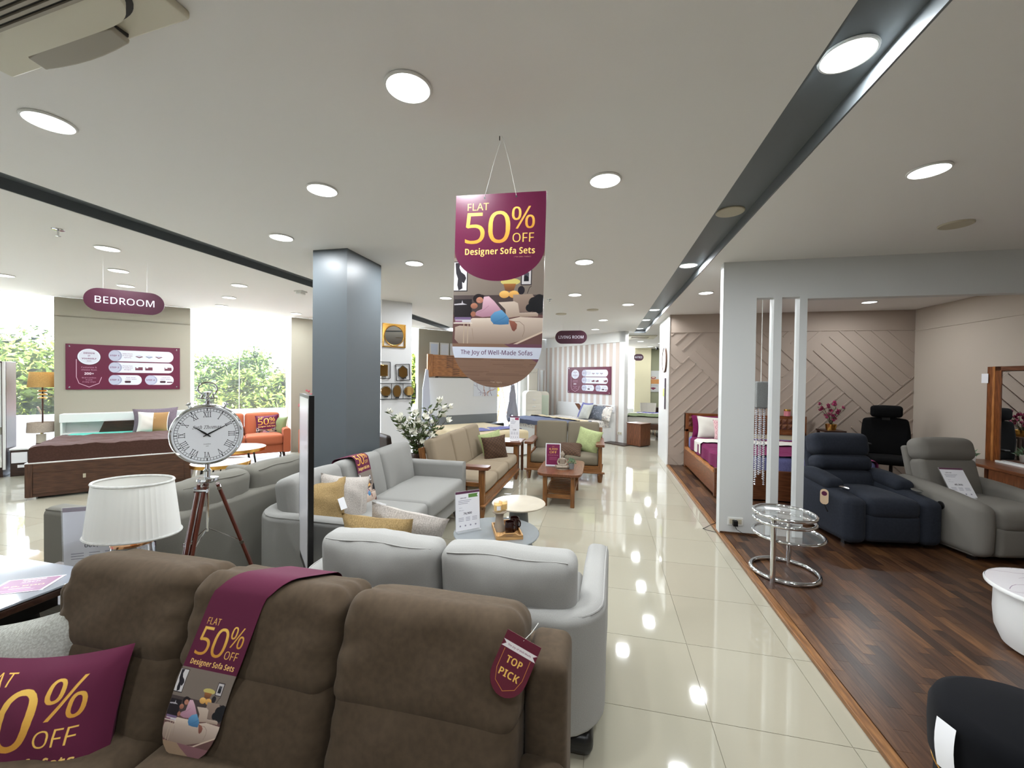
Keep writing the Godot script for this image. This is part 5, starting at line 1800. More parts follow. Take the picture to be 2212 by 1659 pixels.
func round_tables() -> void:
	var o = thing("round_table", "large round grey stone coffee table with a cone base before the two seater", "table", V(-0.82, 0, -3.17))
	var g = G()
	g.lathe([[0.0, 0.405], [0.33, 0.405], [0.345, 0.413], [0.347, 0.420], [0.343, 0.424], [0.0, 0.424]], 56)
	part(o, "top", g, M.grey_stone)
	g = G()
	g.lathe([[0.0, 0.0], [0.19, 0.0], [0.195, 0.015], [0.17, 0.12], [0.135, 0.28], [0.12, 0.404], [0.0, 0.404]], 40)
	part(o, "base", g, M.grey_base)
	o = thing("round_table", "smaller round cream stone table standing higher behind the grey one", "table", V(-0.75, 0, -3.72))
	g = G()
	g.lathe([[0.0, 0.485], [0.24, 0.485], [0.250, 0.493], [0.252, 0.499], [0.248, 0.503], [0.0, 0.503]], 48)
	part(o, "top", g, M.beige_stone)
	g = G()
	g.lathe([[0.0, 0.0], [0.15, 0.0], [0.155, 0.015], [0.13, 0.12], [0.095, 0.3], [0.08, 0.484], [0.0, 0.484]], 40)
	part(o, "base", g, M.grey_base)
	card_stand("price_card", "white price card with a green ribbon on the round grey table", M.p_price_a, V(-1.045, 0.424, -3.12), 42, 0.21, 0.31, 4.0)
	# tray with mugs and candle stand
	var t = thing("tray", "light wooden serving tray with handles on the round grey table", "tray", V(-0.735, 0.424, -3.17), 22)
	part(t, "bottom", gbox(V(0.20, 0.008, 0.30), V(0, 0.004, 0)), M.pine_z)
	for s in [-1, 1]: part(t, "side", gbox(V(0.010, 0.035, 0.30), V(s * 0.10, 0.0175, 0)), M.pine_z)
	for s in [-1, 1]:
		g = G()
		var pl = PackedVector2Array([Vector2(-0.105, 0.0), Vector2(0.105, 0.0), Vector2(0.105, 0.03), Vector2(0.065, 0.036), Vector2(0.04, 0.052), Vector2(-0.04, 0.052), Vector2(-0.065, 0.036), Vector2(-0.105, 0.03)])
		g.extrude(pl, 0.010)
		part(t, "handle_end", g, M.pine_x, V(0, 0, s * 0.15 - 0.005))
		part(t, "handle_slot", gbox(V(0.055, 0.011, 0.0115), V(0, 0.036, s * 0.15)), M.pale_x)
	for q in [[V(-0.70, 0.433, -3.13), "dark brown glazed mug on the tray, beside the candle stand"], [V(-0.685, 0.433, -3.235), "dark brown glazed mug on the tray behind the other mug"]]:
		var m = thing("mug", q[1], "mug", q[0], -30)
		g = G()
		g.lathe([[0.0, 0.0], [0.030, 0.0], [0.036, 0.006], [0.041, 0.04], [0.041, 0.07], [0.037, 0.098], [0.035, 0.1], [0.033, 0.097], [0.036, 0.07], [0.036, 0.02], [0.0, 0.012]], 28)
		part(m, "cup", g, M.mug_glaze)
		g = G()
		g.tube(PackedVector3Array([V(0.037, 0.082, 0), V(0.056, 0.082, 0), V(0.064, 0.066, 0), V(0.062, 0.044, 0), V(0.050, 0.032, 0), V(0.038, 0.03, 0)]), 0.0055, 8)
		part(m, "handle", g, M.mug_glaze)
	t = thing("candle_stand", "ribbed stone coloured candle stand on the tray, carrying jar candles", "candle stand", V(-0.80, 0.433, -3.185))
	g = G()
	for i in 48:
		var prof = [[0.050, 0.0], [0.048, 0.01], [0.036, 0.06], [0.030, 0.11], [0.034, 0.135], [0.058, 0.150], [0.058, 0.156], [0.0, 0.157]]
		for k in prof.size() - 1:
			var P = func(kk: int, ii: int) -> Vector3:
				var rr: float = prof[kk][0] * (1.0 + (0.035 if ii % 2 and kk < 5 else 0.0))
				return V(sin(TAU * ii / 48) * rr, prof[kk][1], cos(TAU * ii / 48) * rr)
			g.quad(P.call(k, i), P.call(k, i + 1), P.call(k + 1, i + 1), P.call(k + 1, i))
	part(t, "stem", g, M.ribbed)
	for q in [[V(-0.81, 0.590, -3.17), "jar candle with a white label on the candle stand"], [V(-0.778, 0.590, -3.215), "jar candle without a visible label on the candle stand"]]:
		var j = thing("jar_candle", q[1], "candle", q[0], 25)
		g = G()
		g.lathe([[0.0, 0.0], [0.032, 0.0], [0.036, 0.008], [0.036, 0.075], [0.033, 0.08], [0.031, 0.078], [0.033, 0.07], [0.033, 0.012], [0.0, 0.008]], 28)
		part(j, "jar", g, M.amber_glass)
		g = G()
		g.lathe([[0.0, 0.009], [0.0322, 0.013], [0.0322, 0.055], [0.0, 0.056]], 24)
		part(j, "wax", g, M.wax)
		if q[1].contains("white label"):
			g = G()
			g.grid(6, 1, func(u: float, v: float) -> Vector3: return V(sin((u - 0.5) * 0.9) * 0.0365, 0.018 + 0.034 * v, cos((u - 0.5) * 0.9) * 0.0365))
			part(j, "paper_label", g, M.paper)

func teak_coffee_table() -> void:
	var o = thing("coffee_table", "teak coffee table with a curved top and slatted shelf, before the two seater", "table", V(-0.535, 0, -5.72))
	var top = PackedVector2Array()
	for i in 40:
		var a = TAU * i / 40
		var ca = cos(a)
		var sa = sin(a)
		top.append(Vector2(0.30 * signf(ca) * pow(absf(ca), 0.32), 0.50 * signf(sa) * pow(absf(sa), 0.32)))
	var g = G()
	g.flat(top, 0.405, 0.435)
	part(o, "top", g, M.red_z)
	part(o, "apron", gbox(V(0.36, 0.05, 0.70), V(0, 0.38, 0)), M.teak_z)
	for sx in [-1, 1]:
		for sz in [-1, 1]: part(o, "leg", gbox(V(0.055, 0.405, 0.055), V(sx * 0.18, 0.2025, sz * 0.43), 0.006), M.teak_y)
	for sx in [-1, 1]: part(o, "shelf_rail", gbox(V(0.03, 0.05, 0.82), V(sx * 0.18, 0.135, 0)), M.teak_z)
	for sz in [-1, 1]: part(o, "shelf_rail", gbox(V(0.32, 0.05, 0.028), V(0, 0.135, sz * 0.43)), M.teak_x)
	for k in 9: part(o, "shelf_slat", gbox(V(0.34, 0.016, 0.045), V(0, 0.165, -0.36 + 0.09 * k), 0.003), M.teak_x)
	# things on it
	var b = thing("buddha_figure", "small stone coloured sitting Buddha figurine on the teak coffee table", "figurine", V(-0.52, 0.435, -5.58), 0)
	g = G()
	g.lathe([[0.0, 0.0], [0.085, 0.0], [0.085, 0.008], [0.0, 0.010]], 24)
	part(b, "base", g, M.ribbed)
	g = G()
	g.x = xf(V(0, 0.01, 0))
	g.lathe([[0.0, 0.02], [0.042, 0.022], [0.045, 0.05], [0.038, 0.08], [0.046, 0.115], [0.044, 0.13], [0.018, 0.142], [0.013, 0.15], [0.026, 0.165], [0.030, 0.185], [0.026, 0.205], [0.013, 0.218], [0.010, 0.232], [0.0, 0.236]], 20, Vector3.ZERO, 1.0, 0.72)
	for s in [-1, 1]:
		g.tube(PackedVector3Array([V(s * 0.025, 0.022, 0.0), V(s * 0.085, 0.022, 0.01), V(s * 0.06, 0.022, 0.05), V(-s * 0.02, 0.022, 0.055)]), 0.021, 10)
		g.tube(PackedVector3Array([V(s * 0.044, 0.125, 0.0), V(s * 0.062, 0.08, 0.0), V(s * 0.045, 0.05, 0.03), V(0, 0.045, 0.045)]), 0.014, 8)
	part(b, "figure", g, M.ribbed)
	b = thing("potted_succulent", "small green succulent in a grey pot on the teak coffee table", "plant", V(-0.40, 0.435, -5.60))
	g = G()
	g.lathe([[0.0, 0.0], [0.036, 0.0], [0.042, 0.075], [0.038, 0.075], [0.036, 0.06], [0.0, 0.06]], 20)
	part(b, "pot", g, M.mid_grey)
	part(b, "leaves", sprigs(60, 0.07, 0.065, 0.014), M.succulent)
	card_stand("offer_card", "maroon card offering 4,999 off on the teak coffee table", M.p_offer, V(-0.66, 0.435, -5.68), 6, 0.21, 0.31, 4.0)
	# corner table
	o = thing("side_table", "red-brown wooden side table between the two teak sofas", "table", V(-1.62, 0, -7.06))
	part(o, "top", gbox(V(0.52, 0.03, 0.50), V(0, 0.555, 0), 0.006), M.red_x)
	part(o, "apron", gbox(V(0.44, 0.06, 0.42), V(0, 0.51, 0)), M.red_x)
	for sx in [-1, 1]:
		for sz in [-1, 1]: part(o, "leg", gbox(V(0.045, 0.54, 0.045), V(sx * 0.21, 0.27, sz * 0.20), 0.004), M.red_y)
	card_stand("price_card", "tall white price card on the side table between the teak sofas", M.p_price_c, V(-1.50, 0.57, -6.98), 6, 0.17, 0.42, 3.0)

func sprigs(n: int, y: float, r: float, size: float) -> ArrayMesh:   # small leaves on a dome
	var g = G()
	for i in n:
		var d = V(rng.randfn(), absf(rng.randfn()) + 0.2, rng.randfn()).normalized()
		var p = V(0, y, 0) + d * r * rng.randf_range(0.5, 1.0)
		var s = d.cross(V(rng.randfn(), rng.randfn(), rng.randfn())).normalized()
		g.tri(p - s * size * 0.5, p + d * size * 2.2, p + s * size * 0.5)
		g.tri(p - s * size * 0.5, p + s * size * 0.5, p + d * size * 0.4 - d.cross(s) * size)
	return g.mesh()

func petal(g: Geo, at: Vector3, d: Vector3, side: Vector3, l: float, w: float) -> void:   # a cupped leaf or petal
	var up = side.cross(d).normalized()
	var m0 = at + d * l * 0.45 + up * l * 0.10
	var tip = at + d * l + up * l * 0.02
	var a = at + d * l * 0.45 + side * w / 2 + up * l * 0.18
	var b = at + d * l * 0.45 - side * w / 2 + up * l * 0.18
	g.tri(at, a, m0); g.tri(a, tip, m0); g.tri(at, m0, b); g.tri(m0, tip, b)

func branching(o: Node3D, y0: float, spread: float, height: float, n: int, leaf_m: Material, petal_m: Material, petal_l: float, leaf_l: float, blooms: int, twig_m: Material, lush := 3) -> void:
	var tw = G()
	var lv = G()
	var fl = G()
	for i in n:
		var a = TAU * i / n + rng.randf() * 0.5
		var out = V(cos(a), 0, sin(a)) * spread * rng.randf_range(0.35, 1.0)
		var hgt = height * rng.randf_range(0.62, 1.0)
		var pts = PackedVector3Array()
		for k in 6:
			var t = k / 5.0
			pts.append(V(0, y0, 0) + out * pow(t, 1.4) + V(rng.randfn(), 0, rng.randfn()) * 0.012 * t + V(0, hgt * t, 0))
		tw.tube(pts, 0.006, 5, false, 0.0025)
		for k in range(1, 6):
			for q in lush:
				var d = (V(rng.randfn(), rng.randf_range(-0.1, 1.2), rng.randfn()) + out.normalized() * 0.5).normalized()
				var s = d.cross(V(rng.randfn(), rng.randfn(), rng.randfn())).normalized()
				var at = pts[k].lerp(pts[k - 1], rng.randf())
				petal(lv, at, d, s, leaf_l * rng.randf_range(0.7, 1.3), leaf_l * 0.38)
		for q in blooms:
			var at = pts[rng.randi_range(2, 5)] + V(rng.randfn(), rng.randfn(), rng.randfn()) * 0.02
			var axis = (out.normalized() * 0.6 + V(rng.randfn() * 0.4, rng.randf_range(0.2, 1.0), rng.randfn() * 0.4)).normalized()
			var s0 = axis.cross(Vector3.RIGHT if absf(axis.x) < 0.8 else Vector3.UP).normalized()
			for k in 6:
				var s = s0.rotated(axis, TAU * k / 6)
				var d = (axis + s.cross(axis) * 0.62).normalized()
				petal(fl, at, d, s, petal_l * rng.randf_range(0.85, 1.15), petal_l * 0.62)
	part(o, "twigs", tw, twig_m)
	if lv.v.size(): part(o, "leaves", lv, leaf_m)
	if fl.v.size(): part(o, "blossoms", fl, petal_m)

func magnolia() -> void:
	rng.seed = 31
	var st = thing("plant_stand", "dark wooden plant stand behind the grey three seater's arm", "stand", V(-2.30, 0, -4.83))
	part(st, "top", gbox(V(0.34, 0.03, 0.34), V(0, 0.53, 0), 0.005), M.dark_x)
	for sx in [-1, 1]:
		for sz in [-1, 1]: part(st, "leg", gbox(V(0.035, 0.515, 0.035), V(sx * 0.14, 0.2575, sz * 0.14)), M.dark_y)
	var o = thing("magnolia_plant", "artificial white magnolia branches in a dark pot behind the grey three seater", "plant", V(-2.30, 0.545, -4.83))
	var g = G()
	g.lathe([[0.0, 0.0], [0.07, 0.0], [0.10, 0.08], [0.085, 0.15], [0.08, 0.15], [0.09, 0.08], [0.0, 0.10]], 24)
	part(o, "pot", g, M.dark_y)
	branching(o, 0.10, 0.40, 0.72, 14, M.indoor_leaf, M.petal_white, 0.075, 0.085, 3, M.bark, 6)

func build_front() -> void:
	M.table_glass = mat(Color(0.60, 0.62, 0.66), 0.06, 0.0, 0.7)
	M.tripod_wood = wood(Color(0.40, 0.175, 0.105), 0.3, 1)
	M.mug_glaze = mat(Color(0.14, 0.055, 0.04), 0.18)
	M.ribbed = mat(Color(0.58, 0.53, 0.47), 0.7)
	M.wax = mat(Color(0.88, 0.76, 0.50), 0.6)
	M.amber_glass = mat(Color(0.95, 0.80, 0.50, 0.25), 0.02)
	M.amber_glass.transparency = BaseMaterial3D.TRANSPARENCY_ALPHA
	rng.seed = 30
	M.shade_pleat = mat(Color(0.95, 0.95, 0.94), 0.8)
	M.shade_pleat.backlight_enabled = true
	M.shade_pleat.backlight = Color(0.8, 0.8, 0.78)
	M.panel_white = mat(Color(0.86, 0.86, 0.88), 0.25)
	table_lamp_white()
	tripod_clock()
	display_panel()
	round_tables()
	teak_coffee_table()
	magnolia()


# ---------------------------------------------------------------- along the window wall: bedroom and orange sofas
func wl(a: float, y: float, out: float) -> Vector3:   # along the window wall, up, out into the room
	return WIN0 + Basis.from_euler(V(0, WALL_TURN, 0) * PI / 180) * V(a, y, out)

func quilt_geo(w: float, d: float, t: float, over: float, seedling: int, fall_front := 0.0) -> Geo:   # a bedspread lying on a mattress, hanging over the sides
	var g = G()
	var nz = FastNoiseLite.new()
	nz.seed = seedling
	nz.frequency = 2.2
	var f = func(u: float, v: float) -> Vector3:
		var x = (u * 2 - 1) * (w / 2 + over)
		var z = v * (d + fall_front)
		var y = t + 0.012 + 0.02 * nz.get_noise_2d(x * 2.0, z * 2.0) + 0.010 * absf(sin(x * 7.0)) * absf(sin(z * 7.0))
		var e = absf(x) - w / 2
		if e > 0:
			y -= e
			x = signf(x) * (w / 2 + 0.02 + 0.012 * sin(z * 14.0))
		if z > d:
			y -= z - d
			z = d + 0.02 + 0.01 * sin(x * 13.0)
		return V(x, y, z)
	g.grid(40, 36, f, true)
	return g

func bedroom_corner() -> void:
	# storage bed, headboard on the wall
	var o = thing("storage_bed", "walnut box bed with a white shelf headboard and metal side handles by the window", "bed", wl(1.02, 0, 0.0), WALL_TURN)
	var w = 1.70
	part(o, "foot_board", gbox(V(w, 0.44, 0.03), V(0, 0.25, 1.965), 0.004), M.walnut_x)
	part(o, "foot_panel", gbox(V(w - 0.16, 0.27, 0.012), V(0, 0.21, 1.985), 0.003), M.walnut_x)
	part(o, "foot_stile", gbox(V(0.06, 0.44, 0.012), V(-w / 2 + 0.04, 0.25, 1.986)), M.walnut_y)
	for s in [-1, 1]: part(o, "side_board", gbox(V(0.03, 0.44, 1.90), V(s * (w / 2 - 0.015), 0.25, 1.0), 0.003), M.walnut_z)
	part(o, "rim", gbox(V(w, 0.012, 0.10), V(0, 0.475, 1.93)), M.white)
	part(o, "drawer_pull", gbox(V(0.028, 0.055, 0.012), V(-0.30, 0.26, 1.995), 0.002), M.plastic_cream)
	for s in [-1, 1]: part(o, "foot", gbox(V(0.08, 0.03, 0.08), V(s * (w / 2 - 0.06), 0.015, 1.93)), M.plastic_white)
	part(o, "headboard", gbox(V(1.76, 0.14, 0.24), V(-0.03, 0.92, 0.13), 0.006), M.white)
	part(o, "headboard_back", gbox(V(1.76, 0.92, 0.02), V(-0.03, 0.52, 0.015)), M.white)
	for s in [-0.89, -0.38, 0.83]: part(o, "shelf_side", gbox(V(0.025, 0.84, 0.22), V(s, 0.45, 0.13)), M.white)
	part(o, "shelf", gbox(V(0.52, 0.022, 0.20), V(-0.62, 0.66, 0.13)), M.white)
	part(o, "socket_plate", gbox(V(0.09, 0.05, 0.01), V(-0.66, 0.76, 0.035)), M.plastic_white)
	var hp = G()
	hp.extrude(PackedVector2Array([Vector2(-0.52, 0.45), Vector2(0.82, 0.45), Vector2(0.82, 0.85), Vector2(-0.38, 0.85)]), 0.03)
	part(o, "headboard_panel", hp, M.dark_x, V(0, 0, 0.25))
	for s in [-0.17, 0.52]:
		var h = G()
		h.tube(PackedVector3Array([V(s - 0.13, 0.47, 1.93), V(s - 0.13, 0.59, 1.90), V(s + 0.13, 0.59, 1.90), V(s + 0.13, 0.47, 1.93)]), 0.006, 6)
		part(o, "lift_handle", h, M.chrome)
	part(o, "mattress", gsoft(V(w - 0.1, 0.22, 1.66), V(0, 0.56, 1.07), 0.05), M.aqua)
	var q = solo("bedspread", "dark brown quilted bedspread on the walnut box bed", "bedspread", quilt_geo(w - 0.09, 1.16, 0.0, 0.16, 3, 0.24), M.quilt_brown, wl(1.02, 0.68, 0.76), V(0, WALL_TURN, 0))
	pillow("bed_pillow", "dark satin pillow leaning on the walnut bed's headboard", wl(1.32, 0.86, 0.44), V(-22, WALL_TURN, 2), 0.62, 0.44, 0.16, M.silver_satin, M.silver_satin)
	var pl = pillow("bed_pillow", "half white half tan cushion before the dark satin pillow on the walnut bed", wl(1.30, 0.83, 0.60), V(-20, WALL_TURN + 4, -3), 0.42, 0.38, 0.14, M.white_cloth, M.white_cloth)
	var tan = G()
	tan.grid(8, 16, func(u: float, v: float) -> Vector3:
		var a = u * 0.95
		var b = v * 2 - 1
		var e = pow(maxf(0.0, (1 - pow(absf(a), 2.4)) * (1 - pow(absf(b), 2.4))), 0.55)
		return V(a * 0.21 * (1 - 0.09 * (1 - b * b)), b * 0.19 * (1 - 0.09 * (1 - a * a)), 0.07 * e + 0.006))
	part(pl, "tan_half", tan, M.tan_cloth, Vector3.ZERO, Vector3.ZERO, 80)
	# nightstand and lamps
	o = thing("nightstand", "dark wood nightstand with a taped price sheet beside the walnut bed", "nightstand", wl(-0.25, 0, -0.15), WALL_TURN)
	part(o, "body", gbox(V(0.44, 0.42, 0.38), V(0, 0.21, 0), 0.004), M.dark_y)
	part(o, "top", gbox(V(0.46, 0.025, 0.40), V(0, 0.4325, 0), 0.004), M.white)
	for k in 2:
		var dr = part(o, "drawer", gbox(V(0.40, 0.18, 0.02), V(0, 0.31 - 0.2 * k, 0.19), 0.003), M.dark_x)
		part(dr, "pull", gbox(V(0.07, 0.010, 0.014), V(0.04, 0.37 - 0.2 * k, 0.206)), M.gold)
	part(o, "price_sheet", gbox(V(0.17, 0.17, 0.003), V(-0.12, 0.30, 0.2025)), M.paper)
	part(o, "price_sticker", gbox(V(0.08, 0.045, 0.003), V(-0.10, 0.16, 0.2025)), M.paper)
	o = thing("table_lamp", "table lamp with a mustard drum shade and stacked gold rings before the window", "lamp", wl(-0.19, 0.445, -0.26), WALL_TURN)
	var g = G()
	g.lathe([[0.175, 0.98], [0.150, 1.235]], 36)
	g.lathe([[0.147, 1.235], [0.172, 0.98]], 36)
	part(o, "lamp_shade", g, M.shade_mustard)
	g = G()
	g.bar(V(0, 0.0, 0), V(0, 1.02, 0), 0.012)
	part(o, "stem", g, M.walnut_y)
	for k in 3:
		g = G()
		g.tube(ring(0.045, 0.80 + 0.058 * k, 28), 0.012, 8, true)
		part(o, "gold_ring", g, M.gold)
	g = G()
	g.lathe([[0.0, 0.0], [0.08, 0.0], [0.08, 0.015], [0.0, 0.02]], 24)
	part(o, "base", g, M.gold)
	o = thing("table_lamp", "small table lamp with a beige drum shade and stone base on the nightstand", "lamp", wl(-0.17, 0.445, -0.10), WALL_TURN)
	g = G()
	g.lathe([[0.165, 0.235], [0.158, 0.40]], 36)
	g.lathe([[0.155, 0.40], [0.162, 0.235]], 36)
	part(o, "lamp_shade", g, M.shade_beige)
	g = G()
	g.lathe([[0.0, 0.06], [0.058, 0.06], [0.058, 0.205], [0.0, 0.208]], 28)
	part(o, "body", g, M.beige_stone)
	g = G()
	g.lathe([[0.0, 0.0], [0.060, 0.0], [0.060, 0.06], [0.0, 0.06]], 28)
	part(o, "wood_foot", g, M.walnut_y)
	g = G()
	g.bar(V(0, 0.205, 0), V(0, 0.27, 0), 0.012)
	part(o, "socket", g, M.gold)
	# wardrobe with mirror door at the picture's edge
	o = thing("mirror_wardrobe", "tall dark wardrobe with a mirror door beside the window", "wardrobe", wl(-1.06, 0, -0.14), WALL_TURN)
	part(o, "body", gbox(V(1.10, 1.72, 0.40), V(0, 0.98, -0.03), 0.004), M.dark_y)
	part(o, "plinth", gbox(V(1.02, 0.13, 0.36), V(0, 0.065, -0.02)), M.dark_x)
	part(o, "mirror_door", gbox(V(1.03, 1.66, 0.012), V(-0.01, 0.99, 0.178)), M.mirror)
	part(o, "door_edge", gbox(V(0.03, 1.72, 0.02), V(0.53, 0.98, 0.18)), M.plastic_white)
	# board on the wall
	board("notice_board", "maroon four-step bed design board on the beige wall above the walnut bed", wl(0.88, 1.777, 0.012), WALL_TURN, 1.49, 0.775)
	# low table pieces and orange sofas before the middle window
	o = thing("fabric_sofa", "orange fabric two seater sofa before the window behind the tripod clock", "sofa", wl(2.64, 0, 0.42), WALL_TURN)
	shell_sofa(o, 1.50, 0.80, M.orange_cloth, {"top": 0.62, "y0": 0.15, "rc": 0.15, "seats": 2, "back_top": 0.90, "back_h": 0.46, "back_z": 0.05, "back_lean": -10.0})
	o = thing("fabric_armchair", "orange fabric armchair partly hidden by the grey column", "armchair", wl(3.95, 0, 1.42), WALL_TURN - 82)
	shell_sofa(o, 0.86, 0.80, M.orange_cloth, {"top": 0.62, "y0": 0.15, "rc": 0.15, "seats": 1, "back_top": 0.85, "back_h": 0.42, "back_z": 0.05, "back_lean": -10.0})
	pillow("throw_cushion", "maroon 50% printed cushion in the corner of the orange sofa", wl(3.02, 0.66, 0.40), V(-14, WALL_TURN - 14, 4), 0.42, 0.42, 0.15, M.p_cushion, M.maroon_cloth)
	pillow("throw_cushion", "olive patterned cushion beside the maroon cushion on the orange sofa", wl(3.20, 0.64, 0.42), V(-12, WALL_TURN - 40, 0), 0.40, 0.38, 0.14, M.sage_cloth, M.sage_cloth)
	for q2 in [["nesting_table", "larger round white topped nesting table with a brass rim by the orange sofa", wl(2.45, 0, 1.70), 0.44, 0.45], ["nesting_table", "lower round white topped nesting table tucked before the larger one", wl(2.25, 0, 2.35), 0.38, 0.345]]:
		var t = thing(q2[0], q2[1], "table", q2[2], 20)
		g = G()
		g.lathe([[0.0, q2[4] - 0.015], [q2[3], q2[4] - 0.015], [q2[3], q2[4]], [0.0, q2[4]]], 48)
		part(t, "top", g, M.p_top)
		g = G()
		g.lathe([[q2[3] - 0.02, q2[4] - 0.05], [q2[3] + 0.004, q2[4] - 0.05], [q2[3] + 0.004, q2[4] - 0.002], [q2[3], q2[4] - 0.002]], 48)
		part(t, "brass_rim", g, M.gold)
		for k in 4:
			var a = TAU * k / 4 + 0.5
			part(t, "leg", tapered_leg(q2[4] - 0.05, 0.018, 0.010, V(cos(a), 0, sin(a)) * 0.07), M.black_metal, V(cos(a), 0, sin(a)) * q2[3] * 0.7)
	card_stand("offer_card", "maroon price card reading ARCH on the nesting table by the orange sofa", M.p_arch, wl(2.28, 0.45, 1.68), WALL_TURN - 5, 0.23, 0.34, 3.0)
	rng.seed = 77
	o = thing("blossom_branches", "pink blossom branches in a tall vase next to the grey column", "plant", wl(3.90, 0, 0.62))
	g = G()
	g.lathe([[0.0, 0.0], [0.09, 0.0], [0.13, 0.2], [0.07, 0.5], [0.09, 0.55], [0.075, 0.55], [0.06, 0.5], [0.0, 0.3]], 24)
	part(o, "vase", g, M.beige_stone)
	branching(o, 0.4, 0.5, 0.98, 13, M.indoor_leaf, M.petal_pink, 0.045, 0.02, 9, M.bark)

func board(called: String, label: String, at: Vector3, turn: float, w: float, h: float) -> void:
	var o = thing(called, label, "board", at, turn)
	part(o, "panel", gbox(V(w, h, 0.02), V(0, 0, -0.002)), M.maroon)
	var g = G()
	g.panel(w, h, V(0, 0, 0.0085))
	part(o, "print", g, M.p_board)
	for sx in [-1, 1]:
		for sy in [-1, 1]:
			g = G()
			g.x = xf(V(sx * (w / 2 - 0.045), sy * (h / 2 - 0.035), 0.009), V(90, 0, 0))
			g.lathe([[0.0, 0.0], [0.012, 0.0], [0.010, 0.008], [0.0, 0.009]], 14)
			part(o, "stud", g, M.chrome)


# ---------------------------------------------------------------- far end of the aisle
func sl(a: float, y: float, out: float) -> Vector3:   # along the striped wall (0 at its free end, negative to the left)
	return STR0 + Basis.from_euler(V(0, STRIPE_TURN, 0) * PI / 180) * V(a, y, out)

func small_mirrors() -> void:   # on the white pillar
	var b = Basis.from_euler(V(0, WALL_TURN, 0) * PI / 180)
	var at = func(x: float, y: float, z := 0.0) -> Vector3: return V(-3.557, 0, -6.051) + b * V(x, y, z)
	var o = thing("wall_mirror", "round mirror in a square brass frame on the white pillar", "mirror", at.call(0.205, 2.36), WALL_TURN)
	var g = G()
	var outer = PackedVector2Array([Vector2(-0.195, -0.195), Vector2(0.195, -0.195), Vector2(0.195, 0.195), Vector2(-0.195, 0.195)])
	for s in [[V(0.39, 0.02, 0.03), V(0, 0.185, 0.015)], [V(0.39, 0.02, 0.03), V(0, -0.185, 0.015)], [V(0.02, 0.39, 0.03), V(0.185, 0, 0.015)], [V(0.02, 0.39, 0.03), V(-0.185, 0, 0.015)]]: g.box(s[0], s[1])
	part(o, "square_frame", g, M.gold)
	for s in [-1, 1]:
		g = G()
		var cp = PackedVector2Array([Vector2(s * 0.18, 0.18), Vector2(s * 0.18, 0.0)])
		for i in 9: cp.append(Vector2(s * 0.172 * cos(PI / 2 * i / 8), 0.172 * sin(PI / 2 * i / 8)))
		cp.append(Vector2(0, 0.18))
		g.extrude(cp, 0.008, 0.012)
		part(o, "brass_corner", g, M.gold)
	g = G()
	var pts = PackedVector3Array()
	for i in 40: pts.append(V(cos(TAU * i / 40) * 0.165, sin(TAU * i / 40) * 0.165, 0.02))
	g.tube(pts, 0.008, 8, true)
	part(o, "ring", g, M.gold)
	g = G()
	var disc = PackedVector2Array()
	for i in 40: disc.append(Vector2(cos(TAU * i / 40), sin(TAU * i / 40)) * 0.16)
	g.extrude(disc, 0.008, 0.012)
	part(o, "glass", g, M.mirror)
	var frame = func(oo: Node3D, w: float, h: float) -> void:
		var gg = G()
		for s in [[V(w, 0.010, 0.012), V(0, h / 2, 0.02)], [V(w, 0.010, 0.012), V(0, -h / 2, 0.02)], [V(0.010, h, 0.012), V(w / 2, 0, 0.02)], [V(0.010, h, 0.012), V(-w / 2, 0, 0.02)]]: gg.box(s[0], s[1])
		part(oo, "wire_frame", gg, M.black_metal)
	o = thing("candle_sconce", "bronze glass tumbler sconce in a wire frame on the white pillar, beside the column", "sconce", at.call(0.03, 1.78), WALL_TURN)
	frame.call(o, 0.22, 0.27)
	part(o, "bronze_panel", gbox(V(0.14, 0.19, 0.06), V(-0.01, -0.005, 0.035), 0.01), M.bronze_mirror)
	o = thing("candle_sconce", "hexagonal bronze mirror sconce in a tilted black frame on the white pillar", "sconce", at.call(0.36, 1.75), WALL_TURN)
	o.rotation_degrees.z = 3
	frame.call(o, 0.24, 0.27)
	g = G()
	var hx = PackedVector2Array()
	for i in 6: hx.append(Vector2(sin(TAU * i / 6) * 0.082, cos(TAU * i / 6) * 0.105))
	g.extrude(hx, 0.01, 0.016)
	part(o, "bronze_glass", g, M.bronze_mirror)
	g = G()
	var hp = PackedVector3Array()
	for q in hx: hp.append(V(q.x * 1.08, q.y * 1.08, 0.024))
	g.tube(hp, 0.006, 6, true)
	part(o, "hexagon_frame", g, M.black_metal)
	part(o, "tray", gbox(V(0.07, 0.015, 0.05), V(0, -0.10, 0.05)), M.black_metal)
	o = thing("wall_mirror", "row of oval bronze mirrors in a thin wire grid low on the white pillar", "mirror", at.call(0.28, 1.43), WALL_TURN)
	frame.call(o, 0.62, 0.26)
	for k in 3:
		g = G()
		var ov = PackedVector2Array()
		var rx: float = [0.08, 0.065, 0.085][k]
		var ry: float = [0.08, 0.10, 0.078][k]
		var cx: float = [-0.21, -0.02, 0.19][k]
		for i in 32: ov.append(Vector2(cx + cos(TAU * i / 32) * rx, sin(TAU * i / 32) * ry))
		g.extrude(ov, 0.008, 0.018)
		part(o, "oval_mirror", g, M.bronze_mirror)
		g = G()
		var op = PackedVector3Array()
		for i in 32: op.append(V(cx + cos(TAU * i / 32) * (rx + 0.008), sin(TAU * i / 32) * (ry + 0.008), 0.024))
		g.tube(op, 0.004, 6, true)
		part(o, "oval_rim", g, M.black_metal)
		part(o, "candle_cup", gbox(V(0.05, 0.02, 0.04), V(cx, -ry - 0.005, 0.04), 0.004), M.black_metal)
	for x in [-0.115, 0.085]: part(o, "wire_divider", gbox(V(0.006, 0.26, 0.008), V(x, 0, 0.02)), M.black_metal)

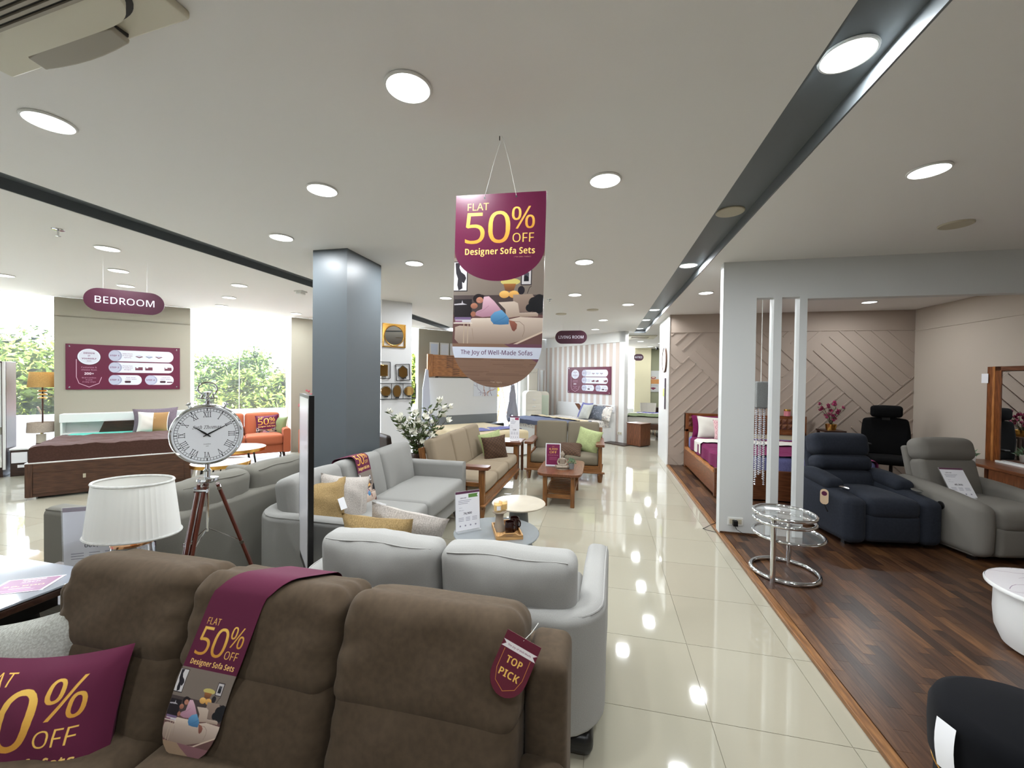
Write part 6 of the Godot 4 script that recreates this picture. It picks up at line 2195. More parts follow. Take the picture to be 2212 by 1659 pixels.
func back_area() -> void:
	small_mirrors()
	# brown chair behind the column
	var o = thing("dining_chair", "dark brown leather chair with a rounded back beside the magnolia", "chair", V(-2.86, 0, -5.22), 150)
	part(o, "backrest", gsoft(V(0.60, 0.50, 0.07), Vector3.ZERO, 0.034, V(0.0, 0.015, 0.02), 6), M.choco_leather, V(0, 0.645, -0.22), V(-8, 0, 0), 70)
	part(o, "seat", gsoft(V(0.56, 0.10, 0.50), V(0, 0.42, 0.02), 0.04), M.choco_leather)
	for sx in [-1, 1]:
		for sz in [-1, 1]: part(o, "leg", tapered_leg(0.38, 0.02, 0.013, V(sx * 0.03, 0, sz * 0.03)), M.black_metal, V(sx * 0.22, 0, sz * 0.2))
	# low display wall with a headboard standing on it
	o = thing("display_wall", "low white and grey display wall with a wooden headboard standing above it", "display wall", wl(7.56, 0, 0.33), WALL_TURN)
	part(o, "upper_face", gbox(V(2.12, 0.98, 0.22), V(0, 1.17, 0)), M.white)
	part(o, "lower_face", gbox(V(2.12, 0.68, 0.225), V(0, 0.34, 0)), M.mid_grey)
	o = thing("headboard", "honey wood headboard with a carved grid band standing on the display wall", "headboard", wl(7.40, 1.662, 0.32), WALL_TURN)
	part(o, "panel", gbox(V(1.66, 0.56, 0.05), V(0, 0.315, 0), 0.006), M.honey_x)
	part(o, "stile", gbox(V(0.14, 0.58, 0.07), V(-0.80, 0.315, 0.0), 0.006), M.honey_y)
	for k in 3: part(o, "board", gbox(V(1.46, [0.10, 0.22, 0.18][k], 0.012), V(0.02, [0.535, 0.365, 0.14][k], 0.028), 0.003), M.honey_x)
	for k in 11:
		part(o, "carved_bar", gbox(V(0.20, 0.012, 0.012), V(-0.24 + (0.18 if k < 4 else 0.0), 0.08 + 0.048 * k, 0.036)), M.dark_x)
	for s in [-1, 1]: part(o, "foot", gbox(V(0.06, 0.04, 0.05), V(s * 0.6, 0.02, 0)), M.dark_y)
	o = thing("wall_picture", "veined marble print on the white display wall", "picture", wl(8.20, 1.40, 0.446), WALL_TURN)
	part(o, "panel", gbox(V(0.74, 0.46, 0.012)), M.white)
	var g = G()
	g.panel(0.74, 0.46, V(0, 0, 0.0065))
	part(o, "print", g, M.p_veins)
	for k in 3:  # pale panels replace bright high windows; the daylight is in their colour
		o = thing("wall_picture", ["pale window stand-in above the wooden headboard, next to the narrow window", "pale window stand-in between two others above the wooden headboard", "pale window stand-in above the wooden headboard, partly behind the hanging banner"][k], "picture", wl(6.86 + 0.30 * k, 2.42, 0.02), WALL_TURN, "pale window stand-ins above the wooden headboard")
		part(o, "frame", gbox(V(0.26, 0.36, 0.02)), M.white)
		part(o, "print", gbox(V(0.20, 0.28, 0.004), V(0, 0, 0.011)), mat([Color(0.80, 0.85, 0.92), Color(0.88, 0.90, 0.93), Color(0.92, 0.91, 0.92)][k], 0.3))
	o = thing("leaning_panel", "tall pale panel with a sloping edge leaning next to the display wall", "panel", wl(6.42, 0, 0.60), WALL_TURN)
	g = G()
	g.extrude(PackedVector2Array([Vector2(-0.16, 0), Vector2(0.20, 0), Vector2(0.19, 0.55), Vector2(0.06, 1.0), Vector2(0.0, 1.85), Vector2(-0.06, 1.88), Vector2(-0.14, 1.4)]), 0.04)
	part(o, "board", g, M.pale_blue)
	o = thing("bench", "black leather bench before the grey part of the display wall", "bench", wl(8.0, 0, 0.85), WALL_TURN)
	part(o, "seat", gsoft(V(0.90, 0.12, 0.42), V(0, 0.42, 0), 0.04), M.black_leather)
	part(o, "box", gbox(V(0.86, 0.30, 0.38), V(0, 0.21, 0), 0.01), M.black_leather)
	for sx in [-1, 1]:
		for sz in [-1, 1]: part(o, "foot", gbox(V(0.04, 0.06, 0.04), V(sx * 0.38, 0.03, sz * 0.14)), M.black_metal)
	# cream bed behind the magnolia
	o = thing("low_bed", "low bed with cream bedding behind the magnolia and teak sofa", "bed", wl(7.0, 0, 2.1), WALL_TURN)
	part(o, "frame", gbox(V(1.5, 0.30, 1.9), V(0, 0.17, 0), 0.01), M.white)
	part(o, "foot", gbox(V(1.3, 0.04, 1.7), V(0, 0.02, 0)), M.white)
	part(o, "mattress", gsoft(V(1.46, 0.22, 1.86), V(0, 0.43, 0), 0.06, V(0, 0.02, 0)), M.cream_cloth)
	solo("bedspread", "folded lavender and cream throw on the low bed", "bedspread", quilt_geo(1.40, 0.5, 0.0, 0.05, 12), M.lilac, wl(7.0, 0.545, 2.25), V(0, WALL_TURN, 0))
	# white bed at the striped wall
	o = thing("platform_bed", "white platform bed with brown chevron stripes on its headboard by the striped wall", "bed", sl(-1.38, 0, 0.0), STRIPE_TURN)
	part(o, "headboard", gbox(V(2.24, 0.96, 0.06), V(0, 0.50, 0.05), 0.008), M.white)
	for s in [[-0.05, 0.14, 0.62, 0.07, -45.0], [0.46, 0.14, 0.30, 0.09, 45.0], [0.30, 0.14, 0.22, 0.09, -45.0]]: pass
	for q in [[Vector2(-0.36, 0.96), Vector2(-0.18, 0.96), Vector2(0.30, 0.45), Vector2(0.21, 0.36)], [Vector2(0.08, 0.955), Vector2(0.52, 0.955), Vector2(0.30, 0.76)], [Vector2(0.72, 0.955), Vector2(1.0, 0.955), Vector2(0.56, 0.56), Vector2(0.46, 0.66)]]:
		g = G()
		g.extrude(PackedVector2Array(q), 0.008, 0.078)
		part(o, "chevron_inlay", g, M.red_x)
	for s in [-1, 1]: part(o, "side_board", gbox(V(0.03, 0.36, 1.92), V(s * 1.0, 0.20, 1.04), 0.004), M.white)
	part(o, "foot_board", gbox(V(2.03, 0.36, 0.03), V(0, 0.20, 2.0), 0.004), M.white)
	part(o, "plinth", gbox(V(1.9, 0.03, 1.8), V(0, 0.015, 1.0)), M.dark_x)
	part(o, "mattress", gsoft(V(1.94, 0.24, 1.90), V(0, 0.46, 1.04), 0.06, V(0, 0.015, 0)), M.p_tile_floral)
	solo("bedspread", "slate blue duvet spread over the white platform bed", "bedspread", quilt_geo(1.96, 1.22, 0.0, 0.16, 9, 0.12), M.slate_cloth, sl(-1.38, 0.585, 0.80), V(0, STRIPE_TURN, 0))
	solo("bed_runner", "cream band of cloth across the slate blue duvet", "bed runner", quilt_geo(1.98, 0.28, 0.012, 0.14, 9), M.cream_cloth, sl(-1.38, 0.597, 0.95), V(0, STRIPE_TURN, 0))
	pillow("bed_pillow", "lavender cushion leaning at the centre of the white bed", sl(-1.0, 0.82, 0.42), V(-26, STRIPE_TURN - 6, 0), 0.46, 0.46, 0.16, M.lilac, M.lilac)
	pillow("bed_pillow", "cream plush cushion before the lavender one on the white bed", sl(-0.84, 0.80, 0.56), V(-28, STRIPE_TURN - 10, 4), 0.44, 0.44, 0.16, M.white_plush, M.white_plush)
	pillow("bed_pillow", "grey leaf patterned pillow on the white bed", sl(-0.66, 0.78, 0.34), V(-26, STRIPE_TURN, 0), 0.50, 0.42, 0.15, M.p_fern, M.p_fern)
	pillow("bed_pillow", "floral pillow nearest the free end of the white bed's headboard", sl(-0.44, 0.77, 0.28), V(-24, STRIPE_TURN, 0), 0.50, 0.42, 0.15, M.p_floral, M.p_floral)
	tag_card("price_tag", "white price tag hanging from the white bed's headboard corner", sl(-0.30, 0.86, 0.09), V(0, STRIPE_TURN, 0), 0.10, 0.14)
	board("notice_board", "maroon four-step bed design board on the striped wall", sl(-1.28, 1.64, 0.016), STRIPE_TURN, 1.66, 0.76)
	part_socket(sl(-0.12, 0.26, 0.035), STRIPE_TURN, "white wall socket low on the striped wall beside the white bed")
	var tr = solo("floor_mat_edge", "narrow wooden floor strip at the foot of the striped wall", "floor strip", gbox(V(0.9, 0.02, 0.35), V(-0.15, 0.01, 0.2), 0.004), M.dark_x, sl(0.0, 0, 0.0), V(0, STRIPE_TURN, 0))
	# white dressing units left of the striped wall
	o = thing("dressing_unit", "tall white coat panel with hooks and a narrow mirror", "dressing unit", wl(10.30, 0, 0.16), WALL_TURN + 10)
	part(o, "coat_panel", gbox(V(0.40, 1.98, 0.06), V(-0.22, 1.0, 0), 0.004), M.ivory)
	for k in 3:
		g = G()
		g.tube(PackedVector3Array([V(-0.34 + 0.11 * k, 1.86, 0.03), V(-0.34 + 0.11 * k, 1.84, 0.07), V(-0.34 + 0.11 * k, 1.88, 0.085)]), 0.009, 6)
		part(o, "hook", g, M.chrome)
	part(o, "mirror_frame", gbox(V(0.36, 1.98, 0.05), V(0.20, 1.0, 0.0), 0.004), M.white)
	part(o, "mirror_glass", gbox(V(0.24, 1.80, 0.006), V(0.20, 1.04, 0.029)), M.mirror)
	o = thing("drawer_cabinet", "ivory cabinet with rounded top, two drawers and a door beside the glass door", "cabinet", wl(9.86, 0, 0.46), WALL_TURN - 20)
	g = G()
	var rp = func(w: float, h: float, r: float) -> PackedVector2Array:
		var q = PackedVector2Array([Vector2(w / 2, 0), Vector2(w / 2, h - r)])
		for i in 9: q.append(Vector2(w / 2 - r + r * cos(PI / 2 * i / 8), h - r + r * sin(PI / 2 * i / 8)))
		for i in 9: q.append(Vector2(-w / 2 + r - r * sin(PI / 2 * i / 8), h - r + r * cos(PI / 2 * i / 8)))
		q.append(Vector2(-w / 2, 0))
		return q
	g.extrude(rp.call(0.50, 1.30, 0.12), 0.36, -0.18)
	part(o, "body", g, M.ivory)
	for k in 2:
		var dr = part(o, "drawer", gbox(V(0.44, 0.16, 0.012), V(0, 1.02 - 0.2 * k, 0.186), 0.003), M.ivory)
		part(dr, "knob", gbox(V(0.10, 0.015, 0.015), V(0, 1.04 - 0.2 * k, 0.198)), M.chrome)
	var dd = part(o, "door", gbox(V(0.44, 0.64, 0.012), V(0, 0.38, 0.186), 0.003), M.ivory)
	part(dd, "handle", gbox(V(0.014, 0.12, 0.015), V(0.16, 0.48, 0.198)), M.chrome)
	o = thing("rounded_cabinet", "pale two-tone cabinet with rounded shoulders standing before the mirror panel", "cabinet", sl(-2.80, 0, 0.56), 4)
	g = G()
	g.extrude(rp.call(0.60, 1.28, 0.12), 0.10, -0.05)
	part(o, "panel", g, M.ivory)
	part(o, "tinted_half", gbox(V(0.28, 1.10, 0.006), V(0.15, 0.62, 0.052)), M.mint)
	part(o, "base", gbox(V(0.58, 0.08, 0.3), V(0, 0.04, -0.06)), M.ivory)
	# easel and yellow flowers on the balcony, garment in the doorway
	o = thing("easel", "light wooden tripod easel outside the glass door", "easel", wl(9.62, 0, -0.80), WALL_TURN)
	for e in [V(-0.26, 0, 0.12), V(0.26, 0, 0.12), V(0.0, 0, -0.3)]:
		g = G()
		g.bar(e, V(0, 1.45, 0), 0.018, 6)
		part(o, "leg", g, M.pale_y)
	part(o, "ledge", gbox(V(0.5, 0.03, 0.05), V(0, 0.62, 0.08)), M.pale_x)
	rng.seed = 51
	o = thing("yellow_flowers", "large bunch of yellow flowers in a dark vase by the glass door", "plant", wl(9.06, 0, -0.42))
	g = G()
	g.lathe([[0.0, 0.0], [0.10, 0.0], [0.13, 0.25], [0.08, 0.55], [0.09, 0.6], [0.07, 0.58], [0.0, 0.4]], 20)
	part(o, "vase", g, M.choco_leather)
	branching(o, 0.5, 0.26, 1.05, 16, M.leaf, M.petal_yellow, 0.06, 0.05, 16, M.bark)
	o = thing("hanging_garment", "grey cloth jacket hanging in the glass doorway", "garment", wl(9.43, 0.98, 0.06), WALL_TURN)
	g = G()
	g.grid(20, 24, func(u: float, v: float) -> Vector3:
		var a = TAU * u
		var r = lerpf(0.15, 0.06, pow(v, 2.0)) * (1.0 + 0.30 * sin(a * 4.0 + v * 5.0) + 0.12 * sin(v * 11.0))
		return V(cos(a) * r, (v - 0.5) * 0.98 - 0.12 * sin(a * 2.0) * (1 - v), sin(a) * r * 0.5), true)
	part(o, "cloth", g, M.garment, Vector3.ZERO, Vector3.ZERO, 80)
	part(o, "hook_rail", gbox(V(0.10, 0.03, 0.06), V(0, 0.50, 0)), M.chrome)
	# ------- mattress area past the striped wall
	o = thing("nightstand", "reddish brown nightstand at the free end of the striped wall", "nightstand", V(0.92, 0, -10.75), STRIPE_TURN)
	part(o, "body", gbox(V(0.42, 0.54, 0.40), V(0, 0.29, 0), 0.004), M.red_y)
	part(o, "top", gbox(V(0.44, 0.02, 0.42), V(0, 0.57, 0), 0.004), M.red_x)
	part(o, "foot", gbox(V(0.36, 0.03, 0.34), V(0, 0.015, 0)), M.black)
	o = thing("wooden_bed", "wooden bed with a sage green blanket past the striped wall", "bed", V(1.50, 0, -12.75), -6)
	part(o, "frame", gbox(V(1.5, 0.16, 1.9), V(0, 0.36, 0), 0.01), M.walnut_x)
	for sx in [-1, 1]:
		for sz in [-1, 1]: part(o, "leg", gbox(V(0.08, 0.42, 0.08), V(sx * 0.70, 0.21, sz * 0.88)), M.walnut_y)
	part(o, "mattress", gsoft(V(1.42, 0.2, 1.8), V(0, 0.53, 0), 0.06), M.white_cloth)
	solo("bedspread", "sage green blanket on the wooden bed past the striped wall", "bedspread", quilt_geo(1.42, 0.98, 0.0, 0.14, 20), M.sage_cloth, V(1.52, 0.64, -12.80), V(0, -6, 0))
	solo("bed_runner", "blue folded cloth on the sage green blanket", "bed runner", quilt_geo(0.9, 0.3, 0.02, 0.0, 21), M.blue_cloth, V(1.50, 0.655, -12.95), V(0, -6, 0))
	o = thing("tub_chair", "white tub chair before the cream pillar", "chair", V(1.66, 0, -15.6), 10)
	part(o, "seat", gsoft(V(0.5, 0.12, 0.5), V(0, 0.42, 0), 0.05), M.white_cloth)
	g = G()
	g.grid(16, 8, func(u: float, v: float) -> Vector3:
		var a = PI * (1.0 + u)
		return V(cos(a) * (0.26 + 0.03 * v), 0.36 + 0.46 * v, sin(a) * 0.26), false)
	part(o, "backrest", g, M.white_cloth)
	for sx in [-1, 1]:
		for sz in [-1, 1]: part(o, "leg", tapered_leg(0.38, 0.02, 0.012), M.pale_y, V(sx * 0.2, 0, sz * 0.2))
	o = thing("tub_chair", "dark purple-grey chair with a rounded back beside the poster", "chair", V(2.42, 0, -14.6), -20)
	part(o, "seat", gsoft(V(0.46, 0.08, 0.46), V(0, 0.44, 0), 0.03), M.slate_dark)
	part(o, "backrest", gsoft(V(0.46, 0.42, 0.06), V(0, 0.72, -0.2), 0.028), M.slate_dark)
	for sx in [-1, 1]:
		for sz in [-1, 1]: part(o, "leg", tapered_leg(0.42, 0.02, 0.012), M.black_metal, V(sx * 0.2, 0, sz * 0.2))
	o = thing("low_cabinet", "dark low cabinet along the green wall", "cabinet", V(2.2, 0, -16.2), 0)
	part(o, "body", gbox(V(1.3, 0.62, 0.45), V(0, 0.33, 0), 0.006), M.dark_x)
	part(o, "foot", gbox(V(1.2, 0.03, 0.4), V(0, 0.015, 0)), M.black)
	o = thing("poster", "white poster with orange band and printed figures on the green wall", "poster", V(2.02, 1.62, -17.285), 0)
	part(o, "board", gbox(V(0.62, 0.86, 0.015)), M.white)
	g = G()
	g.panel(0.58, 0.82, V(0, 0, 0.009))
	part(o, "print", g, M.p_poster)
	o = thing("security_camera", "small white dome security camera on the ceiling by the green wall", "camera", V(2.0, CEIL - 0.05, -16.2))
	part(o, "mount", gbox(V(0.10, 0.05, 0.10), V(0, 0.025, 0), 0.01), M.plastic_white)
	part(o, "lens", gsoft(V(0.09, 0.09, 0.13), V(0, -0.03, 0.05), 0.03), M.black)
	# round clock and card rack on the end of the panelled block
	o = thing("wall_clock", "round dark-rimmed disc hanging on the white end of the panelled block", "wall clock", V(1.243, 2.08, -8.72), -90)
	g = G()
	g.x = xf(Vector3.ZERO, V(90, 0, 0))
	g.lathe([[0.0, 0.0], [0.25, 0.0], [0.26, 0.015], [0.25, 0.03], [0.235, 0.03], [0.235, 0.02], [0.0, 0.02]], 40)
	part(o, "disc", g, M.walnut_x)
	g = G()
	g.x = xf(V(0, 0, 0.021), V(90, 0, 0))
	g.lathe([[0.0, 0.003], [0.23, 0.003], [0.23, 0.0]], 40)
	part(o, "face", g, M.beige_stone)
	o = thing("card_rack", "clear card rack with pale leaflets on the white end of the panelled block", "rack", V(1.243, 1.42, -8.75), -90)
	part(o, "holder", gbox(V(0.34, 0.66, 0.012), V(0, 0, 0.006)), M.acrylic)
	for k in 3: part(o, "leaflet", gbox(V(0.24, 0.16, 0.004), V(0, 0.2 - 0.2 * k, 0.016)), [M.paper, M.leaflet_green, M.paper][k])
	part(o, "side_bar", gbox(V(0.03, 0.62, 0.03), V(0.17, -0.02, 0.012)), M.slate_dark)

func part_socket(at: Vector3, turn: float, label: String) -> Node3D:
	var o = thing("wall_socket", label, "socket", at, turn)
	part(o, "plate", gbox(V(0.15, 0.085, 0.012), V(0, 0, 0.0), 0.004), M.plastic_white)
	for s in [-1, 1]: part(o, "insert", gbox(V(0.05, 0.05, 0.006), V(s * 0.034, 0, 0.006)), M.plastic_cream)
	return o

func build_back() -> void:
	M.choco_leather = mat(Color(0.16, 0.10, 0.07), 0.45)
	M.black_leather = mat(Color(0.035, 0.035, 0.04), 0.35)
	M.ivory = mat(Color(0.86, 0.84, 0.78), 0.4)
	M.mint = mat(Color(0.80, 0.84, 0.76), 0.3)
	M.pale_blue = mat(Color(0.78, 0.80, 0.86), 0.4)
	M.blue_cloth = cloth(Color(0.34, 0.33, 0.68), 4.0, 0.1)
	M.slate_dark = mat(Color(0.34, 0.30, 0.33), 0.5)
	M.leaflet_green = mat(Color(0.78, 0.86, 0.45), 0.6)
	M.p_top = print_mat(T.marble, 0.1)
	M.p_top.uv1_triplanar = true
	M.p_top.texture_repeat = true
	M.garment = cloth(Color(0.62, 0.61, 0.64), 4.0, 0.1)
	bedroom_corner()
	back_area()


# ---------------------------------------------------------------- raised timber floor, signs and ceiling pieces
func right_area() -> void:
	var y = 0.03
	# plum bed
	var o = thing("carved_bed", "reddish wooden bed with a carved headboard against the panelled wall", "bed", V(2.56, y, -7.20))
	var w = 2.02
	part(o, "headboard", gbox(V(w, 0.30, 0.10), V(0, 0.87, -1.05), 0.006), M.sheesham_x)
	part(o, "headboard_rail", gbox(V(w, 0.05, 0.12), V(0, 0.70, -1.05), 0.004), M.sheesham_x)
	part(o, "padded_panel", gsoft(V(w - 0.12, 0.36, 0.07), V(0, 0.50, -1.04), 0.03), M.cream_cloth)
	for i in 22:
		for j in 2:
			var g = G()
			g.x = xf(V(-0.93 + 0.0886 * i, 0.82 + 0.10 * j, -0.998))
			g.tri(V(-0.04, -0.045, 0), V(0.04, -0.045, 0), V(0, 0, 0.022)); g.tri(V(0.04, -0.045, 0), V(0.04, 0.045, 0), V(0, 0, 0.022)); g.tri(V(0.04, 0.045, 0), V(-0.04, 0.045, 0), V(0, 0, 0.022)); g.tri(V(-0.04, 0.045, 0), V(-0.04, -0.045, 0), V(0, 0, 0.022))
			part(o, "carved_stud", g, M.red_x, Vector3.ZERO, Vector3.ZERO, 5)
	for s in [-1, 1]:
		part(o, "head_post", gbox(V(0.06, 1.02, 0.12), V(s * (w / 2 - 0.03), 0.51, -1.05), 0.006), M.sheesham_y)
		part(o, "side_board", gbox(V(0.04, 0.34, 2.02), V(s * (w / 2 - 0.02), 0.22, 0.02), 0.004), M.sheesham_z)
		part(o, "side_ledge", gbox(V(0.06, 0.04, 2.02), V(s * (w / 2 - 0.02), 0.37, 0.02), 0.004), M.honey_z)
	part(o, "foot_board", gbox(V(w, 0.40, 0.05), V(0, 0.22, 1.04), 0.006), M.red_x)
	part(o, "mattress", gsoft(V(w - 0.1, 0.24, 2.0), V(0, 0.48, 0.02), 0.06), M.lilac)
	solo("bedspread", "plum bedspread over the carved wooden bed", "bedspread", quilt_geo(w - 0.10, 1.72, 0.0, 0.22, 40, 0.0), M.plum, V(2.56, y + 0.605, -7.90))
	solo("bed_runner", "white band of cloth across the plum bedspread", "bed runner", quilt_geo(w - 0.08, 0.42, 0.012, 0.21, 40), M.white_cloth, V(2.56, y + 0.618, -7.52))
	pillow("bed_pillow", "plum pillow standing at the carved headboard", V(1.93, y + 0.80, -8.02), V(-14, 0, 0), 0.62, 0.42, 0.16, M.plum, M.plum)
	pillow("bed_pillow", "white pillow before the plum pillow on the carved bed", V(1.99, y + 0.79, -7.86), V(-16, 0, -2), 0.62, 0.42, 0.16, M.white_cloth, M.white_cloth)
	pillow("bed_pillow", "pink damask cushion in front of the white pillow on the carved bed", V(2.13, y + 0.77, -7.72), V(-18, 0, 0), 0.42, 0.38, 0.14, M.p_damask, M.damask_back)
	var g = G()
	o = thing("jar_candle", "small pink and gold candle glass on the carved headboard", "candle", V(3.27, y + 1.02, -8.22))
	g.lathe([[0.0, 0.0], [0.05, 0.0], [0.052, 0.09], [0.0, 0.09]], 20)
	part(o, "glass", g, M.petal_pink)
	g = G()
	g.lathe([[0.0, 0.09], [0.053, 0.09], [0.053, 0.12], [0.0, 0.12]], 20)
	part(o, "lid", g, M.gold)
	# crystal wall lamp hanging in the first slot
	o = thing("crystal_chandelier", "clear square glass pendant with long strings of crystal beads seen through the screen's slot", "chandelier", V(1.93, 0, -5.6))
	g = G()
	g.soft(V(0.16, 0.33, 0.16), V(0, 1.505, 0), 0.02)
	part(o, "glass_box", g, M.frosted)
	g = G()
	g.bar(V(0, 1.66, 0), V(0, CEIL, 0), 0.004, 5)
	part(o, "cord", g, M.string)
	g = G()
	g.lathe([[0.0, CEIL - 0.03], [0.05, CEIL - 0.03], [0.05, CEIL - 0.001], [0.0, CEIL - 0.001]], 20)
	part(o, "ceiling_rose", g, M.chrome)
	for k in 6:
		var a = TAU * k / 6
		g = G()
		var yy = 1.33
		var stop = 0.38 + 0.06 * (k % 3)
		while yy > stop:
			g.x = xf(V(cos(a) * 0.05, yy, sin(a) * 0.05))
			g.lathe([[0.0, -0.013], [0.014, 0.0], [0.0, 0.013]], 6)
			yy -= 0.027
		part(o, "bead_string", g, M.bead)
	# pink orchid on its stand
	o = thing("flower_stand", "small wooden stand beside the carved headboard carrying an orchid", "stand", V(3.88, y, -8.05))
	part(o, "top", gbox(V(0.32, 0.03, 0.32), V(0, 0.80, 0), 0.004), M.dark_x)
	for sx in [-1, 1]:
		for sz in [-1, 1]: part(o, "leg", gbox(V(0.035, 0.785, 0.035), V(sx * 0.13, 0.3925, sz * 0.13)), M.dark_y)
	rng.seed = 90
	o = thing("orchid", "magenta orchid in a small brass pot on the stand by the panelled wall", "plant", V(3.88, y + 0.815, -8.05))
	g = G()
	g.lathe([[0.0, 0.0], [0.07, 0.0], [0.085, 0.10], [0.075, 0.10], [0.06, 0.06], [0.0, 0.06]], 20)
	part(o, "pot", g, M.gold)
	branching(o, 0.06, 0.30, 0.42, 6, M.indoor_leaf, M.petal_magenta, 0.055, 0.04, 4, M.bark)
	# office chair
	o = thing("office_chair", "black mesh office chair with a headrest in the corner of the panelled wall", "chair", V(4.42, y, -7.45), -14)
	part(o, "headrest", gsoft(V(0.40, 0.18, 0.09), V(0, 1.18, -0.24), 0.045, V(0, 0.01, 0.01), 5), M.black_mesh, Vector3.ZERO, Vector3.ZERO, 70)
	part(o, "headrest_stem", gbox(V(0.10, 0.10, 0.03), V(0, 1.06, -0.26)), M.black)
	part(o, "backrest", gsoft(V(0.56, 0.58, 0.07), Vector3.ZERO, 0.034, V(0.03, 0.03, 0), 6, 3, func(q: Vector3, n: Vector3) -> Vector3:
		q.x *= 1.0 - 0.18 * maxf(0.0, -n.y)
		return q), M.black_mesh, V(0, 0.77, -0.25), V(-6, 0, 0), 70)
	part(o, "seat", gsoft(V(0.54, 0.10, 0.52), V(0, 0.44, 0.0), 0.045, V(0, 0.02, 0), 5), M.black_mesh, Vector3.ZERO, Vector3.ZERO, 70)
	for s in [-1, 1]:
		part(o, "arm_post", gbox(V(0.04, 0.24, 0.06), V(s * 0.32, 0.55, -0.05), 0.008), M.black)
		part(o, "arm_pad", gsoft(V(0.10, 0.03, 0.28), V(s * 0.32, 0.68, 0.0), 0.014), M.black)
		part(o, "arm_bracket", gbox(V(0.12, 0.03, 0.05), V(s * 0.27, 0.43, -0.05)), M.black)
	g = G()
	g.lathe([[0.0, 0.08], [0.035, 0.08], [0.035, 0.22], [0.022, 0.22], [0.022, 0.40], [0.08, 0.40], [0.0, 0.41]], 18)
	part(o, "gas_column", g, M.black)
	for k in 5:
		var a = TAU * k / 5
		g = G()
		g.bar(V(0, 0.10, 0), V(cos(a) * 0.30, 0.065, sin(a) * 0.30), 0.024, 8, 0.016)
		part(o, "base_spoke", g, M.black)
		g = G()
		g.x = xf(V(cos(a) * 0.30, 0.028, sin(a) * 0.30), V(0, -rad_to_deg(a), 90))
		g.lathe([[0.0, -0.02], [0.026, -0.02], [0.028, 0.0], [0.026, 0.02], [0.0, 0.02]], 14)
		part(o, "caster", g, M.black)
	o = thing("floor_pouf", "plum fluffy floor cushion behind the recliners", "pouf", V(3.72, y, -6.9))
	part(o, "cushion", gsoft(V(0.44, 0.34, 0.44), V(0, 0.17, 0), 0.14, V(0.02, 0.02, 0.02), 5), M.plum_fur, Vector3.ZERO, Vector3.ZERO, 80)
	part_socket(V(4.75, 0.36, -8.342), 0, "white wall socket low on the panelled wall")
	# dressing table with mirror on the right wall
	o = thing("dressing_table", "reddish wooden dressing table with a tall framed mirror against the right wall", "dressing table", V(5.02, y, -6.30), -90)
	part(o, "mirror_frame_stile", gbox(V(0.20, 1.34, 0.05), V(-0.50, 1.21, -0.20), 0.004), M.sheesham_y)
	part(o, "mirror_frame_stile", gbox(V(0.10, 1.34, 0.05), V(0.52, 1.21, -0.20), 0.004), M.sheesham_y)
	part(o, "stile_inlay", gbox(V(0.035, 1.34, 0.056), V(-0.50, 1.21, -0.20)), M.honey_y)
	part(o, "mirror_frame_rail", gbox(V(1.0, 0.06, 0.05), V(0, 1.85, -0.20), 0.004), M.red_x)
	part(o, "mirror_glass", gbox(V(0.90, 1.22, 0.01), V(0.03, 1.20, -0.19)), M.mirror)
	part(o, "table_top", gbox(V(1.20, 0.04, 0.44), V(0, 0.58, 0), 0.006), M.red_x)
	part(o, "drawer_box", gbox(V(0.62, 0.52, 0.40), V(0.26, 0.30, 0), 0.005), M.red_y)
	part(o, "white_strip", gbox(V(0.9, 0.025, 0.03), V(0.05, 0.612, -0.15)), M.white)
	for sx in [-0.54]:
		for sz in [-1, 1]: part(o, "leg", gbox(V(0.05, 0.56, 0.05), V(sx, 0.28, sz * 0.17)), M.red_y)
	part(o, "price_tag", gbox(V(0.10, 0.13, 0.003), V(-0.62, 1.72, -0.165)), M.paper)
	for q in [[V(4.86, y + 0.60, -6.78), "small plant in a white cup on the dressing table, next to the wall"], [V(4.82, y + 0.60, -6.62), "bushier small plant in a white cup on the dressing table"]]:
		var pl = thing("potted_succulent", q[1], "plant", q[0])
		g = G()
		g.lathe([[0.0, 0.0], [0.05, 0.0], [0.06, 0.09], [0.052, 0.09], [0.045, 0.07], [0.0, 0.07]], 18)
		part(pl, "pot", g, M.white)
		part(pl, "leaves", sprigs(70, 0.08, 0.10, 0.02), M.succulent)
	solo("fabric_ottoman", "cream ottoman beside the dressing table", "ottoman", gsoft(V(0.5, 0.36, 0.42), V(0, 0.18, 0), 0.06), M.cream_cloth, V(4.55, y, -6.25))
	# chrome nesting table
	o = thing("chrome_table", "round chrome side table with swivelling glass tops on the timber floor", "table", V(1.55, y, -3.89))
	g = G()
	g.tube(ring(0.25, 0.018, 48), 0.017, 10, true)
	part(o, "base_ring", g, M.chrome)
	for q in [[0.53, V(-0.03, 0, 0.06), 0.225, "upper_top"], [0.47, V(-0.03, 0, 0.06), 0.222, "middle_top"], [0.33, V(0.03, 0, -0.02), 0.26, "lower_top"]]:
		g = G()
		g.tube(ring(q[2], q[0], 48, q[1]), 0.014, 10, true)
		var rr = part(o, q[3], g, M.chrome)
		if q[0] != 0.47:
			g = G()
			g.lathe([[0.0, q[0] - 0.004], [q[2] - 0.008, q[0] - 0.004], [q[2] - 0.008, q[0] + 0.004], [0.0, q[0] + 0.004]], 40, q[1])
			part(rr, "glass", g, M.glass)
	for q in [V(-0.165, 0, 0.205), V(0.12, 0, -0.22)]:
		g = G()
		g.bar(q + V(0, 0.0, 0), q + V(0, 0.545 if q.z > 0 else 0.36, 0), 0.020, 16)
		part(o, "post", g, M.chrome)
	solo("paper_slip", "small white paper slip lying on the chrome table's glass top", "paper", gbox(V(0.11, 0.001, 0.07)), M.paper, V(1.46, y + 0.536, -3.92), V(0, -8, 0))
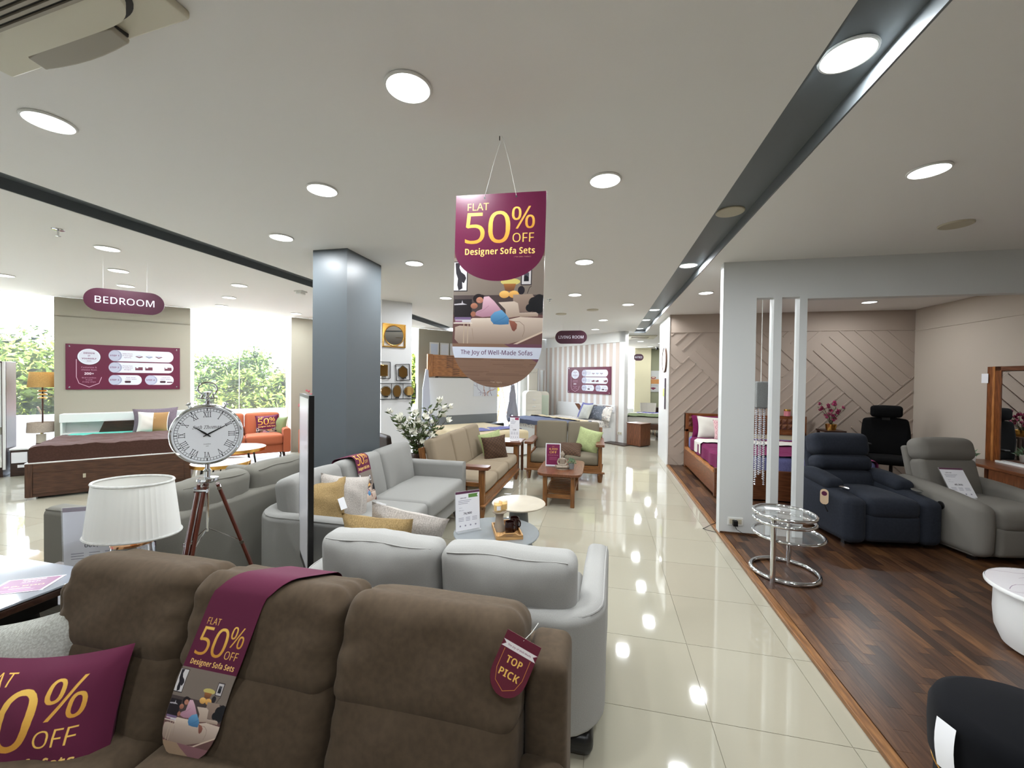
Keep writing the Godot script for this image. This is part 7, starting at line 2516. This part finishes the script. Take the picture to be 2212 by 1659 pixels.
	# marble drum table
	o = thing("drum_table", "white drum coffee table with a veined marble top on the timber floor", "table", V(2.76, y, -3.06))
	g = G()
	var disc = PackedVector2Array()
	for i in 64: disc.append(Vector2(cos(TAU * i / 64), sin(TAU * i / 64)) * 0.352)
	g.flat(disc, 0.376, 0.394)
	part(o, "marble_top", g, M.p_marble_top)
	g = G()
	g.lathe([[0.34, 0.365], [0.358, 0.372], [0.360, 0.385], [0.354, 0.396]], 64)
	part(o, "rim", g, M.white)
	g = G()
	g.lathe([[0.0, 0.0], [0.24, 0.0], [0.28, 0.02], [0.31, 0.10], [0.318, 0.20], [0.315, 0.375], [0.0, 0.375]], 56)
	part(o, "drum", g, M.white)
	# velvet pouf
	o = thing("velvet_stool", "black velvet drum stool with a thin gold band and a paper tag", "stool", V(1.54, y, -1.82))
	g = G()
	g.lathe([[0.0, 0.0], [0.235, 0.0], [0.25, 0.02], [0.25, 0.155], [0.255, 0.165], [0.268, 0.20], [0.272, 0.30], [0.270, 0.37], [0.255, 0.405], [0.22, 0.425], [0.10, 0.436], [0.0, 0.438]], 56)
	part(o, "seat", g, M.black_velvet)
	g = G()
	g.tube(ring(0.2535, 0.160, 56), 0.005, 6, true)
	part(o, "gold_band", g, M.gold)
	g = G()
	g.grid(3, 6, func(u: float, v: float) -> Vector3: return V((u - 0.5) * 0.075, (v - 0.5) * 0.17, 0.010 * sin(v * 3.0)))
	var tg = part(o, "paper_tag", g, M.paper, V(-0.282, 0.30, 0.03), V(-4, -84, 6))
	# recliner extras
	o = thing("hang_tag", "cream hang tag with a maroon dot on the dark recliner's arm", "tag", V(2.29, 0.47, -4.845), -80)
	o.rotation_degrees = V(0, -36, 0)
	g = G()
	var pill = PackedVector2Array()
	for i in 12: pill.append(Vector2(0.036 * cos(PI * i / 11), 0.045 + 0.036 * sin(PI * i / 11)))
	for i in 12: pill.append(Vector2(-0.036 * cos(PI * i / 11), -0.045 - 0.036 * sin(PI * i / 11)))
	g.extrude(pill, 0.002, 0.0)
	part(o, "card", g, M.tag_cream)
	g = G()
	var dot = PackedVector2Array()
	for i in 20: dot.append(Vector2(cos(TAU * i / 20) * 0.024, 0.034 + sin(TAU * i / 20) * 0.024))
	g.extrude(dot, 0.001, 0.0022)
	part(o, "printed_dot", g, M.maroon)
	g = G()
	g.tube(PackedVector3Array([V(0.0, -0.08, 0.002), V(0.02, -0.12, 0.01), V(0.03, -0.15, 0.0)]), 0.006, 6)
	part(o, "clip", g, M.black)
	card_stand("price_card", "white price card propped on the ash grey recliner", M.p_price_b, V(3.52, 0.535, -4.86), 4, 0.21, 0.31, 34.0)
	# socket with adapter on the screen wall
	var so = part_socket(V(1.415, 0.165, -4.746), 0, "white wall socket with a black plug on the slotted screen")
	g = G()
	g.box(V(0.045, 0.06, 0.05), V(-0.01, -0.01, 0.03), 0.006)
	part(so, "adapter", g, M.black)
	g = G()
	g.tube(PackedVector3Array([V(-0.01, -0.04, 0.04), V(0.0, -0.07, 0.045), V(0.05, -0.10, 0.05), V(0.14, -0.128, 0.06), V(0.2, -0.133, 0.05)]), 0.003, 6)
	part(so, "cable", g, M.black)
	g = G()
	g.tube(PackedVector3Array([V(1.245, 0.006, -4.82), V(1.17, 0.006, -4.86), V(1.13, 0.006, -4.90), V(1.18, 0.006, -4.96), V(1.26, 0.036, -5.0), V(1.33, 0.036, -5.08)]), 0.003, 6)
	solo("cable", "thin black cable looping onto the tiles at the end of the slotted screen", "cable", g, M.black)

func hanging_sign(called: String, label: String, at: Vector3, turn: float, w: float, h: float, m: Material) -> void:
	var o = thing(called, label, "sign", at, turn)
	var p = PackedVector2Array()
	for i in 17: p.append(Vector2(w / 2 - h / 2 + h / 2 * sin(PI * i / 16), -h / 2 * cos(PI * i / 16)))
	for i in 17: p.append(Vector2(-w / 2 + h / 2 - h / 2 * sin(PI * i / 16), h / 2 * cos(PI * i / 16)))
	var g = G()
	g.extrude(p, 0.012, -0.006)
	part(o, "panel", g, m)
	for s in [-1, 1]:
		g = G()
		g.bar(V(s * w * 0.27, h / 2 - 0.02, 0), V(s * w * 0.27, CEIL - at.y, 0), 0.0012, 4)
		part(o, "thread", g, M.string)

func ceiling_pieces() -> void:
	# banner
	var o = thing("hanging_banner", "large maroon FLAT 50% OFF sofa banner with rounded foot hanging from the ceiling", "banner", V(-0.545, 2.13, -2.075), 2.0)
	o.rotation_degrees.z = -1.0
	var w = 0.485
	var h = 1.02
	var p = PackedVector2Array([Vector2(-w / 2, h / 2), Vector2(-w / 2, -h / 2 + 0.235)])
	for i in 33: p.append(Vector2(-w / 2 * cos(PI * i / 32), -h / 2 + 0.235 - 0.235 * sin(PI * i / 32)))
	p.append(Vector2(w / 2, h / 2))
	var g = G()
	g.extrude(p, 0.006, -0.003)
	part(o, "board", g, M.p_banner)
	g = G()
	g.x = xf(Vector3.ZERO)
	for s in [-1, 1]:
		g = G()
		g.tube(PackedVector3Array([V(s * 0.085, h / 2 - 0.015, 0.005), V(s * 0.045, h / 2 + 0.15, 0), V(0.0, CEIL - 2.13, 0)]), 0.001, 4)
		part(o, "thread", g, M.string)
		g = G()
		g.x = xf(V(s * 0.085, h / 2 - 0.02, 0.003), V(90, 0, 0))
		g.lathe([[0.0, 0.0008], [0.005, 0.0008], [0.005, 0.0]], 10)
		part(o, "eyelet", g, M.black)
	g = G()
	g.bar(V(0, CEIL, 0), V(0, CEIL - 0.022, 0), 0.0025, 6)
	solo("ceiling_hook", "small black hook in the ceiling above the banner", "hook", g, M.black, V(-0.545, 0, -2.075))
	hanging_sign("hanging_sign", "maroon pill-shaped sign reading BEDROOM", V(-5.20, 2.47, -3.48), WALL_TURN, 0.66, 0.25, M.p_bedroom)
	hanging_sign("hanging_sign", "maroon pill-shaped sign reading LIVING ROOM", V(-0.715, 2.63, -9.37), 2, 0.72, 0.30, M.p_living)
	hanging_sign("hanging_sign", "small far maroon sign past the striped wall", V(1.26, 2.48, -15.2), 0, 0.34, 0.24, M.p_mattress)
	# ceiling cassette air conditioner
	o = thing("ceiling_air_conditioner", "white ceiling cassette air conditioner with a slatted centre grille", "air conditioner", V(-1.97, CEIL, -0.68), -4)
	part(o, "panel", gbox(V(1.02, 0.03, 1.02), V(0, -0.015, 0), 0.008), M.ac_white)
	g = G()
	var rr = PackedVector2Array()
	for i in 64:
		var a = TAU * i / 64
		rr.append(Vector2(0.43 * signf(cos(a)) * pow(absf(cos(a)), 0.3), 0.43 * signf(sin(a)) * pow(absf(sin(a)), 0.3)))
	g.flat(rr, -0.062, -0.03)
	part(o, "raised_body", g, M.ac_white)
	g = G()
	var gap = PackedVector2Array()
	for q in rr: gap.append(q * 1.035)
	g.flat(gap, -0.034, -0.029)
	part(o, "gap_shade_plate", g, M.ac_slot)  # dark plate; the shade of the recess round the body is its colour
	for k in 4:
		var f = Node3D.new()
		f.name = "louvre_unit"
		o.add_child(f, true)
		f.rotation_degrees.y = 90 * k
		part(f, "slot", gbox(V(0.46, 0.012, 0.07), V(0, -0.036, 0.455)), M.ac_slot)
		g = G()
		g.soft(V(0.48, 0.020, 0.085), Vector3.ZERO, 0.009, 3, 6, Vector3.ZERO, func(q: Vector3, n: Vector3) -> Vector3:
			q.z *= 1.0 - 0.35 * n.x * n.x
			return q)
		part(f, "flap", g, M.ac_flap, V(0, -0.056, 0.462), V(10, 0, 0))
	part(o, "grille_well", gbox(V(0.66, 0.006, 0.66), V(0, -0.063, 0)), M.ac_slot)
	for k in 33: part(o, "grille_slat", gbox(V(0.66, 0.012, 0.010), V(0, -0.068, -0.32 + 0.02 * k)), M.ac_flap)
	# second, far cassette
	o = thing("ceiling_air_conditioner", "far ceiling air conditioner past the grey channel's end", "air conditioner", V(1.05, CEIL, -12.5), 0)
	part(o, "panel", gbox(V(0.9, 0.03, 0.9), V(0, -0.015, 0), 0.008), M.ac_white)
	part(o, "grille", gbox(V(0.48, 0.012, 0.48), V(0, -0.036, 0)), M.ac_flap)
	# small ceiling fittings
	o = thing("sprinkler", "small chrome sprinkler head on the ceiling over the bedroom area", "sprinkler", V(-4.72, CEIL, -2.64))
	g = G()
	g.lathe([[0.0, -0.012], [0.042, -0.008], [0.045, 0.0]], 20)
	part(o, "rose", g, M.chrome)
	g = G()
	g.lathe([[0.0, -0.065], [0.018, -0.062], [0.018, -0.058], [0.006, -0.055], [0.008, -0.012], [0.0, -0.012]], 12)
	part(o, "head", g, M.chrome)
	copy(o, V(-0.84, CEIL, -6.45), 0, "small chrome sprinkler head on the ceiling just past the banner")
	o = thing("smoke_detector", "white square smoke detector on the ceiling left of the grey column", "detector", V(-4.44, CEIL, -5.26))
	part(o, "base", gbox(V(0.13, 0.02, 0.13), V(0, -0.01, 0), 0.004), M.plastic_white)
	part(o, "sensor", gsoft(V(0.10, 0.035, 0.10), V(0, -0.035, 0), 0.014), M.plastic_white)
	o = thing("wall_panel", "tall narrow black framed panel beside the grey column", "panel", V(-3.02, 1.98, -4.0), 0)
	part(o, "panel", gbox(V(0.05, 1.32, 0.04), Vector3.ZERO, 0.004), M.black_metal)

func build_right() -> void:
	M.plum_fur = cloth(Color(0.42, 0.06, 0.22), 5.0, 0.5, "fur", 0.4)
	M.damask_back = cloth(Color(0.72, 0.55, 0.56), 4.0, 0.2)
	M.frosted = cloth(Color(0.76, 0.78, 0.78), 6.0, 0.0, "fur", 0.8)
	M.frosted.roughness = 0.15
	M.bead = mat(Color(0.90, 0.91, 0.93), 0.05, 0.6)
	M.tag_cream = mat(Color(0.86, 0.75, 0.62), 0.6)
	M.ac_white = mat(Color(0.80, 0.78, 0.70), 0.45)
	M.ac_flap = mat(Color(0.60, 0.57, 0.51), 0.5)
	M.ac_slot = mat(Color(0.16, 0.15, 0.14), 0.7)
	M.p_marble_top = print_mat(T.marble, 0.08)
	right_area()
	ceiling_pieces()


func _ready() -> void:
	rng.seed = 1
	setup_view()
	make_materials()
	M.plastic_cream = mat(Color(0.74, 0.71, 0.62), 0.5)
	M.maroon_cloth = cloth(MAROON, 4.0, 0.2)
	make_prints()
	build_shell()
	build_lamps()
	outdoors()
	build_seats()
	build_front()
	build_back()
	build_right()
